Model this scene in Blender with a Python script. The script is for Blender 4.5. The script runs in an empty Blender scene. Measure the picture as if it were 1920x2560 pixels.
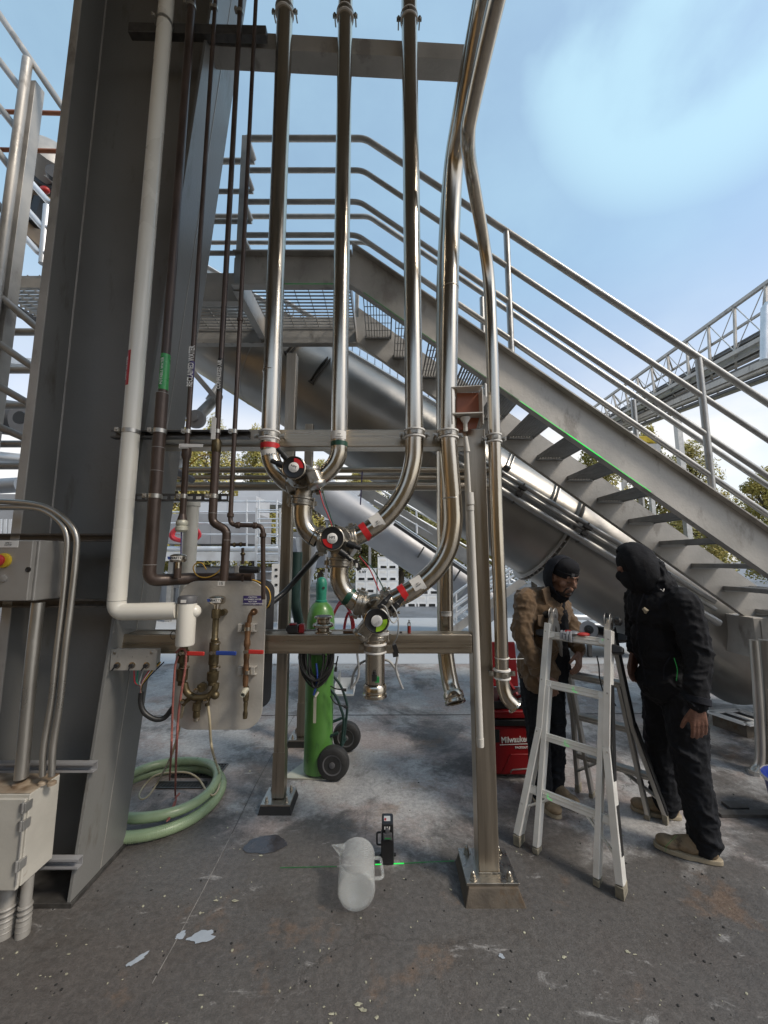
import bpy, math, random
from mathutils import Vector, Matrix, Euler
random.seed(7)
R = math.radians
V = Vector
sc = bpy.context.scene

# ---------------------------------------------------------------- camera
PITCH = 7.0
CAMH = 1.6
cam = bpy.data.cameras.new('camera')
camo = bpy.data.objects.new('camera', cam)
sc.collection.objects.link(camo)
camo.location = (0, 0, CAMH)
camo.rotation_euler = (R(90 + PITCH), 0, 0)
cam.sensor_fit = 'VERTICAL'
cam.sensor_height = 36.0
cam.lens = 962.0 / 2560.0 * 36.0
cam.clip_end = 900
cam.clip_start = 0.05
sc.camera = camo

# ---------------------------------------------------------------- world
SUN_EL, SUN_AZ = 46.0, 118.0          # azimuth from +Y towards +X
w = bpy.data.worlds.new('World')
sc.world = w
w.use_nodes = True
nt = w.node_tree
for n in list(nt.nodes):
    nt.nodes.remove(n)
wo = nt.nodes.new('ShaderNodeOutputWorld')
sky = nt.nodes.new('ShaderNodeTexSky')
sky.sky_type = 'NISHITA'
sky.sun_disc = False
sky.sun_elevation = R(SUN_EL)
sky.sun_rotation = R(SUN_AZ)
sky.air_density = 1.0
sky.dust_density = 1.5
sky.ozone_density = 1.6
bg = nt.nodes.new('ShaderNodeBackground')
bg.inputs[1].default_value = 0.14
nt.links.new(sky.outputs[0], bg.inputs[0])
tc = nt.nodes.new('ShaderNodeTexCoord')


def wmath(op, a, b=None, c=None, clamp=False):
    n = nt.nodes.new('ShaderNodeMath')
    n.operation = op
    n.use_clamp = clamp
    for i, x in enumerate((a, b, c)):
        if x is None:
            continue
        if isinstance(x, (int, float)):
            n.inputs[i].default_value = x
        else:
            nt.links.new(x, n.inputs[i])
    return n.outputs[0]


def wmap(v, a, b, c=0.0, d=1.0, smooth=True):
    n = nt.nodes.new('ShaderNodeMapRange')
    if smooth:
        n.interpolation_type = 'SMOOTHSTEP'
    nt.links.new(v, n.inputs[0])
    for i, x in enumerate((a, b, c, d)):
        n.inputs[i + 1].default_value = x
    return n.outputs[0]


def wnoise(scale, detail, off, rough=0.5, stretch=(1, 1, 1)):
    m = nt.nodes.new('ShaderNodeMapping')
    m.inputs[1].default_value = off
    m.inputs[3].default_value = stretch
    nt.links.new(tc.outputs['Generated'], m.inputs[0])
    n = nt.nodes.new('ShaderNodeTexNoise')
    n.inputs['Scale'].default_value = scale
    n.inputs['Detail'].default_value = detail
    n.inputs['Roughness'].default_value = rough
    nt.links.new(m.outputs[0], n.inputs[0])
    return n.outputs[0]


def wdir(d, a, b):
    """smooth falloff round a direction of the sky (a bank of thin cloud)"""
    d = V(d).normalized()
    n = nt.nodes.new('ShaderNodeVectorMath')
    n.operation = 'DOT_PRODUCT'
    nn = nt.nodes.new('ShaderNodeVectorMath')
    nn.operation = 'NORMALIZE'
    nt.links.new(tc.outputs['Generated'], nn.inputs[0])
    nt.links.new(nn.outputs[0], n.inputs[0])
    n.inputs[1].default_value = d
    return wmap(n.outputs['Value'], a, b)


# thin haze cloud over the whole sky, a thicker patch high on the right, white bank near the horizon
base_c = wmap(wnoise(1.5, 9, (3.1, 0.4, 1.7), 0.58, (1, 1, 1.8)), 0.35, 0.75, 0.32, 0.52)
patch = wdir((0.80, 0.80, 1.42), 0.945, 0.988)
pn = wmap(wnoise(2.7, 7, (0.9, 7.0, 2.6), 0.50, (1.2, 0.9, 1.2)), 0.30, 0.56, 0.35, 1.0)
patch = wmath('MULTIPLY', patch, pn)
sep = nt.nodes.new('ShaderNodeSeparateXYZ')
nt.links.new(tc.outputs['Generated'], sep.inputs[0])
low = wmap(sep.outputs[2], 0.47, 0.24, 0.0, 0.97)
lown = wmap(wnoise(3.2, 5, (5.3, 1.4, 0.2), 0.55, (1, 1, 2.5)), 0.28, 0.60, 0.62, 1.0)
low = wmath('MULTIPLY', low, lown)
f = wmath('MAXIMUM', base_c, wmath('MULTIPLY', patch, 0.80))
f = wmath('MAXIMUM', f, low, clamp=True)
bg2 = nt.nodes.new('ShaderNodeBackground')
cmix = nt.nodes.new('ShaderNodeMix')
cmix.data_type = 'RGBA'
cmix.inputs[6].default_value = (0.56, 0.84, 0.97, 1)
cmix.inputs[7].default_value = (0.98, 0.97, 0.95, 1)
nt.links.new(wmap(sep.outputs[2], 0.62, 0.30), cmix.inputs[0])
nt.links.new(cmix.outputs[2], bg2.inputs[0])
bg2.inputs[1].default_value = 0.72
mx = nt.nodes.new('ShaderNodeMixShader')
nt.links.new(f, mx.inputs[0])
nt.links.new(bg.outputs[0], mx.inputs[1])
nt.links.new(bg2.outputs[0], mx.inputs[2])
nt.links.new(mx.outputs[0], wo.inputs[0])

# ---------------------------------------------------------------- sun behind thin cloud
sl = bpy.data.lights.new('sun', 'SUN')
sl.energy = 1.55
sl.angle = R(11)
sl.color = (1.0, 0.90, 0.77)
so = bpy.data.objects.new('sun', sl)
sc.collection.objects.link(so)
sd = V((math.sin(R(SUN_AZ)) * math.cos(R(SUN_EL)), math.cos(R(SUN_AZ)) * math.cos(R(SUN_EL)), math.sin(R(SUN_EL))))
so.rotation_euler = sd.to_track_quat('Z', 'Y').to_euler()
so.location = sd * 30

sc.view_settings.view_transform = 'Standard'
sc.view_settings.look = 'None'
sc.view_settings.exposure = 0.62
sc.view_settings.gamma = 1.0
sc.view_settings.use_curve_mapping = False
sc.render.engine = 'CYCLES'
sc.cycles.max_bounces = 8
sc.cycles.transparent_max_bounces = 12

# ================================================================ helpers
_F = 962.0
_sp, _cp = math.sin(R(PITCH)), math.cos(R(PITCH))


def ray(u, v):
    """direction (not normalised; depth 1 along the camera axis) of the survey point u, v of the photograph"""
    c = (1280.0 - v) / _F
    return V(((u - 960.0) / _F, _cp - _sp * c, _sp + _cp * c))


def at(u, v, Y):
    d = ray(u, v)
    t = Y / d.y
    return V((d.x * t, Y, CAMH + d.z * t))


def gd(u, v, z=0.0):
    d = ray(u, v)
    t = (z - CAMH) / d.z
    return V((d.x * t, d.y * t, z))


class MB:
    """mesh builder: collects solids, build() links them as ONE mesh object"""

    def __init__(s):
        s.v, s.f, s.m = [], [], []
        s.cur = 0

    def add(s, vs, fs):
        o = len(s.v)
        s.v += [V(a) for a in vs]
        s.f += [tuple(i + o for i in q) for q in fs]
        s.m += [s.cur] * len(fs)
        return s

    def mat(s, i):
        s.cur = i
        return s

    def box(s, x0, x1, y0, y1, z0, z1):
        vs = [(x, y, z) for z in (z0, z1) for y in (y0, y1) for x in (x0, x1)]
        return s.add(vs, [(0, 2, 3, 1), (4, 5, 7, 6), (0, 1, 5, 4), (2, 6, 7, 3), (0, 4, 6, 2), (1, 3, 7, 5)])

    def bar(s, p0, p1, wd, h, up=(0, 0, 1), wd1=None, h1=None):
        """rectangular bar from p0 to p1, wd across, h along up"""
        p0, p1 = V(p0), V(p1)
        d = (p1 - p0).normalized()
        up = V(up)
        a = d.cross(up)
        if a.length < 1e-5:
            a = d.cross(V((1, 0, 0)))
        a.normalize()
        b = a.cross(d).normalized()
        wd1 = wd if wd1 is None else wd1
        h1 = h if h1 is None else h1
        vs = []
        for p, ww, hh in ((p0, wd, h), (p1, wd1, h1)):
            vs += [p - a * ww / 2 - b * hh / 2, p + a * ww / 2 - b * hh / 2, p + a * ww / 2 + b * hh / 2, p - a * ww / 2 + b * hh / 2]
        return s.add(vs, [(0, 3, 2, 1), (4, 5, 6, 7), (0, 1, 5, 4), (1, 2, 6, 5), (2, 3, 7, 6), (3, 0, 4, 7)])

    def ring(s, c, a, b, r, n):
        return [c + a * (r * math.cos(2 * math.pi * i / n)) + b * (r * math.sin(2 * math.pi * i / n)) for i in range(n)]

    def tube(s, path, r, n=14, caps=True, closed=False, wall=0.0):
        path = [V(p) for p in path]
        N = len(path)
        rr = r if isinstance(r, (list, tuple)) else [r] * N
        dirs = []
        for i in range(N):
            if closed:
                d = path[(i + 1) % N] - path[i - 1]
            else:
                d = path[min(i + 1, N - 1)] - path[max(i - 1, 0)]
            dirs.append(d.normalized())
        up = V((0, 0, 1)) if abs(dirs[0].z) < 0.9 else V((0, 1, 0))
        a = dirs[0].cross(up).normalized()
        fr = []
        for i in range(N):
            d = dirs[i]
            a = (a - d * a.dot(d))
            if a.length < 1e-6:
                a = d.orthogonal()
            a.normalize()
            fr.append((a.copy(), d.cross(a).normalized()))

        def skin(rad, flip):
            vs = []
            for i in range(N):
                vs += s.ring(path[i], fr[i][0], fr[i][1], rad[i], n)
            fs = []
            for i in range(N if closed else N - 1):
                j = (i + 1) % N
                for k in range(n):
                    l = (k + 1) % n
                    q = (i * n + k, i * n + l, j * n + l, j * n + k)
                    fs.append(q[::-1] if flip else q)
            return vs, fs
        vs, fs = skin(rr, False)
        if wall > 0 and not closed:
            v2, f2 = skin([x - wall for x in rr], True)
            o = len(vs)
            vs += v2
            fs += [tuple(i + o for i in q) for q in f2]
            for k in range(n):
                l = (k + 1) % n
                fs.append((l, k, o + k, o + l))
                b = (N - 1) * n
                fs.append((b + k, b + l, o + b + l, o + b + k))
        elif caps and not closed:
            fs.append(tuple(range(n))[::-1])
            fs.append(tuple((N - 1) * n + k for k in range(n)))
        return s.add(vs, fs)

    def cyl(s, p0, p1, r0, r1=None, n=18, caps=True):
        return s.tube([p0, p1], [r0, r0 if r1 is None else r1], n, caps)

    def lathe(s, prof, o=(0, 0, 0), ax=(0, 0, 1), n=24, caps=True):
        """prof: (radius, height along ax) from start to end"""
        o, ax = V(o), V(ax).normalized()
        a = ax.orthogonal().normalized()
        b = ax.cross(a)
        vs, fs = [], []
        for (r, h) in prof:
            vs += s.ring(o + ax * h, a, b, max(r, 1e-5), n)
        for i in range(len(prof) - 1):
            for k in range(n):
                l = (k + 1) % n
                fs.append((i * n + k, i * n + l, (i + 1) * n + l, (i + 1) * n + k))
        if caps:
            fs.append(tuple(range(n))[::-1])
            fs.append(tuple((len(prof) - 1) * n + k for k in range(n)))
        return s.add(vs, fs)

    def ball(s, c, r, n=12, m=8, rot=None):
        c = V(c)
        rx, ry, rz = (r, r, r) if isinstance(r, (int, float)) else r
        vs, fs = [], []
        for i in range(m + 1):
            th = math.pi * i / m
            for k in range(n):
                ph = 2 * math.pi * k / n
                p = V((rx * math.sin(th) * math.cos(ph), ry * math.sin(th) * math.sin(ph), rz * math.cos(th)))
                if rot is not None:
                    p = rot @ p
                vs.append(c + p)
        for i in range(m):
            for k in range(n):
                l = (k + 1) % n
                fs.append((i * n + k, (i + 1) * n + k, (i + 1) * n + l, i * n + l))
        return s.add(vs, fs)

    def prism(s, pts, o, a, b, depth):
        """polygon pts (x, y) in the plane o, a, b pushed out by the vector depth"""
        o, a, b, depth = V(o), V(a), V(b), V(depth)
        n = len(pts)
        base = [o + a * x + b * y for x, y in pts]
        vs = base + [p + depth for p in base]
        fs = [tuple(range(n))[::-1], tuple(range(n, 2 * n))]
        for i in range(n):
            j = (i + 1) % n
            fs.append((i, j, n + j, n + i))
        return s.add(vs, fs)

    def build(s, name, mats, parent=None, bevel=0.0, sharp=38, loc=None, smooth=True):
        if parent is not None:
            o0 = parent['_o'] if '_o' in parent else (0, 0, 0)
            o0 = V(o0)
        else:
            o0 = V(loc) if loc is not None else s.base()
        me = bpy.data.meshes.new(name)
        me.from_pydata([tuple(p - o0) for p in s.v], [], s.f)
        if not isinstance(mats, (list, tuple)):
            mats = [mats]
        for m in mats:
            me.materials.append(m)
        for p, mi in zip(me.polygons, s.m):
            p.material_index = mi
        me.validate()
        me.update()
        if smooth:
            me.shade_smooth()
            me.set_sharp_from_angle(angle=R(sharp))
        ob = bpy.data.objects.new(name, me)
        sc.collection.objects.link(ob)
        if parent is not None:
            ob.parent = parent
            ob['_o'] = tuple(o0)
        else:
            ob.location = o0
            ob['_o'] = tuple(o0)
        if bevel > 0:
            md = ob.modifiers.new('bevel', 'BEVEL')
            md.width = bevel
            md.segments = 2
            md.limit_method = 'ANGLE'
            md.angle_limit = R(40)
            md.harden_normals = True
        return ob

    def base(s):
        xs = [p.x for p in s.v]
        ys = [p.y for p in s.v]
        return V(((min(xs) + max(xs)) / 2, (min(ys) + max(ys)) / 2, min(p.z for p in s.v)))


def tag(o, label, cat, group=None, kind=None):
    if label:
        o['label'] = label
    if cat:
        o['category'] = cat
    if group:
        o['group'] = group
    if kind:
        o['kind'] = kind
    return o


def thing(name, loc, label, cat, group=None):
    o = bpy.data.objects.new(name, None)
    sc.collection.objects.link(o)
    o.location = loc
    o.empty_display_size = 0.1
    o['_o'] = tuple(loc)
    return tag(o, label, cat, group)


def lab(o, label):
    o['label'] = label
    return o


def dup(root, loc, rz=0.0, label=None, group=None, scale=None):
    r = root.copy()
    sc.collection.objects.link(r)
    r.location = loc
    r.rotation_euler = (0, 0, rz)
    if scale:
        r.scale = (scale,) * 3
    if label:
        r['label'] = label
    if group:
        r['group'] = group
    for ch in list(root.children):
        c = ch.copy()
        sc.collection.objects.link(c)
        c.parent = r
        for g in ch.children:
            d = g.copy()
            sc.collection.objects.link(d)
            d.parent = c
    return r


def cat(pts, n=6):
    """smooth curve through the points"""
    pts = [V(p) for p in pts]
    P = [pts[0] * 2 - pts[1]] + pts + [pts[-1] * 2 - pts[-2]]
    out = []
    for i in range(1, len(P) - 2):
        p0, p1, p2, p3 = P[i - 1], P[i], P[i + 1], P[i + 2]
        for k in range(n):
            t = k / n
            out.append(0.5 * ((2 * p1) + (p2 - p0) * t + (2 * p0 - 5 * p1 + 4 * p2 - p3) * t * t + (3 * p1 - p0 - 3 * p2 + p3) * t ** 3))
    out.append(pts[-1])
    return out


def fil(pts, r, n=6):
    """polyline with rounded corners"""
    pts = [V(p) for p in pts]
    out = [pts[0]]
    for i in range(1, len(pts) - 1):
        a, b, c = pts[i - 1], pts[i], pts[i + 1]
        rr = min(r, (a - b).length * 0.49, (c - b).length * 0.49)
        p, q = b + (a - b).normalized() * rr, b + (c - b).normalized() * rr
        for k in range(n + 1):
            t = k / n
            out.append(p * (1 - t) ** 2 + b * 2 * t * (1 - t) + q * t * t)
    out.append(pts[-1])
    return out


def text(name, s, size, loc, rot, mat, parent=None, ext=0.0006, align='CENTER', bold=0.0, sx=1.0):
    cu = bpy.data.curves.new(name, 'FONT')
    cu.body = s
    cu.size = size
    cu.extrude = ext
    cu.offset = bold
    cu.resolution_u = 2
    cu.align_x = align
    cu.align_y = 'CENTER'
    tmp = bpy.data.objects.new(name + '_t', cu)
    sc.collection.objects.link(tmp)
    dg = bpy.context.evaluated_depsgraph_get()
    me = bpy.data.meshes.new_from_object(tmp.evaluated_get(dg))
    bpy.data.objects.remove(tmp)
    M = Matrix.Translation(V(loc)) @ Euler(rot, 'XYZ').to_matrix().to_4x4() @ Matrix.Diagonal((sx, 1, 1, 1))
    o0 = V(parent['_o']) if parent is not None else V(loc)
    me.transform(Matrix.Translation(-o0) @ M)
    me.materials.clear()
    me.materials.append(mat)
    ob = bpy.data.objects.new(name, me)
    sc.collection.objects.link(ob)
    if parent is not None:
        ob.parent = parent
    else:
        ob.location = o0
    ob['_o'] = tuple(o0)
    return ob


FRONT = (R(90), 0, 0)

# ================================================================ materials
def mk(name, col, rough=0.5, metal=0.0, var=0.15, scale=6.0, bump=0.0, bscale=60.0, streak=None, spots=None, spec=0.5,
       rvar=0.1, trans=0.0, alpha=None, col2=None, detail=5.0, aniso=0.0, coat=0.0, sheen=0.0, sst=None):
    m = bpy.data.materials.new(name)
    m.use_nodes = True
    t = m.node_tree
    b = t.nodes['Principled BSDF']
    b.inputs['Metallic'].default_value = metal
    b.inputs['Specular IOR Level'].default_value = spec
    b.inputs['Transmission Weight'].default_value = trans
    if coat:
        b.inputs['Coat Weight'].default_value = coat
    if sheen:
        b.inputs['Sheen Weight'].default_value = sheen
    if aniso:
        b.inputs['Anisotropic'].default_value = aniso
    if alpha is not None:
        b.inputs['Alpha'].default_value = alpha
    co = t.nodes.new('ShaderNodeTexCoord')
    mp = t.nodes.new('ShaderNodeMapping')
    t.links.new(co.outputs['Object'], mp.inputs[0])
    if streak:
        mp.inputs[3].default_value = streak
    no = t.nodes.new('ShaderNodeTexNoise')
    no.inputs['Scale'].default_value = scale
    no.inputs['Detail'].default_value = detail
    t.links.new(mp.outputs[0], no.inputs[0])
    mix = t.nodes.new('ShaderNodeMix')
    mix.data_type = 'RGBA'
    c = V(col)
    lo = c * (1 - var)
    hi = V(col2) if col2 else c * (1 + var)
    mix.inputs[6].default_value = (*lo, 1)
    mix.inputs[7].default_value = (*[min(1, x) for x in hi], 1)
    mr = t.nodes.new('ShaderNodeMapRange')
    mr.inputs[1].default_value = 0.3
    mr.inputs[2].default_value = 0.7
    t.links.new(no.outputs[0], mr.inputs[0])
    t.links.new(mr.outputs[0], mix.inputs[0])
    out = mix.outputs[2]
    if spots:
        scol, sscale, thr = spots
        n2 = t.nodes.new('ShaderNodeTexNoise')
        n2.inputs['Scale'].default_value = sscale
        n2.inputs['Detail'].default_value = 6
        n2.inputs['Roughness'].default_value = 0.65
        if sst:
            mp2 = t.nodes.new('ShaderNodeMapping')
            mp2.inputs[3].default_value = sst
            t.links.new(co.outputs['Object'], mp2.inputs[0])
            t.links.new(mp2.outputs[0], n2.inputs[0])
        else:
            t.links.new(co.outputs['Object'], n2.inputs[0])
        r2 = t.nodes.new('ShaderNodeMapRange')
        r2.inputs[1].default_value = thr
        r2.inputs[2].default_value = thr + 0.10
        t.links.new(n2.outputs[0], r2.inputs[0])
        m2 = t.nodes.new('ShaderNodeMix')
        m2.data_type = 'RGBA'
        t.links.new(r2.outputs[0], m2.inputs[0])
        t.links.new(out, m2.inputs[6])
        m2.inputs[7].default_value = (*scol, 1)
        out = m2.outputs[2]
    t.links.new(out, b.inputs['Base Color'])
    rr = t.nodes.new('ShaderNodeMapRange')
    rr.inputs[1].default_value = 0.3
    rr.inputs[2].default_value = 0.7
    rr.inputs[3].default_value = max(0.02, rough - rvar)
    rr.inputs[4].default_value = min(1, rough + rvar)
    t.links.new(no.outputs[0], rr.inputs[0])
    t.links.new(rr.outputs[0], b.inputs['Roughness'])
    if bump:
        n3 = t.nodes.new('ShaderNodeTexNoise')
        n3.inputs['Scale'].default_value = bscale
        n3.inputs['Detail'].default_value = 4
        t.links.new(mp.outputs[0], n3.inputs[0])
        bp = t.nodes.new('ShaderNodeBump')
        bp.inputs['Strength'].default_value = bump
        bp.inputs['Distance'].default_value = 0.01
        t.links.new(n3.outputs[0], bp.inputs['Height'])
        t.links.new(bp.outputs[0], b.inputs['Normal'])
    return m


def emis(name, col, strength):
    m = bpy.data.materials.new(name)
    m.use_nodes = True
    b = m.node_tree.nodes['Principled BSDF']
    b.inputs['Base Color'].default_value = (*[x * 0.2 for x in col], 1)
    b.inputs['Emission Color'].default_value = (*col, 1)
    b.inputs['Emission Strength'].default_value = strength
    return m


M = {}
M['ss'] = mk('polished_stainless', (0.53, 0.475, 0.395), 0.18, 1.0, 0.10, 9, 0.06, 120, (6, 6, 0.25), rvar=0.06)
M['ss_h'] = mk('brushed_stainless_beam', (0.47, 0.405, 0.32), 0.33, 1.0, 0.14, 5, 0.12, 90, (0.35, 5, 14), rvar=0.1, spots=((0.33, 0.29, 0.24), 7, 0.66))
M['ss_v'] = mk('brushed_stainless_post', (0.43, 0.375, 0.305), 0.36, 1.0, 0.14, 5, 0.10, 90, (10, 10, 0.35), rvar=0.1, spots=((0.32, 0.28, 0.23), 5, 0.66))
M['ss_d'] = mk('cast_stainless', (0.42, 0.39, 0.34), 0.34, 1.0, 0.2, 20, 0.15, 70)
M['galv'] = mk('galvanised_steel', (0.42, 0.415, 0.40), 0.42, 0.70, 0.16, 9, 0.1, 55, rvar=0.12)
M['galv_p'] = mk('matte_galvanised_plate', (0.42, 0.40, 0.37), 0.50, 0.35, 0.20, 3.2, 0.16, 45, rvar=0.12, spots=((0.29, 0.27, 0.245), 2.8, 0.56), sst=(2, 2, .9))
M['galv_b'] = mk('bright_galvanised', (0.68, 0.70, 0.72), 0.42, 0.45, 0.1, 5)
M['tank'] = mk('dull_steel_drum', (0.34, 0.325, 0.30), 0.36, 0.8, 0.12, 3, 0.08, 30, rvar=0.06)
M['colp'] = mk('grey_column_paint', (0.185, 0.184, 0.176), 0.40, 0.0, 0.10, 2, 0.12, 70, spots=((0.115, 0.102, 0.085), 1.8, 0.58), sst=(2.5, 2.5, .6))
M['dark'] = mk('dark_strut_steel', (0.11, 0.105, 0.10), 0.42, 0.6, 0.25, 30)
M['blk'] = mk('black_plastic', (0.016, 0.016, 0.017), 0.42, 0, 0.2, 10)
M['rub'] = mk('black_rubber', (0.022, 0.022, 0.022), 0.65, 0, 0.2, 20, 0.1)
M['pvc'] = mk('white_pipe_jacket', (0.74, 0.71, 0.63), 0.30, 0, 0.06, 3, 0.05, 40, spots=((0.36, 0.29, 0.20), 26, 0.74), coat=0.2)
M['brown'] = mk('brown_pipe', (0.072, 0.050, 0.040), 0.40, 0.35, 0.3, 14, 0.12, 80, (1, 1, 0.4), spots=((0.12, 0.052, 0.032), 6, 0.62))
M['bronze'] = mk('aged_bronze', (0.115, 0.09, 0.05), 0.42, 0.75, 0.35, 30, 0.15, 90)
M['copper'] = mk('copper_brown', (0.19, 0.105, 0.055), 0.45, 0.7, 0.3, 30)
M['plate'] = mk('panel_plate', (0.50, 0.475, 0.43), 0.42, 0.4, 0.12, 10, 0.12, 70, spots=((0.27, 0.24, 0.20), 22, 0.70))
M['enc'] = mk('enclosure_grey', (0.34, 0.325, 0.30), 0.45, 0.25, 0.06, 14, 0.05)
M['jbox'] = mk('junction_box_paint', (0.47, 0.45, 0.40), 0.5, 0.0, 0.08, 8, 0.08, 60, spots=((0.20, 0.105, 0.045), 7, 0.66))
M['rustt'] = mk('rusty_top', (0.20, 0.115, 0.055), 0.6, 0.0, 0.4, 12, 0.1, 60, col2=(0.45, 0.38, 0.29))
M['cond'] = mk('conduit', (0.46, 0.44, 0.40), 0.34, 0.85, 0.12, 10, 0.05, 60, (1, 1, 0.4))
M['white'] = mk('white_paint', (0.78, 0.77, 0.75), 0.45, 0, 0.05, 5)
M['label'] = mk('paper_label', (0.74, 0.72, 0.68), 0.5, 0, 0.05, 20)
M['ink'] = mk('black_ink', (0.02, 0.02, 0.02), 0.6)
M['wink'] = mk('white_ink', (0.78, 0.78, 0.76), 0.5)
M['red'] = mk('red_tape', (0.52, 0.018, 0.02), 0.38, 0, 0.1, 10)
M['grn'] = mk('dark_green_tape', (0.010, 0.060, 0.035), 0.35, 0, 0.1, 10)
M['grnl'] = mk('green_pipe_label', (0.035, 0.30, 0.07), 0.3, 0, 0.12, 30)
M['purp'] = mk('purple_label', (0.055, 0.04, 0.14), 0.4)
M['redh'] = mk('red_handle', (0.45, 0.03, 0.025), 0.4, 0, 0.1, 10)
M['blueh'] = mk('blue_handle', (0.02, 0.05, 0.24), 0.4)
M['lime'] = mk('lime_sector', (0.30, 0.52, 0.035), 0.35)
M['cylg'] = mk('green_gas_cylinder', (0.075, 0.205, 0.040), 0.38, 0, 0.16, 6, 0.06, 60, spots=((0.035, 0.09, 0.03), 9, 0.60), coat=0.2, sst=(2, 2, .8))
M['capg'] = mk('teal_cap', (0.02, 0.20, 0.13), 0.45, 0, 0.2, 14)
M['dgrn'] = mk('dark_green_frame', (0.016, 0.040, 0.036), 0.4, 0.1, 0.15, 12)
M['hub'] = mk('grey_hub', (0.09, 0.09, 0.095), 0.5)
M['pale'] = mk('pale_plate', (0.50, 0.49, 0.40), 0.5, 0.3)
M['alu'] = mk('ladder_aluminium', (0.76, 0.745, 0.70), 0.40, 0.15, 0.10, 8, 0.06, 90, spots=((0.34, 0.31, 0.27), 16, 0.66))
M['alud'] = mk('worn_aluminium', (0.42, 0.405, 0.38), 0.42, 0.7, 0.15, 8, 0.06, 90)
M['tbox'] = mk('toolbox_red', (0.22, 0.007, 0.010), 0.42, 0, 0.08, 6, 0.08, 120)
M['jug'] = None
M['pole'] = mk('white_pole', (0.60, 0.575, 0.52), 0.42, 0, 0.06, 8)
M['orange'] = mk('orange_brown_pan', (0.34, 0.115, 0.06), 0.5, 0, 0.12, 12)
M['hoseg'] = mk('green_suction_hose', (0.26, 0.34, 0.20), 0.32, 0, 0.12, 8)
M['clear'] = mk('clear_hose', (0.42, 0.36, 0.24), 0.3, 0, 0.15, 8)
M['rope'] = mk('red_rope', (0.26, 0.09, 0.075), 0.7, 0, 0.3, 90, 0.4, 200)
M['yel'] = mk('yellow_wire', (0.62, 0.36, 0.05), 0.4)
M['cable'] = mk('black_cable', (0.02, 0.02, 0.02), 0.4)
M['gcab'] = mk('grey_cable', (0.34, 0.34, 0.33), 0.4)
M['redhose'] = mk('red_hose', (0.42, 0.03, 0.04), 0.4)
M['jacket'] = mk('tan_work_jacket', (0.125, 0.076, 0.038), 0.85, 0, 0.25, 12, 0.35, 40, sheen=0.15)
M['cloth'] = mk('black_cloth', (0.010, 0.0103, 0.0125), 0.85, 0, 0.35, 10, 0.3, 60, spec=0.25)
M['cloth2'] = mk('dark_hoodie', (0.013, 0.014, 0.019), 0.85, 0, 0.3, 10, 0.3, 60, spec=0.25)
M['jeans'] = mk('dark_trousers', (0.012, 0.013, 0.016), 0.85, 0, 0.4, 14, 0.3, 60, spec=0.25)
M['skin'] = mk('skin', (0.23, 0.12, 0.078), 0.55, 0, 0.22, 40, 0.35, 160)
M['skin2'] = mk('skin_darker', (0.20, 0.095, 0.062), 0.55, 0, 0.25, 40, 0.35, 160)
M['beard'] = mk('dark_hair', (0.035, 0.022, 0.016), 0.7, 0, 0.3, 60)
M['boot'] = mk('tan_suede_boot', (0.26, 0.19, 0.115), 0.8, 0, 0.25, 22, 0.3, 90, spots=((0.10, 0.07, 0.045), 14, 0.6))
M['sole'] = mk('pale_sole', (0.36, 0.30, 0.21), 0.7, 0, 0.15, 20)
M['grout'] = mk('stained_grout', (0.095, 0.078, 0.060), 0.8, 0, 0.3, 14, 0.3, 60, spots=((0.09, 0.06, 0.035), 9, 0.55))
M['gdark'] = mk('dark_void', (0.02, 0.02, 0.02), 0.8)
M['glass'] = mk('vial_glass', (0.8, 0.8, 0.8), 0.05, 0, 0.0, trans=1.0)
M['bin'] = mk('white_plastic_bin', (0.80, 0.80, 0.79), 0.5, 0, 0.04, 4)
M['shed'] = mk('pale_metal_cladding', (0.55, 0.56, 0.58), 0.5, 0.2, 0.05, 2)
M['mach'] = mk('grey_machine', (0.33, 0.33, 0.34), 0.5, 0.3, 0.12, 2)
M['bark'] = mk('bark', (0.10, 0.08, 0.06), 0.9, 0, 0.3, 10, 0.5, 30)
M['leaf'] = mk('autumn_leaf', (0.26, 0.27, 0.05), 0.7, 0, 0.3, 1.2, col2=(0.52, 0.42, 0.12))
M['leaf2'] = mk('green_leaf', (0.11, 0.13, 0.04), 0.7, 0, 0.4, 1.4, col2=(0.30, 0.28, 0.09))
M['blueb'] = mk('blue_bucket', (0.012, 0.035, 0.26), 0.4)
M['laser'] = emis('green_laser', (0.02, 0.85, 0.10), 0.75)
M['laserf'] = emis('faint_green_laser', (0.04, 0.45, 0.10), 0.10)
M['roofm'] = mk('roof_underside', (0.30, 0.27, 0.22), 0.7, 0, 0.1, 1)
M['wallm'] = mk('warm_bounce_wall', (0.36, 0.235, 0.11), 0.7, 0, 0.1, 1)  # warm tone chosen for its golden reflection in the tubes
M['tread'] = mk('dark_tread_steel', (0.27, 0.27, 0.265), 0.5, 0.5, 0.2, 12)
M['drain'] = mk('drain_grate_steel', (0.10, 0.095, 0.09), 0.5, 0.6, 0.3, 20)
M['yellowp'] = mk('yellow_motor_paint', (0.60, 0.42, 0.03), 0.45)
M['orng'] = mk('orange_primer_pipe', (0.42, 0.16, 0.08), 0.5, 0.1, 0.2, 8)


def jug_mat():
    m = bpy.data.materials.new('frosted_polypropylene')
    m.use_nodes = True
    t = m.node_tree
    b = t.nodes['Principled BSDF']
    b.inputs['Base Color'].default_value = (0.86, 0.88, 0.86, 1)
    b.inputs['Roughness'].default_value = 0.22
    b.inputs['Transmission Weight'].default_value = 0.35
    b.inputs['Alpha'].default_value = 0.25
    b.inputs['IOR'].default_value = 1.25
    b.inputs['Subsurface Weight'].default_value = 0.0
    return m


M['jug'] = jug_mat()

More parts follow.
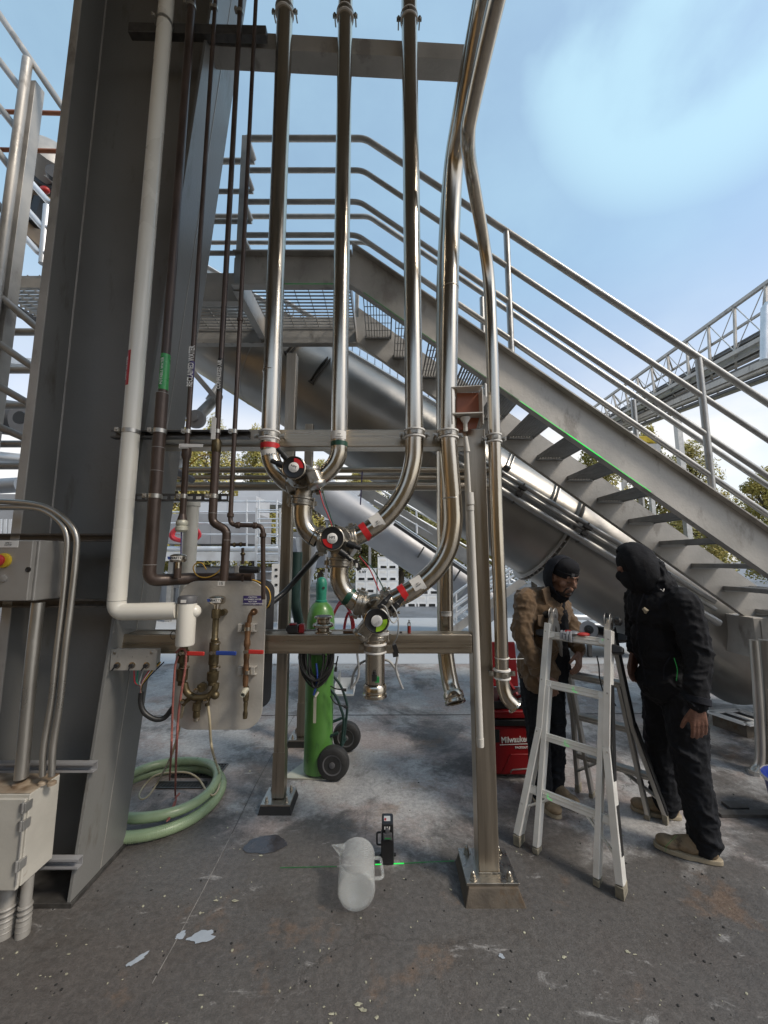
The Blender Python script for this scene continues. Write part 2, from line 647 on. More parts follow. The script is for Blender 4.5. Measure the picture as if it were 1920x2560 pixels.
# ================================================================ ground
def ground_mat():
    m = bpy.data.materials.new('stained_concrete')
    m.use_nodes = True
    t = m.node_tree
    b = t.nodes['Principled BSDF']
    co = t.nodes.new('ShaderNodeTexCoord')

    def noise(scale, det=5, rough=0.5, off=(0, 0, 0), st=(1, 1, 1), dist=0.0):
        mp = t.nodes.new('ShaderNodeMapping')
        mp.inputs[1].default_value = off
        mp.inputs[3].default_value = st
        t.links.new(co.outputs['Object'], mp.inputs[0])
        n = t.nodes.new('ShaderNodeTexNoise')
        n.inputs['Scale'].default_value = scale
        n.inputs['Detail'].default_value = det
        n.inputs['Roughness'].default_value = rough
        n.inputs['Distortion'].default_value = dist
        t.links.new(mp.outputs[0], n.inputs[0])
        return n.outputs[0]

    def rng(v, a, b_, c=0.0, d=1.0):
        n = t.nodes.new('ShaderNodeMapRange')
        n.interpolation_type = 'SMOOTHSTEP'
        t.links.new(v, n.inputs[0])
        for i, x in enumerate((a, b_, c, d)):
            n.inputs[i + 1].default_value = x
        return n.outputs[0]

    def mixc(f, a, c):
        n = t.nodes.new('ShaderNodeMix')
        n.data_type = 'RGBA'
        t.links.new(f, n.inputs[0])
        for i, x in ((6, a), (7, c)):
            if isinstance(x, tuple):
                n.inputs[i].default_value = (*x, 1)
            else:
                t.links.new(x, n.inputs[i])
        return n.outputs[2]
    c = mixc(rng(noise(0.9, 12, 0.72), 0.36, 0.64), (0.27, 0.265, 0.26), (0.45, 0.44, 0.43))
    # reddish film of dried must
    c = mixc(rng(noise(1.15, 12, 0.70, (4.2, 1.1, 0)), 0.46, 0.57, 0, 0.70), c, (0.30, 0.235, 0.21))
    # dark worn-in dirt
    # (denser nearer the camera, which also puts the roof's shade into the colour)
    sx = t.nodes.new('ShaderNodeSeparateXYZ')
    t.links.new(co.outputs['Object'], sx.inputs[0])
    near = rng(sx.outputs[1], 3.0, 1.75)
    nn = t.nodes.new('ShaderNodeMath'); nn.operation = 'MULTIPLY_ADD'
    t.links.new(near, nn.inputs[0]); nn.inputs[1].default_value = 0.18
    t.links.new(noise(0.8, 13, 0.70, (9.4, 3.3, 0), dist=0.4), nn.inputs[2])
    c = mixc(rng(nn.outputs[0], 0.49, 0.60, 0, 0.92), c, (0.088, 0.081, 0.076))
    c = mixc(rng(noise(2.6, 7, 0.7, (2.2, 8.3, 0)), 0.55, 0.64, 0, 0.62), c, (0.085, 0.075, 0.068))
    # rusty brown halo stains and fine swirling scratches
    c = mixc(rng(noise(1.9, 8, 0.65, (7.7, 2.1, 0)), 0.57, 0.66, 0, 0.55), c, (0.20, 0.130, 0.085))
    c = mixc(rng(noise(1.4, 12, 0.8, (3, 3, 0), (1.6, 0.7, 1), 2.5), 0.585, 0.60, 0, 0.30), c, (0.10, 0.095, 0.09))
    # pale scuffs and swirls
    c = mixc(rng(noise(3.0, 8, 0.72, (0, 5, 0), (1, 2.4, 1), 1.2), 0.60, 0.70, 0, 0.45), c, (0.50, 0.49, 0.48))
    # grain
    g = rng(noise(38, 8, 0.72), 0.33, 0.68, 0.76, 1.18)
    mu = t.nodes.new('ShaderNodeMix')
    mu.data_type = 'RGBA'
    mu.blend_type = 'MULTIPLY'
    mu.inputs[0].default_value = 1
    t.links.new(c, mu.inputs[6])
    t.links.new(g, mu.inputs[7])
    c = mu.outputs[2]
    g2 = rng(noise(170, 3, 0.7), 0.36, 0.66, 0.86, 1.12)
    mu2 = t.nodes.new('ShaderNodeMix')
    mu2.data_type = 'RGBA'
    mu2.blend_type = 'MULTIPLY'
    mu2.inputs[0].default_value = 1
    t.links.new(c, mu2.inputs[6])
    t.links.new(g2, mu2.inputs[7])
    c = mu2.outputs[2]
    # small dark pits and hairline cracks
    c = mixc(rng(noise(62, 3, 0.6, (5, 1, 0)), 0.66, 0.72, 0, 0.75), c, (0.045, 0.042, 0.04))
    vc = t.nodes.new('ShaderNodeTexVoronoi')
    vc.feature = 'DISTANCE_TO_EDGE'
    vc.inputs['Scale'].default_value = 0.9
    dm = t.nodes.new('ShaderNodeMix'); dm.data_type = 'RGBA'; dm.blend_type = 'ADD'; dm.inputs[0].default_value = 0.35
    dn = t.nodes.new('ShaderNodeTexNoise'); dn.inputs['Scale'].default_value = 2.2; dn.inputs['Detail'].default_value = 8; dn.inputs['Roughness'].default_value = 0.7
    t.links.new(co.outputs['Object'], dn.inputs[0]); t.links.new(co.outputs['Object'], dm.inputs[6]); t.links.new(dn.outputs['Color'], dm.inputs[7])
    t.links.new(dm.outputs[2], vc.inputs[0])
    cr = rng(vc.outputs['Distance'], 0.0050, 0.0015, 0, 0.6)
    cm = t.nodes.new('ShaderNodeMath'); cm.operation = 'MULTIPLY'
    t.links.new(cr, cm.inputs[0]); t.links.new(rng(noise(0.7, 3, 0.5, (8, 8, 0)), 0.50, 0.58), cm.inputs[1])
    c = mixc(cm.outputs[0], c, (0.05, 0.045, 0.04))
    # small pale specks
    vo = t.nodes.new('ShaderNodeTexVoronoi')
    vo.inputs['Scale'].default_value = 7.5
    vo.inputs['Randomness'].default_value = 1
    t.links.new(co.outputs['Object'], vo.inputs[0])
    sp = rng(vo.outputs['Distance'], 0.022, 0.010)
    c = mixc(sp, c, (0.42, 0.40, 0.33))
    t.links.new(c, b.inputs['Base Color'])
    t.links.new(rng(noise(1.7, 6, 0.6, (1, 1, 0)), 0.38, 0.60, 0.30, 0.70), b.inputs['Roughness'])
    b.inputs['Specular IOR Level'].default_value = 0.45
    bp = t.nodes.new('ShaderNodeBump')
    bp.inputs['Strength'].default_value = 0.55
    bp.inputs['Distance'].default_value = 0.006
    ad = t.nodes.new('ShaderNodeMath')
    ad.operation = 'ADD'
    t.links.new(noise(26, 8, 0.7), ad.inputs[0])
    t.links.new(noise(120, 4, 0.7), ad.inputs[1])
    t.links.new(ad.outputs[0], bp.inputs['Height'])
    t.links.new(bp.outputs[0], b.inputs['Normal'])
    return m


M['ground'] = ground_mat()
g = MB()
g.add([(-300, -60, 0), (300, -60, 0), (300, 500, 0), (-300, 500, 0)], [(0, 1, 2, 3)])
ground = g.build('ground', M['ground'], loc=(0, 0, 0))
ground['kind'] = 'structure'
ground['_o'] = (0, 0, 0)

M['joint'] = mk('joint_sealant', (0.22, 0.21, 0.20), 0.7, 0, 0.3, 20)
M['jointd'] = mk('dark_joint', (0.06, 0.055, 0.05), 0.8, 0, 0.3, 20)


def strip(name, pts, wd, mat, z=0.004, parent=ground):
    b = MB()
    pts = [V(p) for p in pts]
    L, Rr = [], []
    for i, p in enumerate(pts):
        d = (pts[min(i + 1, len(pts) - 1)] - pts[max(i - 1, 0)])
        n = V((-d.y, d.x, 0)).normalized()
        L.append(V((p.x, p.y, 0)) + n * wd / 2)
        Rr.append(V((p.x, p.y, 0)) - n * wd / 2)
    vs = []
    for l, r_ in zip(L, Rr):
        vs += [V((l.x, l.y, 0.0005)), V((l.x, l.y, z)), V((r_.x, r_.y, z)), V((r_.x, r_.y, 0.0005))]
    fs = []
    for i in range(len(L) - 1):
        a = i * 4
        fs += [(a + 1, a + 5, a + 6, a + 2), (a, a + 4, a + 5, a + 1), (a + 2, a + 6, a + 7, a + 3)]
    b.add(vs, fs)
    return b.build(name, mat, parent, smooth=False)


strip('expansion_joint', [gd(579, 2086), gd(515, 2212), gd(451, 2333), gd(380, 2460)], 0.0032, M['joint'], 0.002)
strip('expansion_joint', [gd(579, 2086), gd(640, 1960), gd(735, 1790)], 0.003, M['jointd'], 0.002)
strip('expansion_joint', [gd(0, 1780) + V((-6, 0, 0)), gd(300, 1790), gd(1150, 1787), gd(1900, 1772) + V((6, 0, 0))], 0.014, M['jointd'], 0.002)
strip('expansion_joint', [(-30, 6.4, 0), (30, 6.55, 0)], 0.03, M['jointd'], 0.002)

# dark tarmac beyond the concrete
M['tarmac'] = mk('damp_tarmac', (0.14, 0.15, 0.165), 0.5, 0, 0.25, 1.5, 0.3, 60)
g = MB()
yt = gd(960, 1545).y
g.add([(-80, yt, 0.004), (80, yt, 0.004), (80, 120, 0.004), (-80, 120, 0.004)], [(0, 1, 2, 3)])
g.build('tarmac', M['tarmac'], loc=(0, yt, 0)).__setitem__('kind', 'structure')
M['patch'] = mk('pale_concrete_apron', (0.50, 0.51, 0.52), 0.55, 0, 0.12, 1.2, 0.2, 50, col2=(0.40, 0.42, 0.44))
g = MB()
ya, yb = gd(960, 1660).y, gd(960, 1545).y
g.add([(-40, ya, 0.0035), (40, ya, 0.0035), (40, yb, 0.0035), (-40, yb, 0.0035)], [(0, 1, 2, 3)])
g.build('concrete_apron', M['patch'], loc=(0, ya, 0)).__setitem__('kind', 'structure')

M['puddle'] = mk('dark_puddle', (0.045, 0.043, 0.048), 0.24, 0, 0.35, 14, 0.25, 30, spec=0.5)
M['film'] = mk('pale_blue_blot', (0.36, 0.40, 0.45), 0.25, 0, 0.10, 9)  # flat pale blue colour with low roughness
M['splat'] = mk('cream_splash', (0.36, 0.35, 0.26), 0.7, 0, 0.35, 60)


def blot(name, u, v, rx, ry, mat, rot=0.0, seed=1, z=0.004, rag=0.22, parent=ground, n=26):
    c = gd(u, v)
    rnd = random.Random(seed)
    ph = [rnd.uniform(0, 6.28) for _ in range(5)]
    pts = []
    for i in range(n):
        a = 2 * math.pi * i / n
        k = 1 + rag * (0.5 * math.sin(2 * a + ph[0]) + 0.4 * math.sin(3 * a + ph[1]) + 0.4 * math.sin(5 * a + ph[2]) + 0.3 * math.sin(9 * a + ph[3]))
        x, y = rx * k * math.cos(a), ry * k * math.sin(a)
        pts.append((c.x + x * math.cos(rot) - y * math.sin(rot), c.y + x * math.sin(rot) + y * math.cos(rot)))
    b = MB()
    b.add([(x, y, z) for x, y in pts] + [(c.x, c.y, z)], [(i, (i + 1) % n, n) for i in range(n)])
    return b.build(name, mat, parent, smooth=False)


for (u, v, rx, ry, s, rt) in ((664, 2112, 0.11, 0.075, 3, 0.1),):
    blot('water_puddle', u, v, rx, ry, M['puddle'], rt, s, 0.003, 0.12)
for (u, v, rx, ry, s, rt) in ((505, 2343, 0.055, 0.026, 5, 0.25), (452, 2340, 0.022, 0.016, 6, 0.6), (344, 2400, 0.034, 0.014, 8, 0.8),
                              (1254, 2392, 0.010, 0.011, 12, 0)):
    blot('pale_blot', u, v, rx, ry, M['film'], rt, s, 0.003, 0.3)
rs = random.Random(3)
for (u, v, n, sp) in ((205, 2375, 5, .035), (130, 2440, 3, .02), (560, 2245, 12, .05), (505, 2285, 3, .02), (690, 2420, 6, .04), (840, 2540, 10, .06),
                      (915, 2515, 9, .06), (450, 2555, 9, .07), (1185, 2520, 5, .04), (1400, 2390, 5, .03), (640, 2155, 8, .045),
                      (1570, 2380, 3, .02), (730, 2420, 4, .03), (1020, 2200, 3, .03), (930, 2205, 3, .05), (820, 2520, 4, .05)):
    b = MB()
    for k in range(max(2, n // 2)):
        c = gd(u, v) + V((rs.gauss(0, sp * 0.6), rs.gauss(0, sp * 0.45), 0))
        r_ = rs.choice((.0015, .002, .003, .004, .007))
        q = rs.randint(7, 11)
        a0 = rs.uniform(0, 6)
        st = rs.uniform(1, 2.4)
        ring = [(c.x + r_ * st * rs.uniform(.45, 1.25) * math.cos(a0 + 6.283 * i / q), c.y + r_ * rs.uniform(.4, 1.25) * math.sin(a0 + 6.283 * i / q), 0.0028) for i in range(q)]
        b.add(ring + [(c.x, c.y, 0.004)], [(i, (i + 1) % q, q) for i in range(q)])
    b.build('cream_splash', M['splat'], ground, smooth=False)
# crumbs, leaves and grit lying about
b = MB()
bd = MB()
for k in range(430):
    u, v = rs.uniform(-100, 2020), 1800 + 760 * rs.random() ** 0.8
    c = gd(u, v)
    r_ = rs.choice((0.0012, 0.0016, 0.002, 0.003)) * (1 + 0.3 * c.y)
    (b if rs.random() < 0.45 else bd).ball((c.x, c.y, r_ * 0.3), (r_ * rs.uniform(.7, 1.7), r_ * rs.uniform(.7, 1.7), r_ * 0.5), 5, 3, Matrix.Rotation(rs.uniform(0, 3), 3, 'Z'))
o = b.build('pale_crumbs', M['splat'], loc=(0, 2, 0)); tag(o, 'pale crumbs and flecks scattered over the concrete floor', 'debris', None, 'stuff')
o = bd.build('dark_grit', M['gdark'], loc=(0, 2, 0)); tag(o, 'dark grit scattered over the concrete floor', 'grit', None, 'stuff')

# floor drains (two square iron grates, one half under the hose)
def drain(u0, v0, u1, v1, label):
    a, c = gd(u0, v0), gd(u1, v1)
    x0, x1, y0, y1 = a.x, c.x, c.y, a.y
    t = thing('floor_drain', ((x0 + x1) / 2, (y0 + y1) / 2, 0), label, 'drain grate', 'iron drain grates in the floor')
    m = MB(); m.box(x0, x1, y0, y1, 0.0008, 0.0020); m.build('drain_pit', M['gdark'], t)
    m = MB()
    for (p, q) in (((x0, y0), (x1, y0)), ((x0, y1), (x1, y1)), ((x0, y0), (x0, y1)), ((x1, y0), (x1, y1))):
        m.bar((*p, 0.006), (*q, 0.006), 0.012, 0.007)
    m.build('drain_frame', M['drain'], t)
    n = 14
    for i in range(1, n):
        x = x0 + (x1 - x0) * i / n
        m = MB(); m.bar((x, y0, 0.005), (x, y1, 0.005), 0.005, 0.006); m.build('grate_bar', M['drain'], t)
    for i in range(1, 5):
        y = y0 + (y1 - y0) * i / 5
        m = MB(); m.bar((x0, y, 0.0095), (x1, y, 0.0095), 0.004, 0.003); m.build('cross_bar', M['drain'], t)


drain(458, 1912, 545, 1944, 'iron floor drain grate behind the coiled green hose')
drain(398, 1957, 505, 1972, 'iron floor drain grate showing inside the green hose ring')

# ================================================================ unseen roof and walls behind the camera, invented to shade the front and tint reflections
t = thing('unseen_roof_and_walls', (0, -8, 0), 'open fronted warehouse roof and inner walls behind the pipe rack', 'building')
m = MB(); m.box(-9, 2.6, -3.4, 2.1, 6.4, 6.7); m.build('roof', M['roofm'], t)
m = MB(); m.box(-9, 7, -9.3, -9.0, 0, 6.4); m.build('unseen_rear_wall', M['wallm'], t)
m = MB(); m.box(-9.3, -9.003, -9, 1.6, 0, 6.4); m.build('unseen_side_wall', M['wallm'], t)
for y in (-3.1, -0.6):
    m = MB(); m.bar((-9, y, 6.15), (2.6, y, 6.15), 0.2, 0.49); m.build('unseen_roof_beam', M['colp'], t)

# ================================================================ steel column (tapered I section)
XL = -1.905
def xr(z):
    return -1.456 + 0.077 * z
Y0, Y1 = 1.99, 2.366
ZT = 6.4
t = thing('steel_column', (-1.65, 2.18, 0), 'massive grey painted tapered I-section steel column left of the pipe rack', 'steel column')
COL = t
FT = 0.016
def slab(m, xa, xb, za, zb, y0, y1, xa1=None, xb1=None):
    """plate with sloping sides: x limits at za and zb"""
    vs = []
    for (z, a, b_) in ((za, xa, xb), (zb, xa1, xb1)):
        vs += [(a, y0, z), (b_, y0, z), (b_, y1, z), (a, y1, z)]
    m.add(vs, [(0, 3, 2, 1), (4, 5, 6, 7), (0, 1, 5, 4), (1, 2, 6, 5), (2, 3, 7, 6), (3, 0, 4, 7)])
m = MB(); slab(m, xr(0.02) - FT, xr(0.02), 0.02, ZT, Y0, Y1, xr(ZT) - FT, xr(ZT)); m.build('right_flange', M['colp'], t, 0.002)
m = MB(); m.box(XL, XL + FT, Y0, Y1, 0.02, ZT); m.build('left_flange', M['colp'], t, 0.002)
m = MB(); m.box(XL - .020, XL + FT + .012, Y0 - .008, Y0 - .0005, 0.02, ZT); m.build('lit_flange_edge', M['galv_p'], t, 0.002)  # pale strip painting the light that catches the flange edge
m = MB(); slab(m, XL + FT, xr(0.02) - FT, 0.02, ZT, 2.173, 2.183, XL + FT, xr(ZT) - FT); m.build('web', M['colp'], t)
m = MB(); m.bar((xr(0.03) + 0.0008, 2.18, 0.03), (xr(ZT) + 0.0008, 2.18, ZT - 0.01), 0.004, 0.0025, (1, 0, 0)); m.build('weld_seam', M['galv_p'], t)
# weld beads in the corners of web and flanges
m = MB(); m.tube([(XL + FT, 2.173, 0.03), (XL + FT, 2.173, ZT)], 0.006, 8); m.tube([(xr(0.03) - FT, 2.173, 0.03), (xr(ZT) - FT, 2.173, ZT)], 0.006, 8); m.build('weld_bead', M['galv_p'], t)
m = MB(); m.box(XL - 0.04, xr(0) + 0.012, Y0 - 0.006, Y1 + 0.03, 0, 0.022); m.build('base_plate', M['drain'], t, 0.003)
# struts across the column recess
def strut(za, x0, x1, y, h=0.041, name='channel_strut', par=None, mat='dark', d=0.03, lip=0.006):
    m = MB()
    m.box(x0, x1, y + d - 0.003, y + d, za - h / 2, za + h / 2)
    m.box(x0, x1, y, y + d - 0.003, za + h / 2 - 0.003, za + h / 2)
    m.box(x0, x1, y, y + d - 0.003, za - h / 2, za - h / 2 + 0.003)
    m.box(x0, x1, y, y + 0.002, za + h / 2 - 0.003 - lip, za + h / 2 - 0.003)
    m.box(x0, x1, y, y + 0.002, za - h / 2 + 0.003, za - h / 2 + 0.003 + lip)
    return m.build(name, M[mat], par or COL)
for (v, u1) in ((1344, 283), (1508, 268), (1918, 224), (2158, 188)):
    z = at(200, v, 1.965).z
    strut(z, XL - 0.35 if v < 1600 else XL - 0.3, xr(z) + (0.0 if v < 1600 else 0.03), 1.957, par=COL, mat='mach' if v > 1600 else 'dark')

# upper black gantry beam of the top: rack top beam
t = thing('top_pipe_beam', (-0.4, 2.1, 4.75), 'horizontal square steel beam high up behind the tubes against the sky', 'steel beam')
a = at(380, 45, 2.03); b_ = at(1160, 112, 2.09)
zt = (a.z + b_.z) / 2
m = MB(); m.bar((-1.12, 2.08, 4.83), (at(1160, 112, 2.13).x, 2.15, 4.83), 0.12, 0.12); m.build('square_beam', M['galv_p'], t, 0.004)
m = MB(); m.bar((-1.55, 1.975, 4.80), (-0.72, 1.99, 4.80), 0.045, 0.07); m.build('channel_strut', M['dark'], t, 0.004)
# ================================================================ pipe rack
t = thing('pipe_rack_frame', (0.515, 2.13, 0), 'stainless square tube rack with front post on a bolted base plate and two cross beams', 'pipe rack')
RK = t
m = MB(); m.bar((0.515, 2.131, 0.082), (0.515, 2.131, 2.325), 0.102, 0.102, (0, 1, 0)); m.build('post', M['ss_v'], t, 0.006)
m = MB(); m.bar((0.515, 2.131, 0.079), (0.515, 2.131, 0.084), 0.112, 0.112, (0, 1, 0)); m.build('weld_foot', M['ss_d'], t, 0.002)
m = MB(); m.bar((-1.41, 2.131, 1.160), (0.463, 2.131, 1.160), 0.1, 0.1); m.build('lower_beam', M['ss_h'], t, 0.007)
m = MB(); m.bar((-1.27, 2.131, 2.272), (0.463, 2.131, 2.272), 0.1, 0.1); m.build('upper_beam', M['ss_h'], t, 0.005)
m = MB(); m.box(-1.40, -0.22, 2.1805, 2.186, 1.2085, 1.216); m.build('beam_flat_bar', M['galv'], t)
m = MB(); m.box(0.515 - .124, 0.515 + .124, 2.02, 2.245, 0.066, 0.079); m.build('base_plate', M['ss_d'], t, 0.002)
m = MB()
q0 = [(0.375, 1.985), (0.66, 1.985), (0.655, 2.27), (0.38, 2.27)]
q1 = [(0.398, 2.012), (0.632, 2.012), (0.632, 2.25), (0.398, 2.25)]
m.add([(x, y, 0) for x, y in q0] + [(x, y, 0.0658) for x, y in q1], [(4, 5, 6, 7), (0, 1, 5, 4), (1, 2, 6, 5), (2, 3, 7, 6), (3, 0, 4, 7)])
m.build('grout_pad', M['grout'], t, 0.006)
def nut(x, y, z, par, r=0.014, ax=(0, 0, 1), mat='ss_d', name='anchor_nut'):
    m = MB()
    ax = V(ax)
    o = V((x, y, z))
    m.lathe([(r * 1.5, 0), (r * 1.5, 0.003)], o, ax, 20)
    m.lathe([(r, 0.003), (r, 0.016)], o, ax, 6)
    m.lathe([(r * .72, 0.016), (r * .74, 0.022), (r * .6, 0.028), (r * .25, 0.032)], o, ax, 14)
    return m.build(name, M[mat], par)
for x in (-0.083, 0.083):
    for y in (2.05, 2.215):
        nut(0.515 + x * (1.05 if y < 2.1 else 1.0), y, 0.079, t)
# clamps helper: hose-bracket clamp with two white rings, band and side ears
def clamp(tube_o, x, y, z, r, par, back=True, wide=1.0):
    c = thing_part(par, 'pipe_clamp')
    m = MB(); 
    m.lathe([(r + .002, -0.012), (r + .0065, -0.012), (r + .0065, 0.012), (r + .002, 0.012)], (x, y, z), (0, 0, 1), 28)
    for sx in (-1, 1):
        m.box(x + sx * (r + .0065) - (0.026 if sx < 0 else 0), x + sx * (r + .0065) + (0.026 if sx > 0 else 0), y - 0.004, y + 0.006, z - 0.011, z + 0.011)
        m.cyl((x + sx * (r + .02), y - 0.016, z), (x + sx * (r + .02), y + 0.05, z), 0.005, n=8)
        m.lathe([(0.009, 0), (0.009, 0.007)], (x + sx * (r + .02), y - 0.012, z), (0, 1, 0), 6)
    m.box(x - 0.012, x + 0.012, y - r - 0.010, y - r - 0.0062, z - 0.008, z + 0.008)
    b_ = m.build('pipe_clamp', M['ss_d'], par)
    m = MB()
    for dz in (-0.019, 0.019):
        m.lathe([(r + .001, dz - .005), (r + .0085, dz - .004), (r + .0095, dz), (r + .0085, dz + .004), (r + .001, dz + .005)], (x, y, z), (0, 0, 1), 28)
    m.build('clamp_liner', M['label'], par)
def thing_part(par, name):
    return par

# ---------------- stainless product tubes
YT = 2.022
RT = 0.049
def band(path, i0, i1, r, mat, par, name='tape_band'):
    m = MB(); m.tube(path[i0:i1 + 1], r, 24, caps=False); return m.build(name, M[mat], par)
def seg_band(pc, d, w, r, mat, par, name='tape_band'):
    pc, d = V(pc), V(d).normalized()
    m = MB(); m.lathe([(r + .0002, -w / 2), (r + .0013, -w / 2 + .0005), (r + .0013, w / 2 - .0005), (r + .0002, w / 2)], pc, d, 28); return m.build(name, M[mat], par)
def wrap_label(pc, d, w, r, a0, a1, mat, par, name='paper_label'):
    """label wrapped on a tube: centre pc, tube direction d, width w, angles measured from -Y towards +side"""
    pc, d = V(pc), V(d).normalized()
    f = V((0, -1, 0)); f = (f - d * f.dot(d)).normalized()
    s = d.cross(f)
    m = MB(); n = 10
    vs = []
    for k in range(n + 1):
        a = R(a0 + (a1 - a0) * k / n)
        dr = f * math.cos(a) + s * math.sin(a)
        for h in (-w / 2, w / 2):
            vs.append(pc + dr * (r + 0.0013) + d * h)
    m.add(vs, [(2 * k, 2 * k + 1, 2 * k + 3, 2 * k + 2) for k in range(n)])
    return m.build(name, M[mat], par)

def tube_thing(label, path, r, base, gname='stainless product tubes on the rack', wall=0.002, n=28):
    t = thing('stainless_tube', base, label, 'steel tube', gname)
    m = MB(); m.tube(path, r, n, wall=wall); m.build('tube_wall', M['ss'], t)
    return t

# T1
X1 = at(674, 1076, YT).x
def weld(c, d, r, par, name='weld_line'):
    c, d = V(c), V(d).normalized()
    m = MB(); m.lathe([(r + .0001, -.003), (r + .0011, -.0015), (r + .0011, .0015), (r + .0001, .003)], c, d, 28); return m.build(name, M['ss_d'], par)
p1 = [V((X1 - 0.005, YT, 6.39)), at(675, 1110, YT)]
low = cat([at(675, 1110, YT), at(676, 1140, YT), at(688, 1172, YT), at(712, 1200, YT), at(728, 1210, YT)], 8)
T1 = tube_thing('leftmost thick stainless tube, red band above its bend, ending at the topmost valve', [p1[0]] + low, RT, (X1, YT, low[-1].z))
seg_band(at(675, 1117, YT), (0, 0, 1), 0.030, RT, 'red', T1)
wrap_label(at(675, 1098, YT), (0, 0, 1), 0.034, RT, -55, 50, 'label', T1)
wrap_label(at(676, 1135, YT), (at(676, 1125, YT) - at(678, 1145, YT)), 0.030, RT, -50, 50, 'label', T1)
text('tube_lettering', 'E-2 E-9', 0.017, at(677, 1136, YT - RT - .0022), FRONT, M['ink'], T1, 0.0003)
weld((X1, YT, at(676, 930, YT).z), (0, 0, 1), RT, T1)
clamp(T1, X1, YT, at(674, 1090, YT).z, RT, T1)
clamp(T1, X1 - .004, YT, at(705, 30, YT).z, RT, T1)
# T2
X2 = at(848, 1050, YT).x
low = cat([at(848, 1105, YT), at(847, 1132, YT), at(836, 1160, YT), at(816, 1183, YT), at(793, 1202, YT)], 8)
T2 = tube_thing('second stainless tube from the left, dark green band above its bend', [V((X2, YT, 6.39))] + low, 0.045, (X2, YT, low[-1].z))
seg_band(at(848, 1112, YT), (0, 0, 1), 0.026, 0.045, 'grn', T2)
wrap_label(at(848, 1092, YT), (0, 0, 1), 0.044, 0.045, -60, 58, 'label', T2)
for k, s_ in enumerate(('WINE', 'TRANSFER 2', 'TANK FARM')):
    text('label_lettering', s_, 0.0075, at(848, 1084 + 7 * k, YT - .0475), FRONT, M['ink'], T2, 0.0003)
clamp(T2, X2, YT, at(856, 40, YT).z, 0.045, T2)
# T3
X3 = at(1036, 1060, YT).x
low = cat([at(1036, 1098, YT), at(1033, 1150, YT), at(1018, 1210, YT), at(990, 1262, YT), at(952, 1303, YT), at(912, 1331, YT), at(888, 1343, YT)], 8)
T3 = tube_thing('third tube, sweeping down left in a wide bend to the middle valve', [V((X3 - .01, YT, 6.39))] + low, RT, (X3, YT, low[-1].z))
dd = at(936, 1315, YT) - at(912, 1331, YT)
seg_band(at(914, 1329, YT), dd, 0.034, RT, 'red', T3)
wrap_label(at(944, 1307, YT), dd, 0.062, RT, -60, 40, 'label', T3)
text('label_lettering', 'BIN\nW-12', 0.010, at(944, 1306, YT - RT - .003), (R(90), R(-35), 0), M['ink'], T3, 0.0003)
clamp(T3, X3, YT, at(1036, 1086, YT).z, RT, T3)
clamp(T3, X3 - .008, YT, at(1020, 48, YT).z, 0.046, T3)
# T4 (B)
low = cat([at(1120, 1098, YT), at(1126, 1180, YT), at(1132, 1260, YT), at(1132, 1318, YT), at(1119, 1375, YT), at(1088, 1425, YT), at(1040, 1468, YT), at(998, 1492, YT), at(976, 1503, YT)], 8)
topB = cat([at(1245, -190, 1.25), at(1212, 0, 1.5), at(1158, 300, 1.80), at(1137, 424, 1.95), at(1128, 600, 2.02), at(1124, 760, YT), at(1121, 940, YT), at(1120, 1090, YT)], 8)
T4 = tube_thing('thick tube right of centre, leaning at the top and curving down to the lowest valve', topB + low, RT, (0.35, YT, low[-1].z))
dd = at(1055, 1456, YT) - at(1020, 1478, YT)
seg_band(at(1010, 1484, YT), dd, 0.034, RT, 'red', T4)
wrap_label(at(1045, 1462, YT), dd, 0.060, RT, -60, 40, 'label', T4)
text('label_lettering', 'BIN\nDRAIN', 0.010, at(1045, 1461, YT - RT - .003), (R(90), R(-35), 0), M['ink'], T4, 0.0003)
clamp(T4, at(1120, 1088, YT).x, YT, at(1120, 1088, YT).z, RT, T4)
weld(at(1130, 1247, YT), (0.02, 0, 1), RT, T4)
weld(at(1125, 722, YT), (0.0, 0, 1), RT, T4)
# T5 (A) behind
YA = 2.33
upA = cat([at(1238, -190, 1.5), at(1203, 0, 1.72), at(1152, 270, 2.02), at(1127, 424, 2.2), at(1112, 640, 2.31), at(1108, 800, YA), at(1110, 1100, YA)], 8)
lowA = cat([at(1110, 1100, YA), at(1112, 1400, YA), at(1113.5, 1600, YA), at(1116, 1650, 2.32), at(1124, 1700, 2.29), at(1131, 1728, 2.26)], 8)
T5 = tube_thing('tube hanging behind the thick right tube, its open end pointing down by the post', upA[:-1] + lowA, 0.047, (0.37, YA, lowA[-1].z))
def ferrule(p, d, r, par, name='open_ferrule'):
    p, d = V(p), V(d).normalized()
    m = MB()
    m.lathe([(r + .0006, 0), (r + .009, .010), (r + .010, .034), (r + .004, .042), (r + .004, .046), (r + .011, .050), (r + .011, .062), (r - .002, .064), (r - .006, .060), (r - .008, .02)], p, d, 30, caps=False)
    m.build(name, M['ss'], par)
    m = MB(); m.lathe([(0.001, .012), (r - .007, .012), (r - .007, .0135), (0.001, .0135)], p, d, 24); m.build('dark_bore', M['gdark'], par)
ferrule(lowA[-1], lowA[-1] - lowA[-3], 0.047, T5)
text('tube_lettering', 'WINE PLANT', 0.011, at(1113, 1532, YA - .049), FRONT, M['ink'], T5, 0.0003)
wrap_label(at(1113, 1532, YA), (0, 0, 1), 0.028, 0.047, -38, 38, 'label', T5)
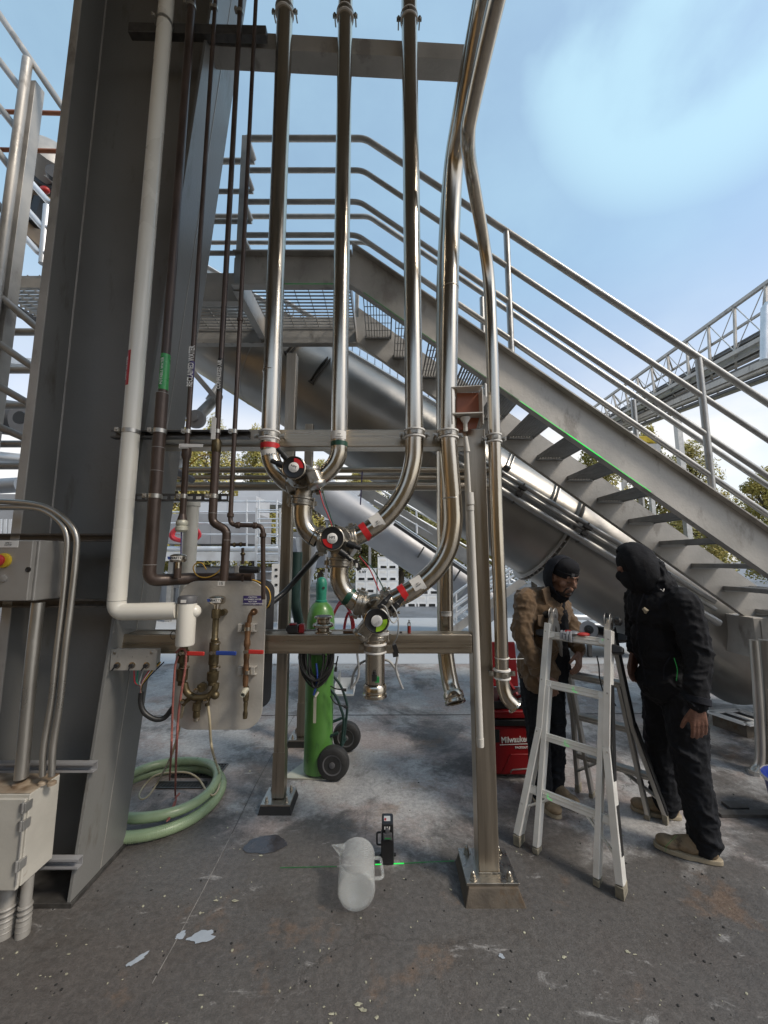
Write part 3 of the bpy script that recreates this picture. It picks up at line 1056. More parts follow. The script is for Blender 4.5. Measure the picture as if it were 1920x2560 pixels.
# T6 (C)
YC = 2.03
upC = cat([at(1290, -190, 1.0), at(1242, 0, 1.17), at(1182, 262, 1.42), at(1170, 347, 1.52), at(1181, 444, 1.74), at(1207, 590, 1.95), at(1222, 700, YC), at(1229, 850, YC), at(1235, 1060, YC)], 8)
lowC = cat([at(1235, 1060, YC), at(1241, 1300, YC), at(1250, 1500, YC), at(1254, 1640, YC), at(1256, 1700, YC), at(1265, 1740, YC - .01), at(1287, 1766, YC - .02)], 8)
T6 = tube_thing('slimmer tube furthest right, kinked at the top, elbow end over the red toolboxes', upC[:-1] + lowC, 0.0335, (0.61, YC, lowC[-1].z))
q = lowC[-1]; dq = (lowC[-1] - lowC[-4]).normalized()
m = MB(); m.lathe([(0.030, -.004), (0.040, -.002), (0.041, .003), (0.038, .005), (0.028, .004)], q, dq, 26); m.build('open_flange', M['ss'], T6)
for (u, v) in ((1235, 1097), (1255, 1684)):
    p = at(u, v, YC); clamp(T6, p.x, p.y, p.z, 0.0335, T6)
m = MB(); p = at(1255, 1644, YC); m.lathe([(0.034, -.002), (0.0365, -.002), (0.0365, .002), (0.034, .002)], p, (0, 0, 1), 22); m.bar(p + V((0.03, -.03, 0)), p + V((.10, -.03, .002)), .004, .002); m.build('cable_tie', M['label'], T6)

# ================================================================ valves (three way, dial indicator facing the camera)
def fitting(m, p, d, r, wide=0.014):
    """clamped union on a tube end"""
    m.lathe([(r, -wide * 1.6), (r + .012, -wide), (r + .012, -.002), (r + .014, -.002), (r + .014, .002), (r + .012, .002), (r + .012, wide), (r, wide * 1.6)], p, d, 26)


def union(p, d, r, par):
    p, d = V(p), V(d).normalized()
    m = MB(); fitting(m, p, d, r)
    s = d.cross(V((0, 1, 0))).normalized()
    for k in (-1, 1):
        m.box(0, 0, 0, 0, 0, 0) if False else None
        c = p + s * k * (r + .018)
        m.bar(c - d * .012, c + d * .012, .03, .022, (0, 1, 0))
        m.cyl(c - d * .03 + V((0, -.008, 0)), c + d * .03 + V((0, -.008, 0)), .005, n=8)
        m.lathe([(0.009, 0), (0.009, 0.008)], c + d * .02 + V((0, -.008, 0)), d, 6)
    return m.build('union_clamp', M['ss_d'], par, 0.001)


def valve(label, dial_uv, dial_Y, body, ports, sector, dial_r=0.053, logo='HPS', rot=0.0, act=None):
    c = at(*dial_uv, dial_Y)
    bc = V(body)
    t = thing('diverter_valve', bc, label, 'valve', 'diverter valves with round dials')
    m = MB()
    m.ball(bc, (.072, .055, .072), 24, 16)
    for (p, r) in ports:
        p = V(p)
        d = (p - bc)
        m.tube([bc, bc + d * .5, p], [r * 1.12, r * 1.08, r * 1.02], 24)
        dn = d.normalized()
        m.lathe([(r + .002, -.030), (r + .017, -.028), (r + .017, -.016), (r + .002, -.014)], p, dn, 26)
    m.build('valve_body', M['ss_d'], t, 0.002)
    for (p, r) in ports:
        union(p, V(p) - bc, r * 0.98, t)
    # bonnet and bolts
    ax = (c - bc); ax.normalize()
    m = MB()
    L = (c - bc).length
    m.tube([bc, c - ax * .055], .040, 24)
    for k in range(6):
        a = k * math.pi / 3 + .3
        s1 = ax.orthogonal().normalized(); s2 = ax.cross(s1)
        q = bc + ax * (L * .45) + s1 * (.058 * math.cos(a)) + s2 * (.058 * math.sin(a))
        m.lathe([(.007, 0), (.007, .012)], q, ax, 6)
    m.lathe([(.07, -.006), (.07, .006)], bc + ax * (L * .42), ax, 26)
    m.build('bonnet', M['ss_d'], t, 0.001)
    # actuator: diagonal air cylinder behind the dial
    if act:
        a0, a1, r = act
        a0, a1 = V(a0), V(a1)
        m = MB(); m.tube([a0, a1], r, 26); d = (a1 - a0).normalized()
        m.lathe([(r + .004, -.012), (r + .008, 0), (r + .004, .012)], a0, d, 26)
        m.lathe([(r + .004, -.012), (r + .008, 0), (r + .004, .012)], a1, d, 26)
        m.bar(a0 + V((0, -r * .8, 0)), a1 + V((0, -r * .8, 0)), .05, .018, (0, 1, 0))
        m.build('actuator', M['ss_d'], t, 0.003)
    f = V((0, -1, 0))
    m = MB()
    m.lathe([(dial_r - .010, -.060), (dial_r + .001, -.058), (dial_r + .001, -.004), (dial_r + .003, 0), (dial_r - .002, .003), (dial_r - .006, .001)], c, f, 36)
    hs = m.build('dial_housing', M['blk'], t)
    m = MB(); m.lathe([(dial_r + .0015, -.012), (dial_r + .0045, -.012), (dial_r + .0045, 0.001), (dial_r + .001, .003)], c, f, 36, caps=False); m.build('dial_rim', M['ss'], t)
    # sector
    m = MB(); n = 14
    a0, a1, mat = sector
    vs = []
    for k in range(n + 1):
        a = R(a0 + (a1 - a0) * k / n)
        for rr in (dial_r * .50, dial_r * .88):
            vs.append(c + V((math.sin(a) * rr, -.0052, math.cos(a) * rr)))
    m.add(vs, [(2 * k, 2 * k + 2, 2 * k + 3, 2 * k + 1) for k in range(n)])
    m.build('dial_sector', M[mat], t)
    m = MB(); m.lathe([(dial_r * .47, .003), (dial_r * .48, .006), (dial_r * .44, .0075)], c, f, 30); m.build('dial_centre', M['label'], t)
    q = c + V((0, -.0078, 0.004 if logo else 0))
    text('dial_lettering', logo, .017, q, (R(90), rot, 0), M['ink'], t, .0002, bold=.0003)
    for k in range(3):
        text('dial_small_print', 'OPEN AIR CLOSE', .0042, c + V((0, -.0078, -.008 - .005 * k)), (R(90), rot, 0), M['gcab'], t, .0002)
    return t, c


def switchbox(par, p, d, L=.07, r=.015):
    p, d = V(p), V(d).normalized()
    m = MB(); m.tube([p, p + d * L * .55, p + d * L * .6, p + d * L], [r, r, r * .75, r * .7], 14); m.build('solenoid', M['blk'], par)


b1 = at(762, 1203, YT)
v1, c1 = valve('topmost diverter valve, dial with a red quarter at upper right', (735, 1169), 1.84, b1,
               [(at(728, 1210, YT), .049), (at(795, 1201, YT), .047), (at(755, 1256, YT), .047)], (0, 95, 'red'), rot=R(25),
               act=(at(778, 1178, 1.93), at(792, 1212, 1.93), .042))
switchbox(v1, at(722, 1152, 1.90), V((-.5, 0, .55)), .085, .017)
switchbox(v1, at(712, 1166, 1.90), V((-.8, 0, .35)), .075, .017)
e1 = cat([at(757, 1262, YT), at(756, 1290, YT), at(762, 1316, YT), at(777, 1336, YT), at(796, 1348, YT)], 7)
t = thing('elbow_tube', e1[0], 'stainless elbow between the topmost and the middle valve', 'pipe elbow', 'stainless elbows between the valves')
m = MB(); m.tube(e1, .048, 28, wall=.002); m.build('elbow_wall', M['ss'], t)
seg_band(at(785, 1342, YT), e1[-1] - e1[-4], .006, .048, 'blk', t)
b2 = at(852, 1352, YT)
v2, c2 = valve('middle diverter valve, dial with a red quarter at lower left', (831, 1346), 1.84, b2,
               [(at(804, 1352, YT), .048), (at(884, 1345, YT), .047), (at(849, 1408, YT), .047)], (180, 265, 'red'),
               act=(at(826, 1338, 1.96), at(880, 1378, 1.94), .040))
switchbox(v2, at(868, 1358, 1.88), V((.8, 0, -.3)), .07, .017)
switchbox(v2, at(850, 1378, 1.88), V((.7, 0, -.5)), .07, .017)
e2 = cat([at(848, 1416, YT), at(848, 1445, YT), at(856, 1472, YT), at(874, 1494, YT), at(893, 1507, YT)], 7)
t = thing('elbow_tube', e2[0], 'stainless elbow with dark green band between the middle and the lowest valve', 'pipe elbow', 'stainless elbows between the valves')
m = MB(); m.tube(e2, .048, 28, wall=.002); m.build('elbow_wall', M['ss'], t)
seg_band(at(872, 1492, YT), e2[-2] - e2[-8], .030, .048, 'grn', t)
b3 = at(938, 1520, YT)
v3, c3 = valve('lowest diverter valve, dial with a lime green quarter at lower right', (942, 1552), 1.86, b3,
               [(at(898, 1508, YT), .048), (at(974, 1505, YT), .048), (at(938, 1590, YT), .048)], (80, 185, 'lime'), dial_r=.056, logo='', rot=R(-35),
               act=(at(968, 1500, 1.93), at(903, 1588, 1.93), .040))
switchbox(v3, at(948, 1520, 1.87), V((.55, 0, .6)), .085, .014)
switchbox(v3, at(978, 1528, 1.90), V((.55, 0, .6)), .085, .015)
m = MB(); m.bar(at(950, 1586, 1.88), at(972, 1584, 1.88), .014, .012); m.build('label_holder', M['label'], v3)
# outlet pipe under the lowest valve
po = [at(938, 1594, YT), at(937.5, 1706, YT)]
t = thing('outlet_tube', po[1], 'short stainless outlet tube with an open end under the lowest valve, clamped to the beam', 'outlet pipe')
m = MB(); m.tube(po, .049, 28, wall=.002); m.build('tube_wall', M['ss'], t)
ferrule(po[1] - V((0, 0, .004)), (0, 0, -1), .049, t)
clamp(t, po[0].x, YT, at(938, 1619, YT).z, .049, t)
m = MB(); p = at(936, 1700, YT - .055); m.box(p.x - .012, p.x + .012, p.y - .010, p.y + .004, p.z - .004, p.z + .028); m.cyl(p + V((0, -.002, .028)), p + V((0, -.002, .042)), .008, n=10); m.build('laser_target', M['blk'], t)
m = MB(); m.box(p.x + .003, p.x + .024, p.y - .003, p.y + .006, p.z - .012, p.z + .014); m.build('target_mark', M['laserf'], t)

# hanging cables by the outlet (grey, dropping from the beam)
def cable(name, pts, r, mat, label, cat_='cable', n=8, group=None, par=None):
    m = MB(); m.tube(cat(pts, 7), r, 10)
    o = m.build(name, M[mat] if isinstance(mat, str) else mat, par)
    if par is None:
        tag(o, label, cat_, group)
    return o


cable('grey_cable', [at(893, 1634, 2.0), at(897, 1675, 2.0), at(893, 1700, 2.0), at(877, 1722, 2.0)], .0055, 'gcab', 'grey cable tail hanging under the beam just left of the outlet tube')
cable('grey_cable', [at(995, 1634, 2.0), at(990, 1672, 2.0), at(998, 1700, 2.0), at(1007, 1722, 2.0)], .0055, 'gcab', 'grey cable tail hanging under the beam just right of the outlet tube')
cable('grey_cable', [at(878, 1720, 2.07), at(884, 1685, 2.07), at(902, 1658, 2.07), at(935, 1648, 2.1), at(970, 1652, 2.07), at(988, 1672, 2.07), at(996, 1690, 2.07)], .006, 'gcab', 'grey cable looped in an arch behind the outlet tube')
c = cable('sensor_cable', [at(975, 1508, 1.9), at(990, 1530, 1.88), at(996, 1560, 1.88), at(993, 1590, 1.9), at(983, 1610, 1.93)], .0035, 'gcab', 'thin sensor cable with a black plug dangling from the lowest valve')
m = MB(); p = at(988, 1627, 1.96); m.bar(p + V((-.006, 0, .03)), p + V((.008, 0, -.012)), .022, .022); m.bar(p + V((-.012, 0, -.018)), p + V((.014, 0, -.014)), .02, .022); m.build('plug', M['blk'], c)
cable('sensor_cable', [at(955, 1512, 1.85), at(965, 1520, 1.83), at(975, 1548, 1.84), at(985, 1557, 1.85), at(996, 1545, 1.87)], .0035, 'gcab', 'thin pale sensor cable curling over the lowest valve', 'cable')
for (u0, u1, mt, nm) in ((808, 833, 'redhose', 'red'), (816, 836, 'grn', 'green')):
    cable('air_line', [at(u0 - 10, 1225, 1.98), at(u0, 1260, 1.97), at((u0 + u1) / 2, 1290, 1.97), at(u1, 1322, 1.97)], .003, mt, 'thin %s air line from the topmost to the middle valve' % nm, 'air line')
for (u0, u1, mt, nm) in ((898, 948, 'redhose', 'red'), (902, 962, 'grn', 'green')):
    cable('air_line', [at(u0, 1390, 1.96), at((u0 + u1) / 2 + 2, 1425, 1.97), at(u1, 1478, 1.97)], .003, mt, 'thin %s air line from the middle to the lowest valve' % nm, 'air line')
c = cable('sensor_cable', [at(862, 1388, 1.88), at(878, 1396, 1.87), at(888, 1402, 1.88)], .004, 'gcab', 'short sensor lead with a black plug under the middle valve')
m = MB(); p = at(893, 1414, 1.88); m.bar(p + V((-.012, 0, .028)), p + V((.012, 0, -.022)), .026, .022); m.build('plug', M['blk'], c)
m = MB(); m.box(p.x - .006, p.x + .004, p.y - .0145, p.y - .013, p.z - .008, p.z + .012); m.build('plug_label', M['label'], c)
# purple strap hanging behind
m = MB(); m.bar(at(906, 1170, 3.7), at(901, 1262, 3.7), .012, .004, (0, 1, 0)); o = m.build('hanging_strap', M['purp'], None); tag(o, 'purple strap hanging from the thin horizontal pipes', 'strap')

# ================================================================ water and air pipes at the left
def clip(par, x, y, z, r):
    """strut clamp: pale metal saddle with a screw"""
    m = MB()
    m.lathe([(r + .0005, -.011), (r + .0025, -.011), (r + .0025, .011), (r + .0005, .011)], (x, y, z), (0, 0, 1), 22)
    m.box(x - r - .014, x - r + .004, y - r - .004, y + .004, z - .011, z + .011)
    m.cyl((x - r - .004, y - r - .010, z), (x - r - .004, y - r + .012, z), .006, n=8)
    return m.build('strut_clamp', M['cond'], par, 0.001)


YW = 1.93
zs1 = at(450, 1079, YW).z
zs2 = at(450, 1241, YW).z
# rack struts carried by the frame
strut(zs1, -1.44, at(622, 1079, 1.97).x, 1.962, 0.041, 'channel_strut', RK, 'dark', 0.04)
m = MB()
x0, x1 = at(338, 1241, 1.96).x, at(571, 1241, 1.96).x
m.box(x0, x1, 1.958, 1.962, zs2 + .006, zs2 + .019)
m.box(x0, x1, 1.958, 1.962, zs2 - .019, zs2 - .010)
n = 11
for k in range(n + 1):
    xx = x0 + (x1 - x0) * k / n
    m.box(max(x0, xx - .008), min(x1, xx + .008), 1.958, 1.962, zs2 - .010, zs2 + .006)
m.box(x0, x1, 1.962, 1.985, zs2 + .016, zs2 + .019)
m.box(x0, x1, 1.962, 1.985, zs2 - .019, zs2 - .016)
m.build('slotted_strut', M['dark'], RK)
# white jacketed pipe
XW = -1.312
zel = at(290, 1530, YW).z
pw = fil([(XW, YW, 6.39), (XW, YW, zel), (at(445, 1527, YW).x, YW, zel + .006)], .05, 8)
t = thing('white_jacketed_pipe', (XW, YW, zel), 'thick white jacketed pipe running down the steel column to a tee', 'pipe')
m = MB(); m.tube(pw, .0415, 30); m.build('pipe_jacket', M['pvc'], t)
xt = at(466, 1550, YW).x
m = MB(); m.tube([(xt, YW, at(466, 1508, YW).z), (xt, YW, at(460, 1609, YW).z), (xt, YW, at(460, 1613, YW).z)], [.0435, .0435, .040], 30)
m.ball((xt + .028, YW + .012, zel + .002), (.034, .034, .034), 18, 12); m.build('tee_jacket', M['pvc'], t)
zc = at(466, 1508, YW).z
m = MB(); m.lathe([(.0445, 0), (.0445, .026), (.038, .036), (.015, .039)], (xt, YW, zc), (0, 0, 1), 28); m.build('tee_cap', M['hub'], t)
m = MB(); m.box(xt - .010, xt + .016, YW - .0462, YW - .0448, zc + .006, zc + .021); m.build('cap_label', M['label'], t)
zr0, zr1 = at(330, 970, YW).z, at(330, 884, YW).z
m = MB(); n = 8; vs = []
for k in range(n + 1):
    a = R(-72 + 62 * k / n)
    for z in (zr0, zr1):
        vs.append((XW + math.sin(a) * .0422, YW - math.cos(a) * .0422, z))
m.add(vs, [(2 * k, 2 * k + 1, 2 * k + 3, 2 * k + 2) for k in range(n)]); m.build('red_label', M['red'], t)
text('label_lettering', 'HOT WATER', .022, (XW - .030, YW - .0305, (zr0 + zr1) / 2), (R(90), R(-90), R(-38)), M['wink'], t, .0003)
for (v,) in ((1080,), (60,)):
    z = at(330, v, YW).z
    clip(t, XW, YW, z, .042)
for z in (zel + .055,):
    m = MB(); m.lathe([(.0416, -.0008), (.0421, 0), (.0416, .0008)], (XW, YW, z), (0, 0, 1), 28); m.build('jacket_seam', M['ink'], t)

# P1 thick brown pipe
XP1 = -1.163
zp = at(374, 1452, YW).z
t = thing('brown_water_pipe', (XP1, YW, zp), 'brown potable water pipe with a green label, right of the white pipe', 'pipe')
m = MB(); m.tube([(XP1 + .004, YW, 6.39), (XP1 + .002, YW, at(400, 985, YW).z)], .023, 22); m.build('bare_pipe', M['brown'], t)
m = MB(); m.tube(fil([(XP1, YW, at(400, 985, YW).z), (XP1, YW, zp), (-1.02, YW + .155, zp + .004), (-.70, YW + .155, zp + .006)], .05, 8), .0305, 24); m.build('pipe_jacket', M['brown'], t)
for v in (985, 1120, 1178, 1412):
    m = MB(); m.lathe([(.0306, -.001), (.0312, 0), (.0306, .001)], (XP1, YW, at(390, v, YW).z), (0, 0, 1), 24); m.build('jacket_seam', M['gcab'], t)
z0, z1 = at(405, 976, YW).z, at(405, 888, YW).z
m = MB(); m.tube([(XP1 + .002, YW, z0), (XP1 + .002, YW, z1)], .0238, 24, caps=False); m.build('green_label', M['grnl'], t)
text('label_lettering', 'POTABLE WATER', .019, (XP1 + .002, YW - .0243, (z0 + z1) / 2), (R(90), R(-90), 0), M['wink'], t, .0003)
clip(t, XP1, YW, zs1, .031); clip(t, XP1, YW, zs2, .031); clip(t, XP1 + .004, YW, at(469, 18, YW).z, .024)

# P2 reclaimed water
XP2 = -1.017
t = thing('reclaimed_water_pipe', (XP2, YW, at(455, 1330, YW).z), 'thin brown pipe lettered RECLAIMED WATER with a pale nozzle at its foot', 'pipe')
zb = at(455, 1300, YW).z
m = MB(); m.tube([(XP2, YW, 6.39), (XP2, YW, at(470, 1120, YW).z)], .0125, 18); m.tube([(XP2, YW, at(470, 1120, YW).z), (XP2, YW, at(470, 1130, YW).z), (XP2, YW, at(470, 1140, YW).z), (XP2, YW, at(466, 1150, YW).z), (XP2, YW, zb), (XP2, YW, zb - .004)], [.022, .024, .024, .0155, .0155, .021], 20)
m.tube([(XP2, YW, zb + .03), (XP2, YW, zb)], [.016, .024], 18); m.build('pipe_run', M['brown'], t)
m = MB(); m.lathe([(.022, 0), (.028, -.008), (.028, -.024), (.024, -.030), (.030, -.036), (.030, -.052), (.022, -.06)], (XP2, YW, zb), (0, 0, 1), 22); m.build('nozzle', M['pale'], t)
cable('nozzle_wire', [(XP2, YW, zb - .05), (XP2 - .003, YW + .01, zb - .13), (XP2 - .006, YW + .02, at(445, 1385, YW).z)], .003, 'purp', '', par=t)
m = MB(); z = at(470, 1120, YW).z; m.box(XP2 - .022, XP2 + .02, YW - .036, YW - .024, z - .012, z + .012); m.bar((XP2 - .01, YW - .038, z + .002), (XP2 + .10, YW - .038, z + .001), .004, .016); m.build('valve_handle', M['label'], t)
text('pipe_lettering', 'RECLAIMED WATER', .041, (XP2 + .001, YW - .0135, (at(480, 975, YW).z + at(480, 862, YW).z) / 2), (R(90), R(-90), 0), M['wink'], t, .0004, bold=.0006, sx=.62)
m = MB(); m.tube([(XP2, YW, at(480, 945, YW).z), (XP2, YW, at(480, 905, YW).z)], .0129, 18, caps=False); m.build('purple_label', M['purp'], t)
clip(t, XP2, YW, zs1, .0135); clip(t, XP2, YW, zs2, .0160); clip(t, XP2, YW, at(538, 20, YW).z, .013)
# P3 compressed air
XP3 = -.865
t = thing('compressed_air_pipe', (XP3, YW, at(560, 1445, YW).z), 'dark pipe lettered COMPRESSED AIR that steps right above the panel', 'pipe')
zj = at(540, 1292, YW).z; xj = at(566, 1315, YW).x; zk = at(566, 1318, YW).z
m = MB(); m.tube([(XP3, YW, 6.39), (XP3, YW, at(545, 1128, YW).z)], .0145, 18)
m.tube(fil([(XP3, YW, at(545, 1128, YW).z), (XP3, YW, zj - .03), (xj, YW + .01, zk - .012), (xj - .008, YW + .02, at(558, 1452, YW).z)], .03, 6), .0205, 20); m.build('pipe_run', M['brown'], t)
for v in (1283, 1330, 1350):
    p = at(545 if v < 1300 else 566, v, YW); m = MB(); m.lathe([(.0206, -.001), (.0213, 0), (.0206, .001)], (XP3 if v < 1300 else xj, YW + (0 if v < 1300 else .012), p.z), (0, 0, 1), 20); m.build('jacket_seam', M['gcab'], t)
z0, z1 = at(548, 981, YW).z, at(548, 898, YW).z
m = MB(); m.tube([(XP3, YW, z0), (XP3, YW, z1)], .0150, 18, caps=False); m.build('black_label', M['ink'], t)
text('pipe_lettering', 'COMPRESSED AIR', .029, (XP3 + .001, YW - .0156, (z0 + z1) / 2), (R(90), R(-90), 0), M['wink'], t, .0004, bold=.0004, sx=.70)
clip(t, XP3, YW, zs1, .0155); clip(t, XP3, YW, zs2, .021); clip(t, XP3, YW, at(598, 30, YW).z, .015)
m = MB(); p = at(534, 1072, YW - .045); m.bar(p + V((0, 0, -.055)), p + V((0, 0, .055)), .022, .004, (0, 1, 0)); m.lathe([(.011, -.003), (.011, .003)], p + V((0, 0, .052)), (0, 1, 0), 14); m.build('valve_handle', M['label'], t, .001)
m = MB(); p = at(536, 1118, YW); m.lathe([(.020, -.03), (.024, -.02), (.024, .03), (.02, .04)], (XP3, YW, p.z), (0, 0, 1), 18); m.build('valve_body', M['bronze'], t)
# P4
XP4 = -.775
zj = at(580, 1308, YW).z; xj = at(657, 1320, YW).x
t = thing('rusty_air_pipe', (xj, YW, at(660, 1480, YW).z), 'thin rusty pipe that jogs right and drops behind the panel corner', 'pipe')
pp = fil([(XP4 + .002, YW, 6.39), (XP4, YW, at(582, 1280, YW).z), (XP4, YW, zj - .008), (xj, YW, zj - .012), (xj + .004, YW + .04, at(660, 1500, YW).z)], .035, 6)
m = MB(); m.tube(pp, .0115, 16); m.build('pipe_run', M['brown'], t)
for q in ((XP4, YW, at(580, 1288, YW).z, 0, 0, 1), (XP4 + .04, YW, zj - .010, 1, 0, 0), (xj - .04, YW, zj - .012, 1, 0, 0), (xj + .001, YW + .004, zj - .06, 0, 0, 1)):
    m = MB(); m.lathe([(.012, -.012), (.0165, -.008), (.0165, .008), (.012, .012)], q[:3], q[3:], 14); m.build('coupling', M['brown'], t)
clip(t, XP4, YW, zs1, .0125)
m = MB(); m.lathe([(.012, -.010), (.0155, -.006), (.0155, .006), (.012, .010)], (XP4, YW, at(607, 800, YW).z), (0, 0, 1), 14); m.build('coupling', M['brown'], t)

# ================================================================ manifold panel
YP = 2.035
pz0, pz1 = .756, 1.488
px0, px1 = -1.062, -.612
t = thing('manifold_panel', ((px0 + px1) / 2, YP, pz0), 'rounded steel panel numbered 15 with valves and hose fittings, hung on the lower beam', 'panel')
def rrect(x0, x1, z0, z1, r, n=7):
    pts = []
    for (cx, cz, a0) in ((x1 - r, z0 + r, -90), (x1 - r, z1 - r, 0), (x0 + r, z1 - r, 90), (x0 + r, z0 + r, 180)):
        for k in range(n + 1):
            a = R(a0 + 90 * k / n)
            pts.append((cx + r * math.cos(a), cz + r * math.sin(a)))
    return pts
m = MB(); m.prism(rrect(px0, px1, pz0, pz1, .095, 10), (0, YP, 0), (1, 0, 0), (0, 0, 1), (0, .012, 0)); PN = m.build('plate', M['plate'], t, .002)
m = MB(); p = at(553, 1459, YP); m.box(p.x - .018, p.x + .018, YP - .0022, YP - .0002, p.z - .012, p.z + .012); m.build('number_plate', M['label'], t)
text('number', '15', .022, p + V((0, -.0030, 0)), FRONT, M['ink'], t, .0003)
p = at(632, 1501, YP); m = MB(); m.box(p.x - .049, p.x + .049, YP - .0022, YP - .0002, p.z - .024, p.z + .024); m.build('caution_plate', M['purp'], t)
for k, s_ in enumerate(('CAUTION', 'RECLAIMED WATER', 'NOT FOR', 'HUMAN CONSUMPTION')):
    text('caution_lettering', s_, .0098, p + V((0, -.0030, .0165 - .0112 * k)), FRONT, M['wink'], t, .0002, bold=.00015)
YF = YP - .045
def col(name, u, prof, mat, par=t, y=YF):
    """turned fitting: list of (v, radius)"""
    m = MB(); x = at(u, prof[0][0], y).x
    z0 = at(u, prof[0][0], y).z
    m.lathe([(r, at(u, v, y).z - z0) for v, r in prof], (x, y, z0), (0, 0, 1), 22)
    return m.build(name, M[mat], par)
# left column under the tee
col('hot_branch', 460, [(1613, .020), (1625, .020), (1626, .026), (1655, .026), (1656, .015), (1664, .015), (1666, .019), (1670, .019), (1672, .027), (1700, .025), (1703, .018), (1712, .018)], 'bronze')
col('cold_branch', 541, [(1521, .014), (1524, .022), (1545, .022), (1546, .0155), (1595, .0155), (1598, .020), (1604, .018), (1605, .024), (1660, .024), (1662, .020), (1678, .018), (1680, .028), (1700, .026), (1704, .020), (1712, .020)], 'bronze')
for u in (462, 540):
    for v in (1608, 1668):
        p = at(u, v, YF); m = MB(); m.lathe([(.0205, -.004), (.0225, -.003), (.0225, .003), (.0205, .004)], p, (0, 0, 1), 22); m.build('bright_union', M['ss'], t)
# U bend joining them and outlets
m = MB(); m.tube(cat([at(461, 1708, YF), at(466, 1728, YF), at(482, 1742, YF), at(502, 1745, YF), at(522, 1740, YF), at(536, 1725, YF), at(540, 1708, YF)], 6), .0165, 16)
m.tube([at(502, 1744, YF), at(494, 1762, YF)], .015, 14)
m.tube([at(505, 1718, YF), at(505, 1718, YP - .002)], .018, 14)
m.lathe([(.022, 0), (.022, -.022)], at(508, 1716, YF + .01), (0, 1, 0), 16)
m.tube([at(478, 1744, YF), at(462, 1755, YF), at(458, 1762, YF)], .011, 12)
m.tube([at(522, 1744, YF), at(518, 1755, YF), at(519, 1764, YF)], .011, 12)
m.ball(at(538, 1738, YF), .02, 14, 10)
m.build('u_bend', M['bronze'], t)
for (u, v) in ((492, 1724), (458, 1752), (516, 1751)):
    p = at(u, v, YF - .018); m = MB(); m.lathe([(.010, 0), (.012, -.006), (.010, -.014), (.004, -.016)], p, (0, 1, 0), 14); m.build('bright_knob', M['ss'], t)
col('quick_coupler', 493, [(1758, .020), (1775, .020), (1777, .013), (1779, .017), (1792, .017), (1794, .012), (1803, .011)], 'bronze')
p = at(491, 1797, YF); m = MB(); m.lathe([(.012, .008), (.015, .005), (.015, -.008), (.010, -.012)], p, (0, 0, 1), 16); m.build('bright_tip', M['ss'], t)
# WATTS vacuum breaker
def watts(par, u, v, y, s=1.0):
    p = at(u, v, y)
    m = MB(); m.lathe([(.014 * s, -.052 * s), (.014 * s, -.022 * s), (.034 * s, -.020 * s), (.040 * s, -.012 * s), (.040 * s, .010 * s), (.036 * s, .014 * s), (.022 * s, .020 * s), (.004, .022 * s)], p, (0, 0, 1), 28)
    m.build('vacuum_breaker', M['ss'], par)
    m = MB(); n = 8; vs = []
    for k in range(n + 1):
        a = R(-46 + 92 * k / n)
        for z in (-.010, .009):
            vs.append(p + V((math.sin(a) * .0408 * s, -math.cos(a) * .0408 * s, z * s)))
    m.add(vs, [(2 * k, 2 * k + 1, 2 * k + 3, 2 * k + 2) for k in range(n)]); m.build('breaker_label', M['label'], par)
    text('breaker_lettering', 'WATTS', .0165 * s, p + V((.008, -.0415 * s, -.0005)), FRONT, M['ink'], par, .0003, bold=.0006)
    m = MB()
    for k in (-1, 0, 1):
        q = p + V((-.026 * s + k * .005, -.0395 * s, 0)); m.bar(q + V((-.002, 0, .007)), q + V((.003, 0, -.007)), .003, .003, (0, 1, 0))
    m.build('breaker_emblem', M['blueh'], par)
watts(t, 543, 1499, YF)
m = MB(); m.lathe([(.016, 0), (.018, .028), (.014, .04)], at(555, 1532, YF), (0, 1, 0), 16); m.build('branch_stub', M['bronze'], t)
# handles
def handle(par, u0, u1, v, mat, y=YF - .03):
    a, b_ = at(u0, v, y), at(u1, v + 1.5, y)
    m = MB(); m.bar(a, a + (b_ - a) * .3, .005, .014); m.lathe([(.010, -.006), (.010, .008)], a, (0, -1, 0), 6); m.build('handle_root', M['ss'], par)
    m = MB(); m.bar(a + (b_ - a) * .16, b_, .010, .020, (0, 0, 1)); o = m.build('lever_handle', M[mat], par, .004)
    return o
lab(handle(t, 453, 511, 1633, 'redh'), 'red lever handle at the left')
lab(handle(t, 530, 591, 1632, 'blueh'), 'blue lever handle in the middle')
lab(handle(t, 614, 659, 1629, 'redh'), 'red lever handle at the right')
# right column
YR = YF + .004
p = at(631, 1531, YR)
m = MB(); m.tube(cat([at(636, 1530, YP), at(634, 1530, YR), at(626, 1538, YR), at(623, 1556, YR)], 6), .0115, 14); m.lathe([(.017, 0), (.017, .014)], at(634, 1530, YR - .008), (0, 1, 0), 16); m.build('copper_elbow', M['copper'], t)
col('air_branch', 620, [(1556, .014), (1575, .015), (1596, .0125), (1604, .016), (1612, .017), (1618, .012), (1640, .015), (1652, .012), (1664, .014), (1690, .013), (1700, .014), (1716, .012)], 'copper', y=YR)
col('air_coupler', 616, [(1716, .012), (1740, .015), (1752, .013), (1754, .009), (1760, .011), (1775, .0085), (1784, .012), (1796, .010)], 'bronze', y=YR)
m = MB(); m.tube([at(617, 1722, YR), at(610, 1730, YR - .02), at(606, 1738, YR - .045)], [.013, .015, .013], 16, wall=.004); m.build('angled_outlet', M['pale'], t)
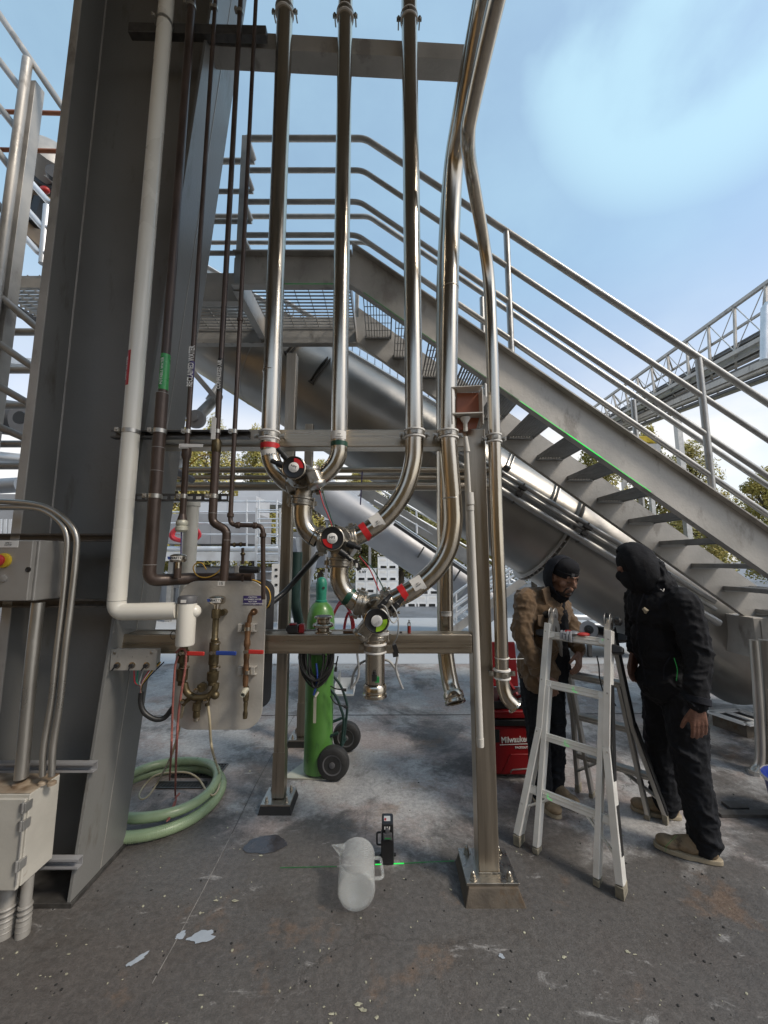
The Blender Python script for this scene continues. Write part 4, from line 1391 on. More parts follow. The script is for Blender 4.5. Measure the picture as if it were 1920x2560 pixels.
for v in (1568, 1674):
    a = at(620, v, YP)
    m = MB(); m.box(a.x - .046, a.x + .046, YP - .022, YP - .0003, a.z - .021, a.z - .014); m.box(a.x - .046, a.x + .046, YP - .022, YP - .0003, a.z + .014, a.z + .021)
    for k in (-1, 1):
        m.box(a.x + k * .032 - .010, a.x + k * .032 + .010, YP - .030, YP - .0225, a.z - .019, a.z + .019)
    m.build('clamp_rail', M['plate'], t, .002)
    m = MB(); m.lathe([(.014, -.010), (.0165, -.009), (.0165, .009), (.014, .010)], (at(619, v, YR).x, YR, a.z), (0, 0, 1), 18); m.build('bright_clamp', M['ss'], t)
# dark second panel behind
t2 = thing('dark_back_board', (-.8, 2.30, .8), 'dark rounded panel hanging behind panel 15', 'panel')
a = at(687, 1450, 2.3); b_ = at(520, 1770, 2.3)
m = MB(); m.prism(rrect(b_.x, a.x, b_.z, at(680, 1449, 2.3).z, .07), (0, 2.30, 0), (1, 0, 0), (0, 0, 1), (0, .006, 0)); m.build('plate', M['hub'], t2)
m = MB(); m.tube([at(640, 1500, 2.30), at(640, 1500, 2.19)], .012, 10); m.tube([at(560, 1500, 2.30), at(560, 1500, 2.19)], .012, 10); m.build('stand_off', M['dark'], t2)
m = MB()
# yellow wire loop and pneumatic bits above the panel
cable('yellow_wire', [at(560, 1408, 2.05), at(545, 1430, 2.05), at(520, 1443, 2.05), at(495, 1440, 2.05), at(483, 1422, 2.05), at(490, 1409, 2.05), at(505, 1408, 2.05), at(516, 1424, 2.05)], .0032, 'yel', 'yellow wire bent in a loop above panel 15')
cable('yellow_wire', [at(605, 1446, 2.08), at(640, 1452, 2.08), at(668, 1470, 2.08), at(676, 1492, 2.08), at(672, 1512, 2.08), at(664, 1522, 2.09)], .0036, 'yel', 'yellow cable bowing out past the right corner of panel 15')
cable('yellow_wire', [at(470, 1168, 2.0), at(490, 1148, 2.0), at(510, 1138, 2.0), at(535, 1138, 2.0)], .003, 'yel', 'thin orange yellow wire arching between the two middle pipes')
t = thing('air_regulator', at(605, 1420, 2.02), 'black and grey air regulator standing above panel 15', 'air regulator')
m = MB(); a = at(600, 1423, 2.02); m.box(a.x - .024, a.x + .002, 2.0, 2.04, a.z - .020, a.z + .020); m.build('grey_head', M['enc'], t, .006)
m = MB(); m.tube([a + V((.003, 0, 0)), a + V((.09, 0, -.004))], [.020, .018], 16); m.tube([a + V((.09, 0, -.004)), a + V((.10, 0, -.004))], [.014, .014], 12); m.build('black_barrel', M['blk'], t)
m = MB(); m.tube(fil([at(607, 1370, 2.02), at(607, 1410, 2.02)], .01), .008, 12); m.build('riser_pipe', M['brown'], t)
m = MB(); m.tube([at(570, 1362, 2.02), at(614, 1361, 2.02)], .008, 12); m.build('cross_pipe', M['brown'], t)
m = MB(); m.tube([at(605, 1438, 2.02), at(607, 1452, 2.04)], .008, 10); m.build('foot_pipe', M['brown'], t)
for q in ((586, 1362), (607, 1385), (602, 1361)):
    m = MB(); m.lathe([(.010, -.007), (.013, 0), (.010, .007)], at(*q, 2.02), (1, 0, 0) if q[1] < 1370 else (0, 0, 1), 12); m.build('fitting_ring', M['bronze'], t)
t = thing('watts_breaker', at(446, 1396, YW + .04), 'silver vacuum breaker cap lettered WATTS on the brown pipe', 'vacuum breaker')
watts(t, 446, 1395, YW + .04, 1.0)
p = at(444, 1430, YW + .045); m = MB(); m.tube([p + V((0, 0, .05)), p + V((0, 0, -.03))], .018, 16); m.build('riser', M['brown'], t)
# second white pipe standing farther back
YQ = 2.75
t = thing('rear_white_pipe', at(478, 1460, YQ), 'second white pipe with an elbow behind the thin brown pipes', 'pipe')
xx = at(480, 1260, YQ).x
m = MB(); m.tube([(xx, YQ, at(480, 1241, YQ).z), (xx, YQ, at(480, 1266, YQ).z)], .057, 24); m.tube([(xx, YQ, at(480, 1266, YQ).z), (xx, YQ, at(480, 1500, YQ).z)], .050, 24); m.build('pipe_jacket', M['pvc'], t)

# ================================================================ switch box on the beam
t = thing('switch_plate', at(334, 1648, 2.0), 'small steel plate with three black toggle switches under the left end of the lower beam', 'switch box')
a, b_ = at(274, 1676, 2.0), at(392, 1623, 2.0)
m = MB(); m.box(a.x, b_.x, 2.0, 2.003, a.z, b_.z); m.box(a.x + .004, b_.x - .004, 2.003, 2.045, a.z + .006, b_.z - .004); m.build('plate', M['plate'], t, .001)
for u in (287, 380):
    m = MB(); m.lathe([(.008, 0), (.008, .003), (.004, .005)], at(u, 1632, 1.9995), (0, -1, 0), 14); m.build('screw', M['ss_d'], t)
for k, u in enumerate((294, 331, 367)):
    p = at(u, 1663, 1.9995)
    m = MB(); m.lathe([(.016, 0), (.016, .003), (.010, .005)], p, (0, -1, 0), 20); m.build('switch_collar', M['ss'], t)
    m = MB(); m.lathe([(.010, .004), (.010, .016), (.005, .018)], p, (0, -1, 0), 16); m.tube([p + V((0, -.016, 0)), p + V((-.012 if k != 1 else -.003, -.024, -.020))], [.005, .003], 10); m.build('toggle', M['blk'], t)
    text('switch_number', '123'[k], .009, at(u, 1642, 1.999), FRONT, M['ink'], t, .0002)
t = thing('wire_bundle', at(360, 1760, 2.03), 'coloured wires gathering into a black cable below the toggle switch plate', 'wiring')
for k, (u, mt, nm) in enumerate(((335, 'redhose', 'red'), (345, 'capg', 'green'), (358, 'gcab', 'grey'), (388, 'redhose', 'red'), (394, 'label', 'white'), (398, 'grn', 'green'), (402, 'yel', 'yellow'), (410, 'blk', 'black'))):
    v0 = 1676 if k < 3 else 1655
    m = MB(); m.tube(cat([at(u, v0, 2.02), at(340 + (u - 340) * .5, v0 + 30 if k < 3 else 1690, 2.02), at(351 + k * .6, 1715, 2.02), at(352 + k * .5, 1736, 2.02)], 6), .003, 8); m.build('wire', M[mt], t)
m = MB(); m.tube(cat([at(353, 1732, 2.02), at(352, 1755, 2.02), at(360, 1780, 2.02), at(385, 1797, 2.03), at(410, 1795, 2.05), at(430, 1772, 2.06), at(445, 1750, 2.08)], 7), .0125, 16); m.build('cable_sheath', M['cable'], t)

# ================================================================ conduits and boxes on the column
YK = 1.86
def conduit(pts, r, label, y=YK):
    m = MB(); m.tube(cat([at(u, v, y) for u, v in pts], 7), r, 16)
    o = m.build('electrical_conduit', M['cond']); tag(o, label, 'conduit', 'bent conduits on the steel column'); return o
conduit([(-60, 1255), (0, 1254), (76, 1259), (127, 1273), (170, 1305), (191, 1342), (189, 1402), (178, 1504), (163, 1630), (150, 1757), (133, 1866), (129, 1940)], .0135, 'outer of the two bent conduits beside the grey control box')
conduit([(-60, 1270), (0, 1269), (70, 1270), (112, 1278), (150, 1305), (168, 1342), (166, 1402), (157, 1504), (142, 1630), (128, 1757), (110, 1866), (106, 1940)], .0130, 'inner of the two bent conduits beside the grey control box')
conduit([(96, 1506), (80, 1650), (66, 1800), (53, 1945)], .026, 'thick straight conduit from the control box to the junction box')
YB = 1.80
XB = -1.612
t = thing('control_box', (-1.78, 1.9, 1.42), 'grey steel control box with a red and yellow stop button, mounted on the column', 'control box')
zt, zb = at(101, 1350, YB).z, at(87, 1503, YB).z
m = MB(); m.box(-2.15, XB, YB + .006, 1.957, zb, zt); m.build('box_body', M['enc'], t, .006)
m = MB(); m.box(-2.15, XB - .008, YB - .020, YB + .004, zb + .004, zt - .004); m.build('door', M['enc'], t, .004)
p = at(12, 1401, YB - .02)
m = MB(); m.lathe([(.033, 0), (.033, .012), (.029, .014)], p, (0, -1, 0), 26); m.build('yellow_collar', M['yellowp'], t)
m = MB(); m.lathe([(.014, .012), (.016, .02), (.026, .026), (.027, .036), (.020, .042), (.004, .044)], p, (0, -1, 0), 26); m.build('stop_button', M['redh'], t)
m = MB(); m.lathe([(.017, 0), (.017, .006), (.012, .008)], at(9, 1446, YB - .02), (0, -1, 0), 24); m.build('blank_plug', M['enc'], t)
m = MB(); m.lathe([(.012, 0), (.012, .003), (.009, .003), (.008, .001), (.003, .001)], at(71, 1424, YB - .02), (0, -1, 0), 24); m.build('door_lock', M['blk'], t)
p = at(22, 1360, YB - .0203); m = MB(); m.box(p.x - .05, p.x + .045, p.y - .002, p.y, p.z - .016, p.z + .016); m.build('name_plate', M['label'], t)
text('name_lettering', 'LINE 4\nE-STOP', .010, p + V((0, -.003, 0)), FRONT, M['ink'], t, .0002)
XJ = -1.53
t = thing('junction_box', (-1.7, 1.88, .235), 'pale junction box with a rusty top at the foot of the column', 'junction box')
YJ = 1.80
zt, zb = .592, .232
m = MB(); m.box(-2.1, XJ, YJ, 1.957, zb, zt); m.build('box_body', M['jbox'], t, .004)
m = MB(); m.box(-2.1, XJ - .002, YJ + .002, 1.955, zt + .0005, zt + .004); m.build('rusty_top_plate', M['rustt'], t, .001)
m = MB(); m.box(-2.1, XJ - .006, YJ - .016, YJ - .001, zb - .004, zt - .012); m.build('cover', M['jbox'], t, .003)
for v in (2015, 2060, 2160):
    p = at(74 if v < 2050 else 66, v, YJ - .01); m = MB(); m.box(XJ - .020, XJ + .006, YJ - .024, YJ + .012, p.z - .018, p.z + .018); m.cyl((XJ - .006, YJ - .024, p.z - .022), (XJ - .006, YJ - .024, p.z + .022), .006, n=10); m.build('cover_clamp', M['galv'], t, .002)
m = MB(); m.tube([(XJ - .004, YJ - .02, zb + .02), (XJ - .004, YJ - .02, zt - .04)], .003, 8); m.build('hinge_rod', M['galv'], t)
for (u, r) in ((53, .034), (106, .018), (129, .018)):
    p = at(u, 1940, YK); m = MB(); m.lathe([(r, 0), (r * .95, .01), (r * .7, .014)], (p.x, 1.865, zt + .004), (0, 0, 1), 18); m.build('rusty_locknut', M['rustt'], t)
for (u, r, lb_) in ((20, .030, 'thicker riser pipe from the floor into the junction box'), (66, .021, 'thinner riser pipe from the floor into the junction box')):
    x = at(u, 2240, YJ + .06).x
    m = MB(); m.tube([(x, YJ + .06, 0), (x, YJ + .06, .06), (x, YJ + .06, .075), (x, YJ + .06, .23)], [r * 1.25, r * 1.25, r, r], 18)
    for k in range(5):
        m.lathe([(r * 1.2, 0), (r * 1.3, .006), (r * 1.2, .012)], (x, YJ + .06, .02 + .022 * k), (0, 0, 1), 18)
    o = m.build('floor_riser', M['enc']); tag(o, lb_, 'riser pipe')

# ================================================================ the big staircase with its landing
YN, YR_ = 2.90, 3.68
SL = 0.748
def zb_(x):
    return 3.593 - SL * x
ST_H = 0.385
XK = -0.263                       # where landing meets flight
XE = 4.75                         # foot of the flight
t = thing('steel_staircase', (3.6, 3.3, 0), 'grey galvanised staircase with pipe railings rising from lower right to the landing', 'staircase', None)
ST = t
zl0, zl1 = 3.79, 4.10


def sloped_plate(m, y0, y1, xa, xb, f0, f1):
    m.add([(xa, y0, f0(xa)), (xa, y1, f0(xa)), (xa, y1, f1(xa)), (xa, y0, f1(xa)), (xb, y0, f0(xb)), (xb, y1, f0(xb)), (xb, y1, f1(xb)), (xb, y0, f1(xb))],
          [(0, 3, 2, 1), (4, 5, 6, 7), (0, 1, 5, 4), (1, 2, 6, 5), (2, 3, 7, 6), (3, 0, 4, 7)])


for (y, s_, nm) in ((YN, 1, 'near'), (YR_, -1, 'far')):
    m = MB()
    sloped_plate(m, y, y + .010, XK, XE, zb_, lambda x: zb_(x) + ST_H)
    fy = y + .010 if s_ > 0 else y
    # flanges point away from the treads
    ya, yb2 = (y - .055, y - .0004) if s_ > 0 else (y + .0104, y + .055)
    sloped_plate(m, ya, yb2, XK, XE, zb_, lambda x: zb_(x) + .012)
    sloped_plate(m, ya, yb2, XK, XE, lambda x: zb_(x) + ST_H - .012, lambda x: zb_(x) + ST_H)
    m.build('stringer', M['galv_p'], t)
# landing channels
m = MB()
m.box(-1.23, XK, YN, YN + .010, zl0, zl1); m.box(-1.23, XK, YN - .055, YN - .0004, zl0, zl0 + .012); m.box(-1.23, XK, YN - .055, YN - .0004, zl1 - .012, zl1)
m.build('landing_channel', M['galv_p'], t)
m = MB(); m.box(-2.6, XK, YR_, YR_ + .010, 3.75, zl1 - .03); m.box(-2.6, XK, YR_ - .06, YR_ - .0004, 3.75, 3.762); m.build('landing_channel', M['galv_p'], t)
m = MB(); m.box(-2.6, -1.24, 3.08, 3.09, 3.77, zl1 - .02); m.box(-2.6, -1.24, 3.02, 3.0796, 3.77, 3.782); m.build('landing_channel', M['galv_p'], t)
m = MB(); m.box(-1.24, -1.23, YN + .0104, YR_ - .0004, 3.78, zl1 - .02); m.box(-1.2296, -1.18, YN + .0104, YR_ - .0004, 3.78, 3.792); m.build('cross_channel', M['galv_p'], t)
m = MB(); m.box(XK - .02, XK - .012, YN + .0104, YR_ - .0004, 3.80, 3.93); m.build('cross_channel', M['galv_p'], t)


def grating(x0, x1, y0, y1, z, px=.10, py=.030, par=t, name='grating_panel'):
    m = MB()
    n = int((y1 - y0) / py)
    for i in range(n + 1):
        y = y0 + (y1 - y0) * i / n
        m.box(x0, x1, y - .002, y + .002, z + .016, z + .030)
    n = int((x1 - x0) / px)
    for i in range(n + 1):
        x = x0 + (x1 - x0) * i / n
        m.box(x - .003, x + .003, y0, y1, z + .031, z + .037)
    o = m.build(name, M['galv'], par, smooth=False)
    return o


grating(-1.17, XK - .03, YN + .02, YR_ - .01, 3.93, .125, .045)
grating(-2.6, -1.25, 3.10, YR_ - .01, 3.91, .125, .045)
# treads: each a grating tray with side carriers and a clip
for k in range(-5, 13):
    x0 = 1.2235 + .281 * k
    z0 = zb_(x0 + .125) + .200
    m = MB()
    ya, yb2 = YN + .0104, YR_ - .0004
    m.box(x0, x0 + .006, ya, yb2, z0, z0 + .038)
    m.box(x0 + .245, x0 + .257, ya, yb2, z0 - .004, z0 + .040)
    nb = 9
    for i in range(1, nb):
        x = x0 + .006 + (.239) * i / nb
        m.box(x - .003, x + .003, ya + .006, yb2 - .006, z0 + .006, z0 + .034)
    for i in range(6):
        y = ya + .08 + (yb2 - ya - .16) * i / 5
        m.box(x0 + .006, x0 + .245, y - .003, y + .003, z0 + .0345, z0 + .039)
    m.box(x0, x0 + .257, ya, ya + .005, z0 - .014, z0 - .0002) if False else None
    m.build('tread', M['tread'], t, smooth=False)
    m = MB()
    m.box(x0 - .012, x0 + .235, YR_ - .034, YR_ - .0006, z0 - .016, z0 - .010)
    m.box(x0 - .012, x0 + .235, YR_ - .006, YR_ - .0006, z0 - .0098, z0 - .001)
    m.box(x0 + .0, x0 + .245, YN + .0106, YN + .040, z0 - .016, z0 - .010)
    m.build('tread_clip', M['galv'], t, smooth=False)
# rails
RR = .0255
def zt_(x):
    return zb_(x) + ST_H
for (y, far) in ((YN + .0, False), (YR_ + .03, True)):
    for k, h in enumerate((1.10, .79, .49, .18) if not far else (1.15, .84)):
        rad = RR if k == 0 else .021
        xk = XK + .10 - .02 * k
        zl = zl1 + h
        if not far:
            pts = fil([(-1.18, y, zl), (xk, y, zl), (XE - .3, y, zl - SL * (XE - .3 - xk))], .06, 5)
        else:
            pts = fil([(-2.6, y, zl), (xk, y, zl), (XE - .3, y, zl - SL * (XE - .3 - xk))], .06, 5)
        m = MB(); m.tube(pts, rad, 14); m.build('rail', M['galv'], t)
        if not far:
            m = MB(); m.tube([(-2.6, 3.09, zl), (-1.18, 3.09, zl)], rad, 12); m.build('rail', M['galv'], t)
            m = MB(); m.tube([(-1.18, y + .005, zl), (-1.18, 3.07, zl)], rad, 12); m.build('rail', M['galv'], t)
    for x in (1.02, 2.51, 4.0):
        m = MB(); m.tube([(x, y, zt_(x) + .002), (x, y, zl1 + 1.10 - SL * (x - XK - .10) - .01)], .025, 14); m.build('rail_post', M['galv'], t)
m = MB(); m.box(-1.215, -1.160, YN - .03, YN + .026, zl1 - .3, zl1 + 1.10); m.build('corner_post', M['galv'], t, .004)
m = MB(); m.box(-.30, -.26, YR_ + .012, YR_ + .05, zl1 - .25, zl1 + .75); m.build('rail_post', M['galv'], t, .004)
# columns that carry the landing and the foot of the stair
m = MB(); m.bar((-2.35, 3.4, 0), (-2.35, 3.4, 3.75), .1, .1, (0, 1, 0)); m.build('landing_leg', M['galv_p'], t)
# box platform at the right end where the drum lands (seen at the right edge)
a = at(1852, 1540, YR_); 
m = MB(); m.box(a.x, a.x + 2.2, YR_ - .12, YR_ + .6, a.z - .36, a.z); m.build('end_channel', M['galv_p'], t, .004)
m = MB(); m.box(a.x + .06, a.x + .2, YR_ - .127, YR_ - .121, a.z - .34, a.z - .02); m.build('stiffener', M['galv_p'], t)
for (u, r) in ((1884, .030), (1914, .045)):
    pts = cat([at(u, 1600, 3.1), at(u + 8, 1700, 3.1), at(u + 14, 1800, 3.1), at(u + 16, 1900, 3.1), at(u + (2 if r < .04 else 14), 1932, 3.1)], 5)
    t2 = thing('drop_conduit', (pts[-1].x, 3.1, 0), 'thin conduit dropping to the floor at the right edge' if r < .04 else 'thicker conduit dropping into the blue bucket at the right edge', 'conduit')
    m = MB(); m.tube(pts, r, 16); m.build('pipe_run', M['cond'], t2)
    p = pts[-1]
    m = MB(); m.tube([p + V((0, 0, .02)), p + V((0, 0, -.06))], r * 1.4, 8); m.build('hex_coupling', M['galv'], t2)
    m = MB(); m.tube([p + V((0, 0, -.06)), (p.x, p.y, .01)], r * 1.05, 14); m.build('flexible_tail', M['mach'], t2)
p = gd(1885, 2040)
m = MB(); m.box(p.x - .22, p.x + .22, p.y - .02, p.y + .03, 0.001, .02); m.box(p.x - .1, p.x + .02, p.y + .05, p.y + .12, .001, .018); o = m.build('floor_bracket', M['drain']); tag(o, 'rusty bracket plate on the floor below the thin conduit at right', 'bracket')
p = gd(1978, 2062)
t2 = thing('blue_bucket', (p.x + .1, p.y, 0), 'blue plastic bucket cut off by the right edge of the photo', 'bucket')
m = MB(); m.lathe([(.13, 0), (.15, .02), (.175, .22), (.185, .23), (.185, .245), (.165, .245), (.16, .23), (.12, .03)], (p.x + .1, p.y, 0), (0, 0, 1), 30, caps=True); m.build('bucket_wall', M['blueb'], t2)
m = MB(); m.lathe([(.188, .228), (.194, .234), (.188, .250)], (p.x + .1, p.y, 0), (0, 0, 1), 30, caps=False); m.build('pale_rim', M['label'], t2)

# green laser line lying on the stringer edge
m = MB()
for (x0, x1, w_) in ((1.05, 1.4, .0025), (1.4, 1.65, .006), (1.65, 2.0, .0025)):
    m.bar((x0, YN - .0575, zb_(x0) + .005), (x1, YN - .0575, zb_(x1) + .005), .002, w_)
o = m.build('laser_streak', M['laser']); tag(o, 'green laser streak lying along the lower edge of the stair stringer', 'laser line', 'green laser lines')
m = MB(); m.bar((-.9, YN - .0575, zl0 + .005), (-.3, YN - .0575, zl0 + .005), .002, .006); m.bar((XK + .1, YN - .0575, zb_(XK + .1) + .005), (1.04, YN - .0575, zb_(1.04) + .005), .002, .004)
o = m.build('laser_streak', M['laserf']); tag(o, 'faint green laser streak on the landing edge above the tubes', 'laser line', 'green laser lines')

# ================================================================ the big inclined drum under the stair
TH = math.atan(.634)
AX = V((math.cos(TH), 0, -math.sin(TH)))
UPN = V((math.sin(TH), 0, math.cos(TH)))
def ax_pt(x):
    return V((x, 4.40, CAMH + 1.484 - .634 * x))
RD = .565
t = thing('inclined_drum', ax_pt(3.9), 'huge dull steel conveyor drum sloping down to the right beneath the staircase', 'conveyor drum')
m = MB(); m.tube([ax_pt(-3.6) + AX * (7.6 * i / 8 / math.cos(TH)) for i in range(9)], RD, 72); m.build('drum_shell', M['tank'], t)
def ring_at(x, r0, w_, name, mat='tank'):
    m = MB(); m.lathe([(RD + .0005, -w_ / 2), (RD + r0, -w_ / 2), (RD + r0, w_ / 2), (RD + .0005, w_ / 2)], ax_pt(x), AX, 72); return m.build(name, M[mat], t, .002)
for x in (-1.35, .55, 2.95):
    ring_at(x, .003, .006, 'seam_ring', 'mach')
ring_at(1.85, .055, .012, 'flange_ring', 'galv_p'); ring_at(1.885, .055, .012, 'flange_ring', 'galv_p')
for k in range(26):
    a = -math.pi * .15 - k * math.pi * .75 / 25
    d = V((0, 1, 0)) * math.cos(a) * 1 + UPN * math.sin(a)
    d2 = V((0, math.cos(a + 0), 0)) + UPN * math.sin(a)
    q = ax_pt(1.8675) + (V((0, -1, 0)) * math.cos(k * math.pi / 26) + UPN * -math.sin(k * math.pi / 26) * 1) * (RD + .035)
    if k > 14: continue
    m = MB(); m.cyl(q - AX * .028, q + AX * .028, .009, n=6); m.build('flange_bolt', M['galv'], t)
def on_drum(x, ang, r=0.0):
    """point on the drum: ang from facing the camera (-Y), positive upwards"""
    a = R(ang)
    return ax_pt(x) + (V((0, -1, 0)) * math.cos(a) + UPN * math.sin(a)) * (RD + r)
# channel brackets round the shell
for (x, a0, a1, w_) in ((-1.02, 0, 42, .05), (-.70, -12, 22, .04), (1.15, 20, 60, .05), (1.62, 12, 55, .05), (.72, 8, 30, .04)):
    m = MB(); n = 8
    pts = [on_drum(x, a0 + (a1 - a0) * k / n, .022) for k in range(n + 1)]
    for k in range(n):
        mid = (pts[k] + pts[k + 1]) / 2
        rad = (mid - ax_pt(x)); rad.normalize()
        m.bar(pts[k] - AX * w_ * .4, pts[k + 1] - AX * w_ * .4, .008, .04, rad)
        m.bar(pts[k] + AX * w_ * .4, pts[k + 1] + AX * w_ * .4, .008, .04, rad)
    m.bar(pts[0], pts[0] + (pts[1] - pts[0]) * .3, w_ * 1.4, .05, (0, -1, 0))
    m.build('bracket', M['dark'] if x < .9 else M['galv'], t)
# flange-edge flat bar and top ledge
m = MB(); m.bar(on_drum(-3.4, 62, .02), on_drum(3.6, 62, .02), .05, .03, (0, -.5, .8)); m.build('top_ledge', M['galv_b'], t)
# weathering plate strip above the drum with a slotted guard
m = MB()
p0, p1_ = on_drum(-1.6, 66, .13), on_drum(2.2, 66, .13)
m.tube([p0, p1_], .028, 14); m.build('guard_tube', M['galv_b'], t)
nn = 44
for i in range(nn):
    pass
m = MB()
for i in range(nn + 1):
    q = on_drum(-1.6, 64, .03) + (on_drum(2.2, 64, .03) - on_drum(-1.6, 64, .03)) * i / nn
    m.bar(q, q + V((0, .04, .11)), .008, .02)
o = m.build('guard_slat', M['galv'], t); o['kind'] = 'stuff'
# conduits running along the drum
def runp(wy, y, x0, x1, r, label, mat='galv'):
    def pz(x):
        return V((x, y, CAMH + (wy * y - x * math.sin(TH)) / math.cos(TH)))
    m = MB(); m.tube([pz(x0), pz(x1)], r, 14); o = m.build('drum_conduit', M[mat]); tag(o, label, 'conduit', 'conduits along the drum'); return pz
pa = runp(.360, 3.74, .55, 3.15, .022, 'upper of the three conduits running along the drum')
pb = runp(.344, 3.74, .55, 3.15, .018, 'middle of the three conduits running along the drum')
pc_ = runp(.318, 3.72, .45, 3.15, .034, 'lower and thickest of the three conduits running along the drum')
for x in (1.12, 1.34, 1.95):
    t2 = None
    q = pb(x)
    m = MB(); m.bar(q + UPN * .075 + V((0, -.005, 0)), q - UPN * .15 + V((0, -.005, 0)), .014, .05, (0, 1, 0)); 
    m.bar(q + UPN * .02 + V((0, -.045, 0)) - AX * .04, q + UPN * .02 + V((0, -.045, 0)) + AX * .04, .03, .045, (0, 1, 0)); m.bar(q - UPN * .05 + V((0, -.05, 0)) - AX * .03, q - UPN * .05 + V((0, -.05, 0)) + AX * .03, .03, .03, (0, 1, 0))
    m.build('conduit_clamp', M['dark'], t)

# ================================================================ thin horizontal pipes behind the rack
for (v, r, lb_) in ((1175, .030, 'top'), (1194, .022, 'middle'), (1216, .043, 'bottom')):
    y = 3.72
    a, b_ = at(415, v, y), at(1235, v + 2, y)
    m = MB(); m.tube([a, (b_.x, y, a.z)], r, 20); o = m.build('horizontal_pipe', M['ss_h']); tag(o, '%s one of the three stainless pipes crossing behind the valves' % lb_, 'pipe', 'horizontal pipes crossing behind the valves')
# dark pipe end and slotted strut at the left of them
m = MB(); m.tube([at(395, 1152, 2.5), at(480, 1200, 3.0)], .026, 16); o = m.build('dark_pipe_end', M['hub']); tag(o, 'dark pipe ending in mid air behind the thin brown pipes', 'pipe')
m = MB(); a, b_ = at(432, 1165, 2.7), at(420, 1262, 2.7); m.bar(a, b_, .05, .025, (0, 1, 0)); o = m.build('slotted_channel', M['galv_b']); tag(o, 'pale slotted channel hanging behind the thin brown pipes', 'channel')
m = MB(); m.tube([at(505, 1172, 3.4), at(560, 1010, 3.8)], .04, 14)
# diagonal braces with a round joint seen against the sky
t = thing('diagonal_brace', at(500, 1045, 3.9), 'grey diagonal braces meeting at a round joint, seen against the sky', 'brace')
m = MB(); m.tube([at(492, 1045, 3.7), at(545, 990, 4.1)], .055, 16); m.build('brace_tube', M['galv'], t)
m = MB(); m.bar(at(462, 905, 4.0), at(545, 1002, 4.0), .05, .09, (0, -1, 0)); m.build('brace_bar', M['mach'], t)
m = MB(); m.tube([at(520, 1000, 4.0), at(548, 960, 4.05)], .03, 12); m.build('brace_tube', M['galv_b'], t)
m = MB(); m.lathe([(.085, -.03), (.095, 0), (.085, .03), (.04, .035), (.04, .06), (.02, .065)], at(491, 1048, 3.62), (0, -1, 0), 26); m.build('joint_disc', M['mach'], t)
m = MB(); m.tube([at(430, 1190, 4.6), at(470, 1120, 4.6), at(510, 1085, 4.6)], .05, 12); o = m.build('white_downpipe', M['galv_b']); tag(o, 'white bent downpipe left of the horizontal pipes', 'pipe')

# ================================================================ rear posts
def rear_post(x, y, s, ztop, label, plate):
    t = thing('rear_post', (x, y, 0), label, 'steel post', 'square posts behind the rack')
    m = MB(); m.bar((x, y, .058), (x, y, ztop), s, s, (0, 1, 0)); m.build('post', M['ss_v'], t, .004)
    m = MB(); m.bar((x, y, .061), (x, y, .34), s + .008, s + .008, (0, 1, 0)); m.build('sleeve', M['ss_v'], t, .002)
    m = MB(); m.box(x - plate, x + plate, y - plate, y + plate, .045, .057); m.build('base_plate', M['ss_d'], t, .002)
    m = MB(); q = plate + .012; m.add([(x - q, y - q, 0), (x + q, y - q, 0), (x + q, y + q, 0), (x - q, y + q, 0), (x - plate, y - plate, .0448), (x + plate, y - plate, .0448), (x + plate, y + plate, .0448), (x - plate, y + plate, .0448)], [(4, 5, 6, 7), (0, 1, 5, 4), (1, 2, 6, 5), (2, 3, 7, 6), (3, 0, 4, 7)]); m.build('grout_pad', M['gdark'], t)
    for dx in (-1, 1):
        for dy in (-1, 1):
            nut(x + dx * plate * .68, y + dy * plate * .68, .057, t, .010)
    return t
rear_post(-.690, 2.74, .072, 3.13, 'square steel post behind the left of the rack, on a dark bolted base', .094)
rear_post(-.725, 3.62, .075, 2.90, 'square steel post farther back, behind the green gas cylinder', .10)

# ================================================================ background: second conveyor and stair
t = thing('distant_conveyor', (2.2, 8.5, 0), 'second grey conveyor drum with its own stair, sloping down behind the tubes', 'conveyor')
def L3(m, u0, v0, u1, v1, y, wd, h, up=(0, -.3, 1)):
    m.bar(at(u0, v0, y), at(u1, v1, y), wd, h, up)
m = MB(); m.tube([at(760, 1205, 8.6), at(1240, 1520, 8.6)], .40, 36); m.build('drum_shell', M['mach'], t)
m = MB(); m.tube([at(1150, 1462, 8.6), at(1156, 1466, 8.6)], .415, 36); m.build('seam_ring', M['galv'], t)
m = MB(); L3(m, 905, 1225, 1240, 1440, 7.9, .02, .27); m.build('stringer', M['galv_p'], t)
m = MB(); L3(m, 985, 1300, 1235, 1470, 8.1, .05, .03); m.build('edge_rail', M['galv_b'], t)
m = MB(); L3(m, 985, 1309, 1235, 1479, 8.1, .05, .06); m.build('dark_gap', M['dark'], t)
for (dv, r) in ((0, .022), (18, .018), (36, .018)):
    m = MB(); m.tube([at(935, 1215 + dv, 7.9), at(1300, 1425 + dv, 7.9)], r, 10); m.build('rail', M['galv_b'], t)
for k in range(5):
    u = 975 + 66 * k; v = 1238 + 38 * k
    m = MB(); m.tube([at(u, v, 7.9), at(u + 1, v + 58, 7.9)], .022, 10); m.build('rail_post', M['galv_b'], t)
for k in range(2):
    u = 1060 + 90 * k; v = 1368 + 58 * k
    m = MB(); L3(m, u, v, u - 16, v + 26, 8.15, .03, .03, (0, -1, 0)); m.build('bracket', M['dark'], t)
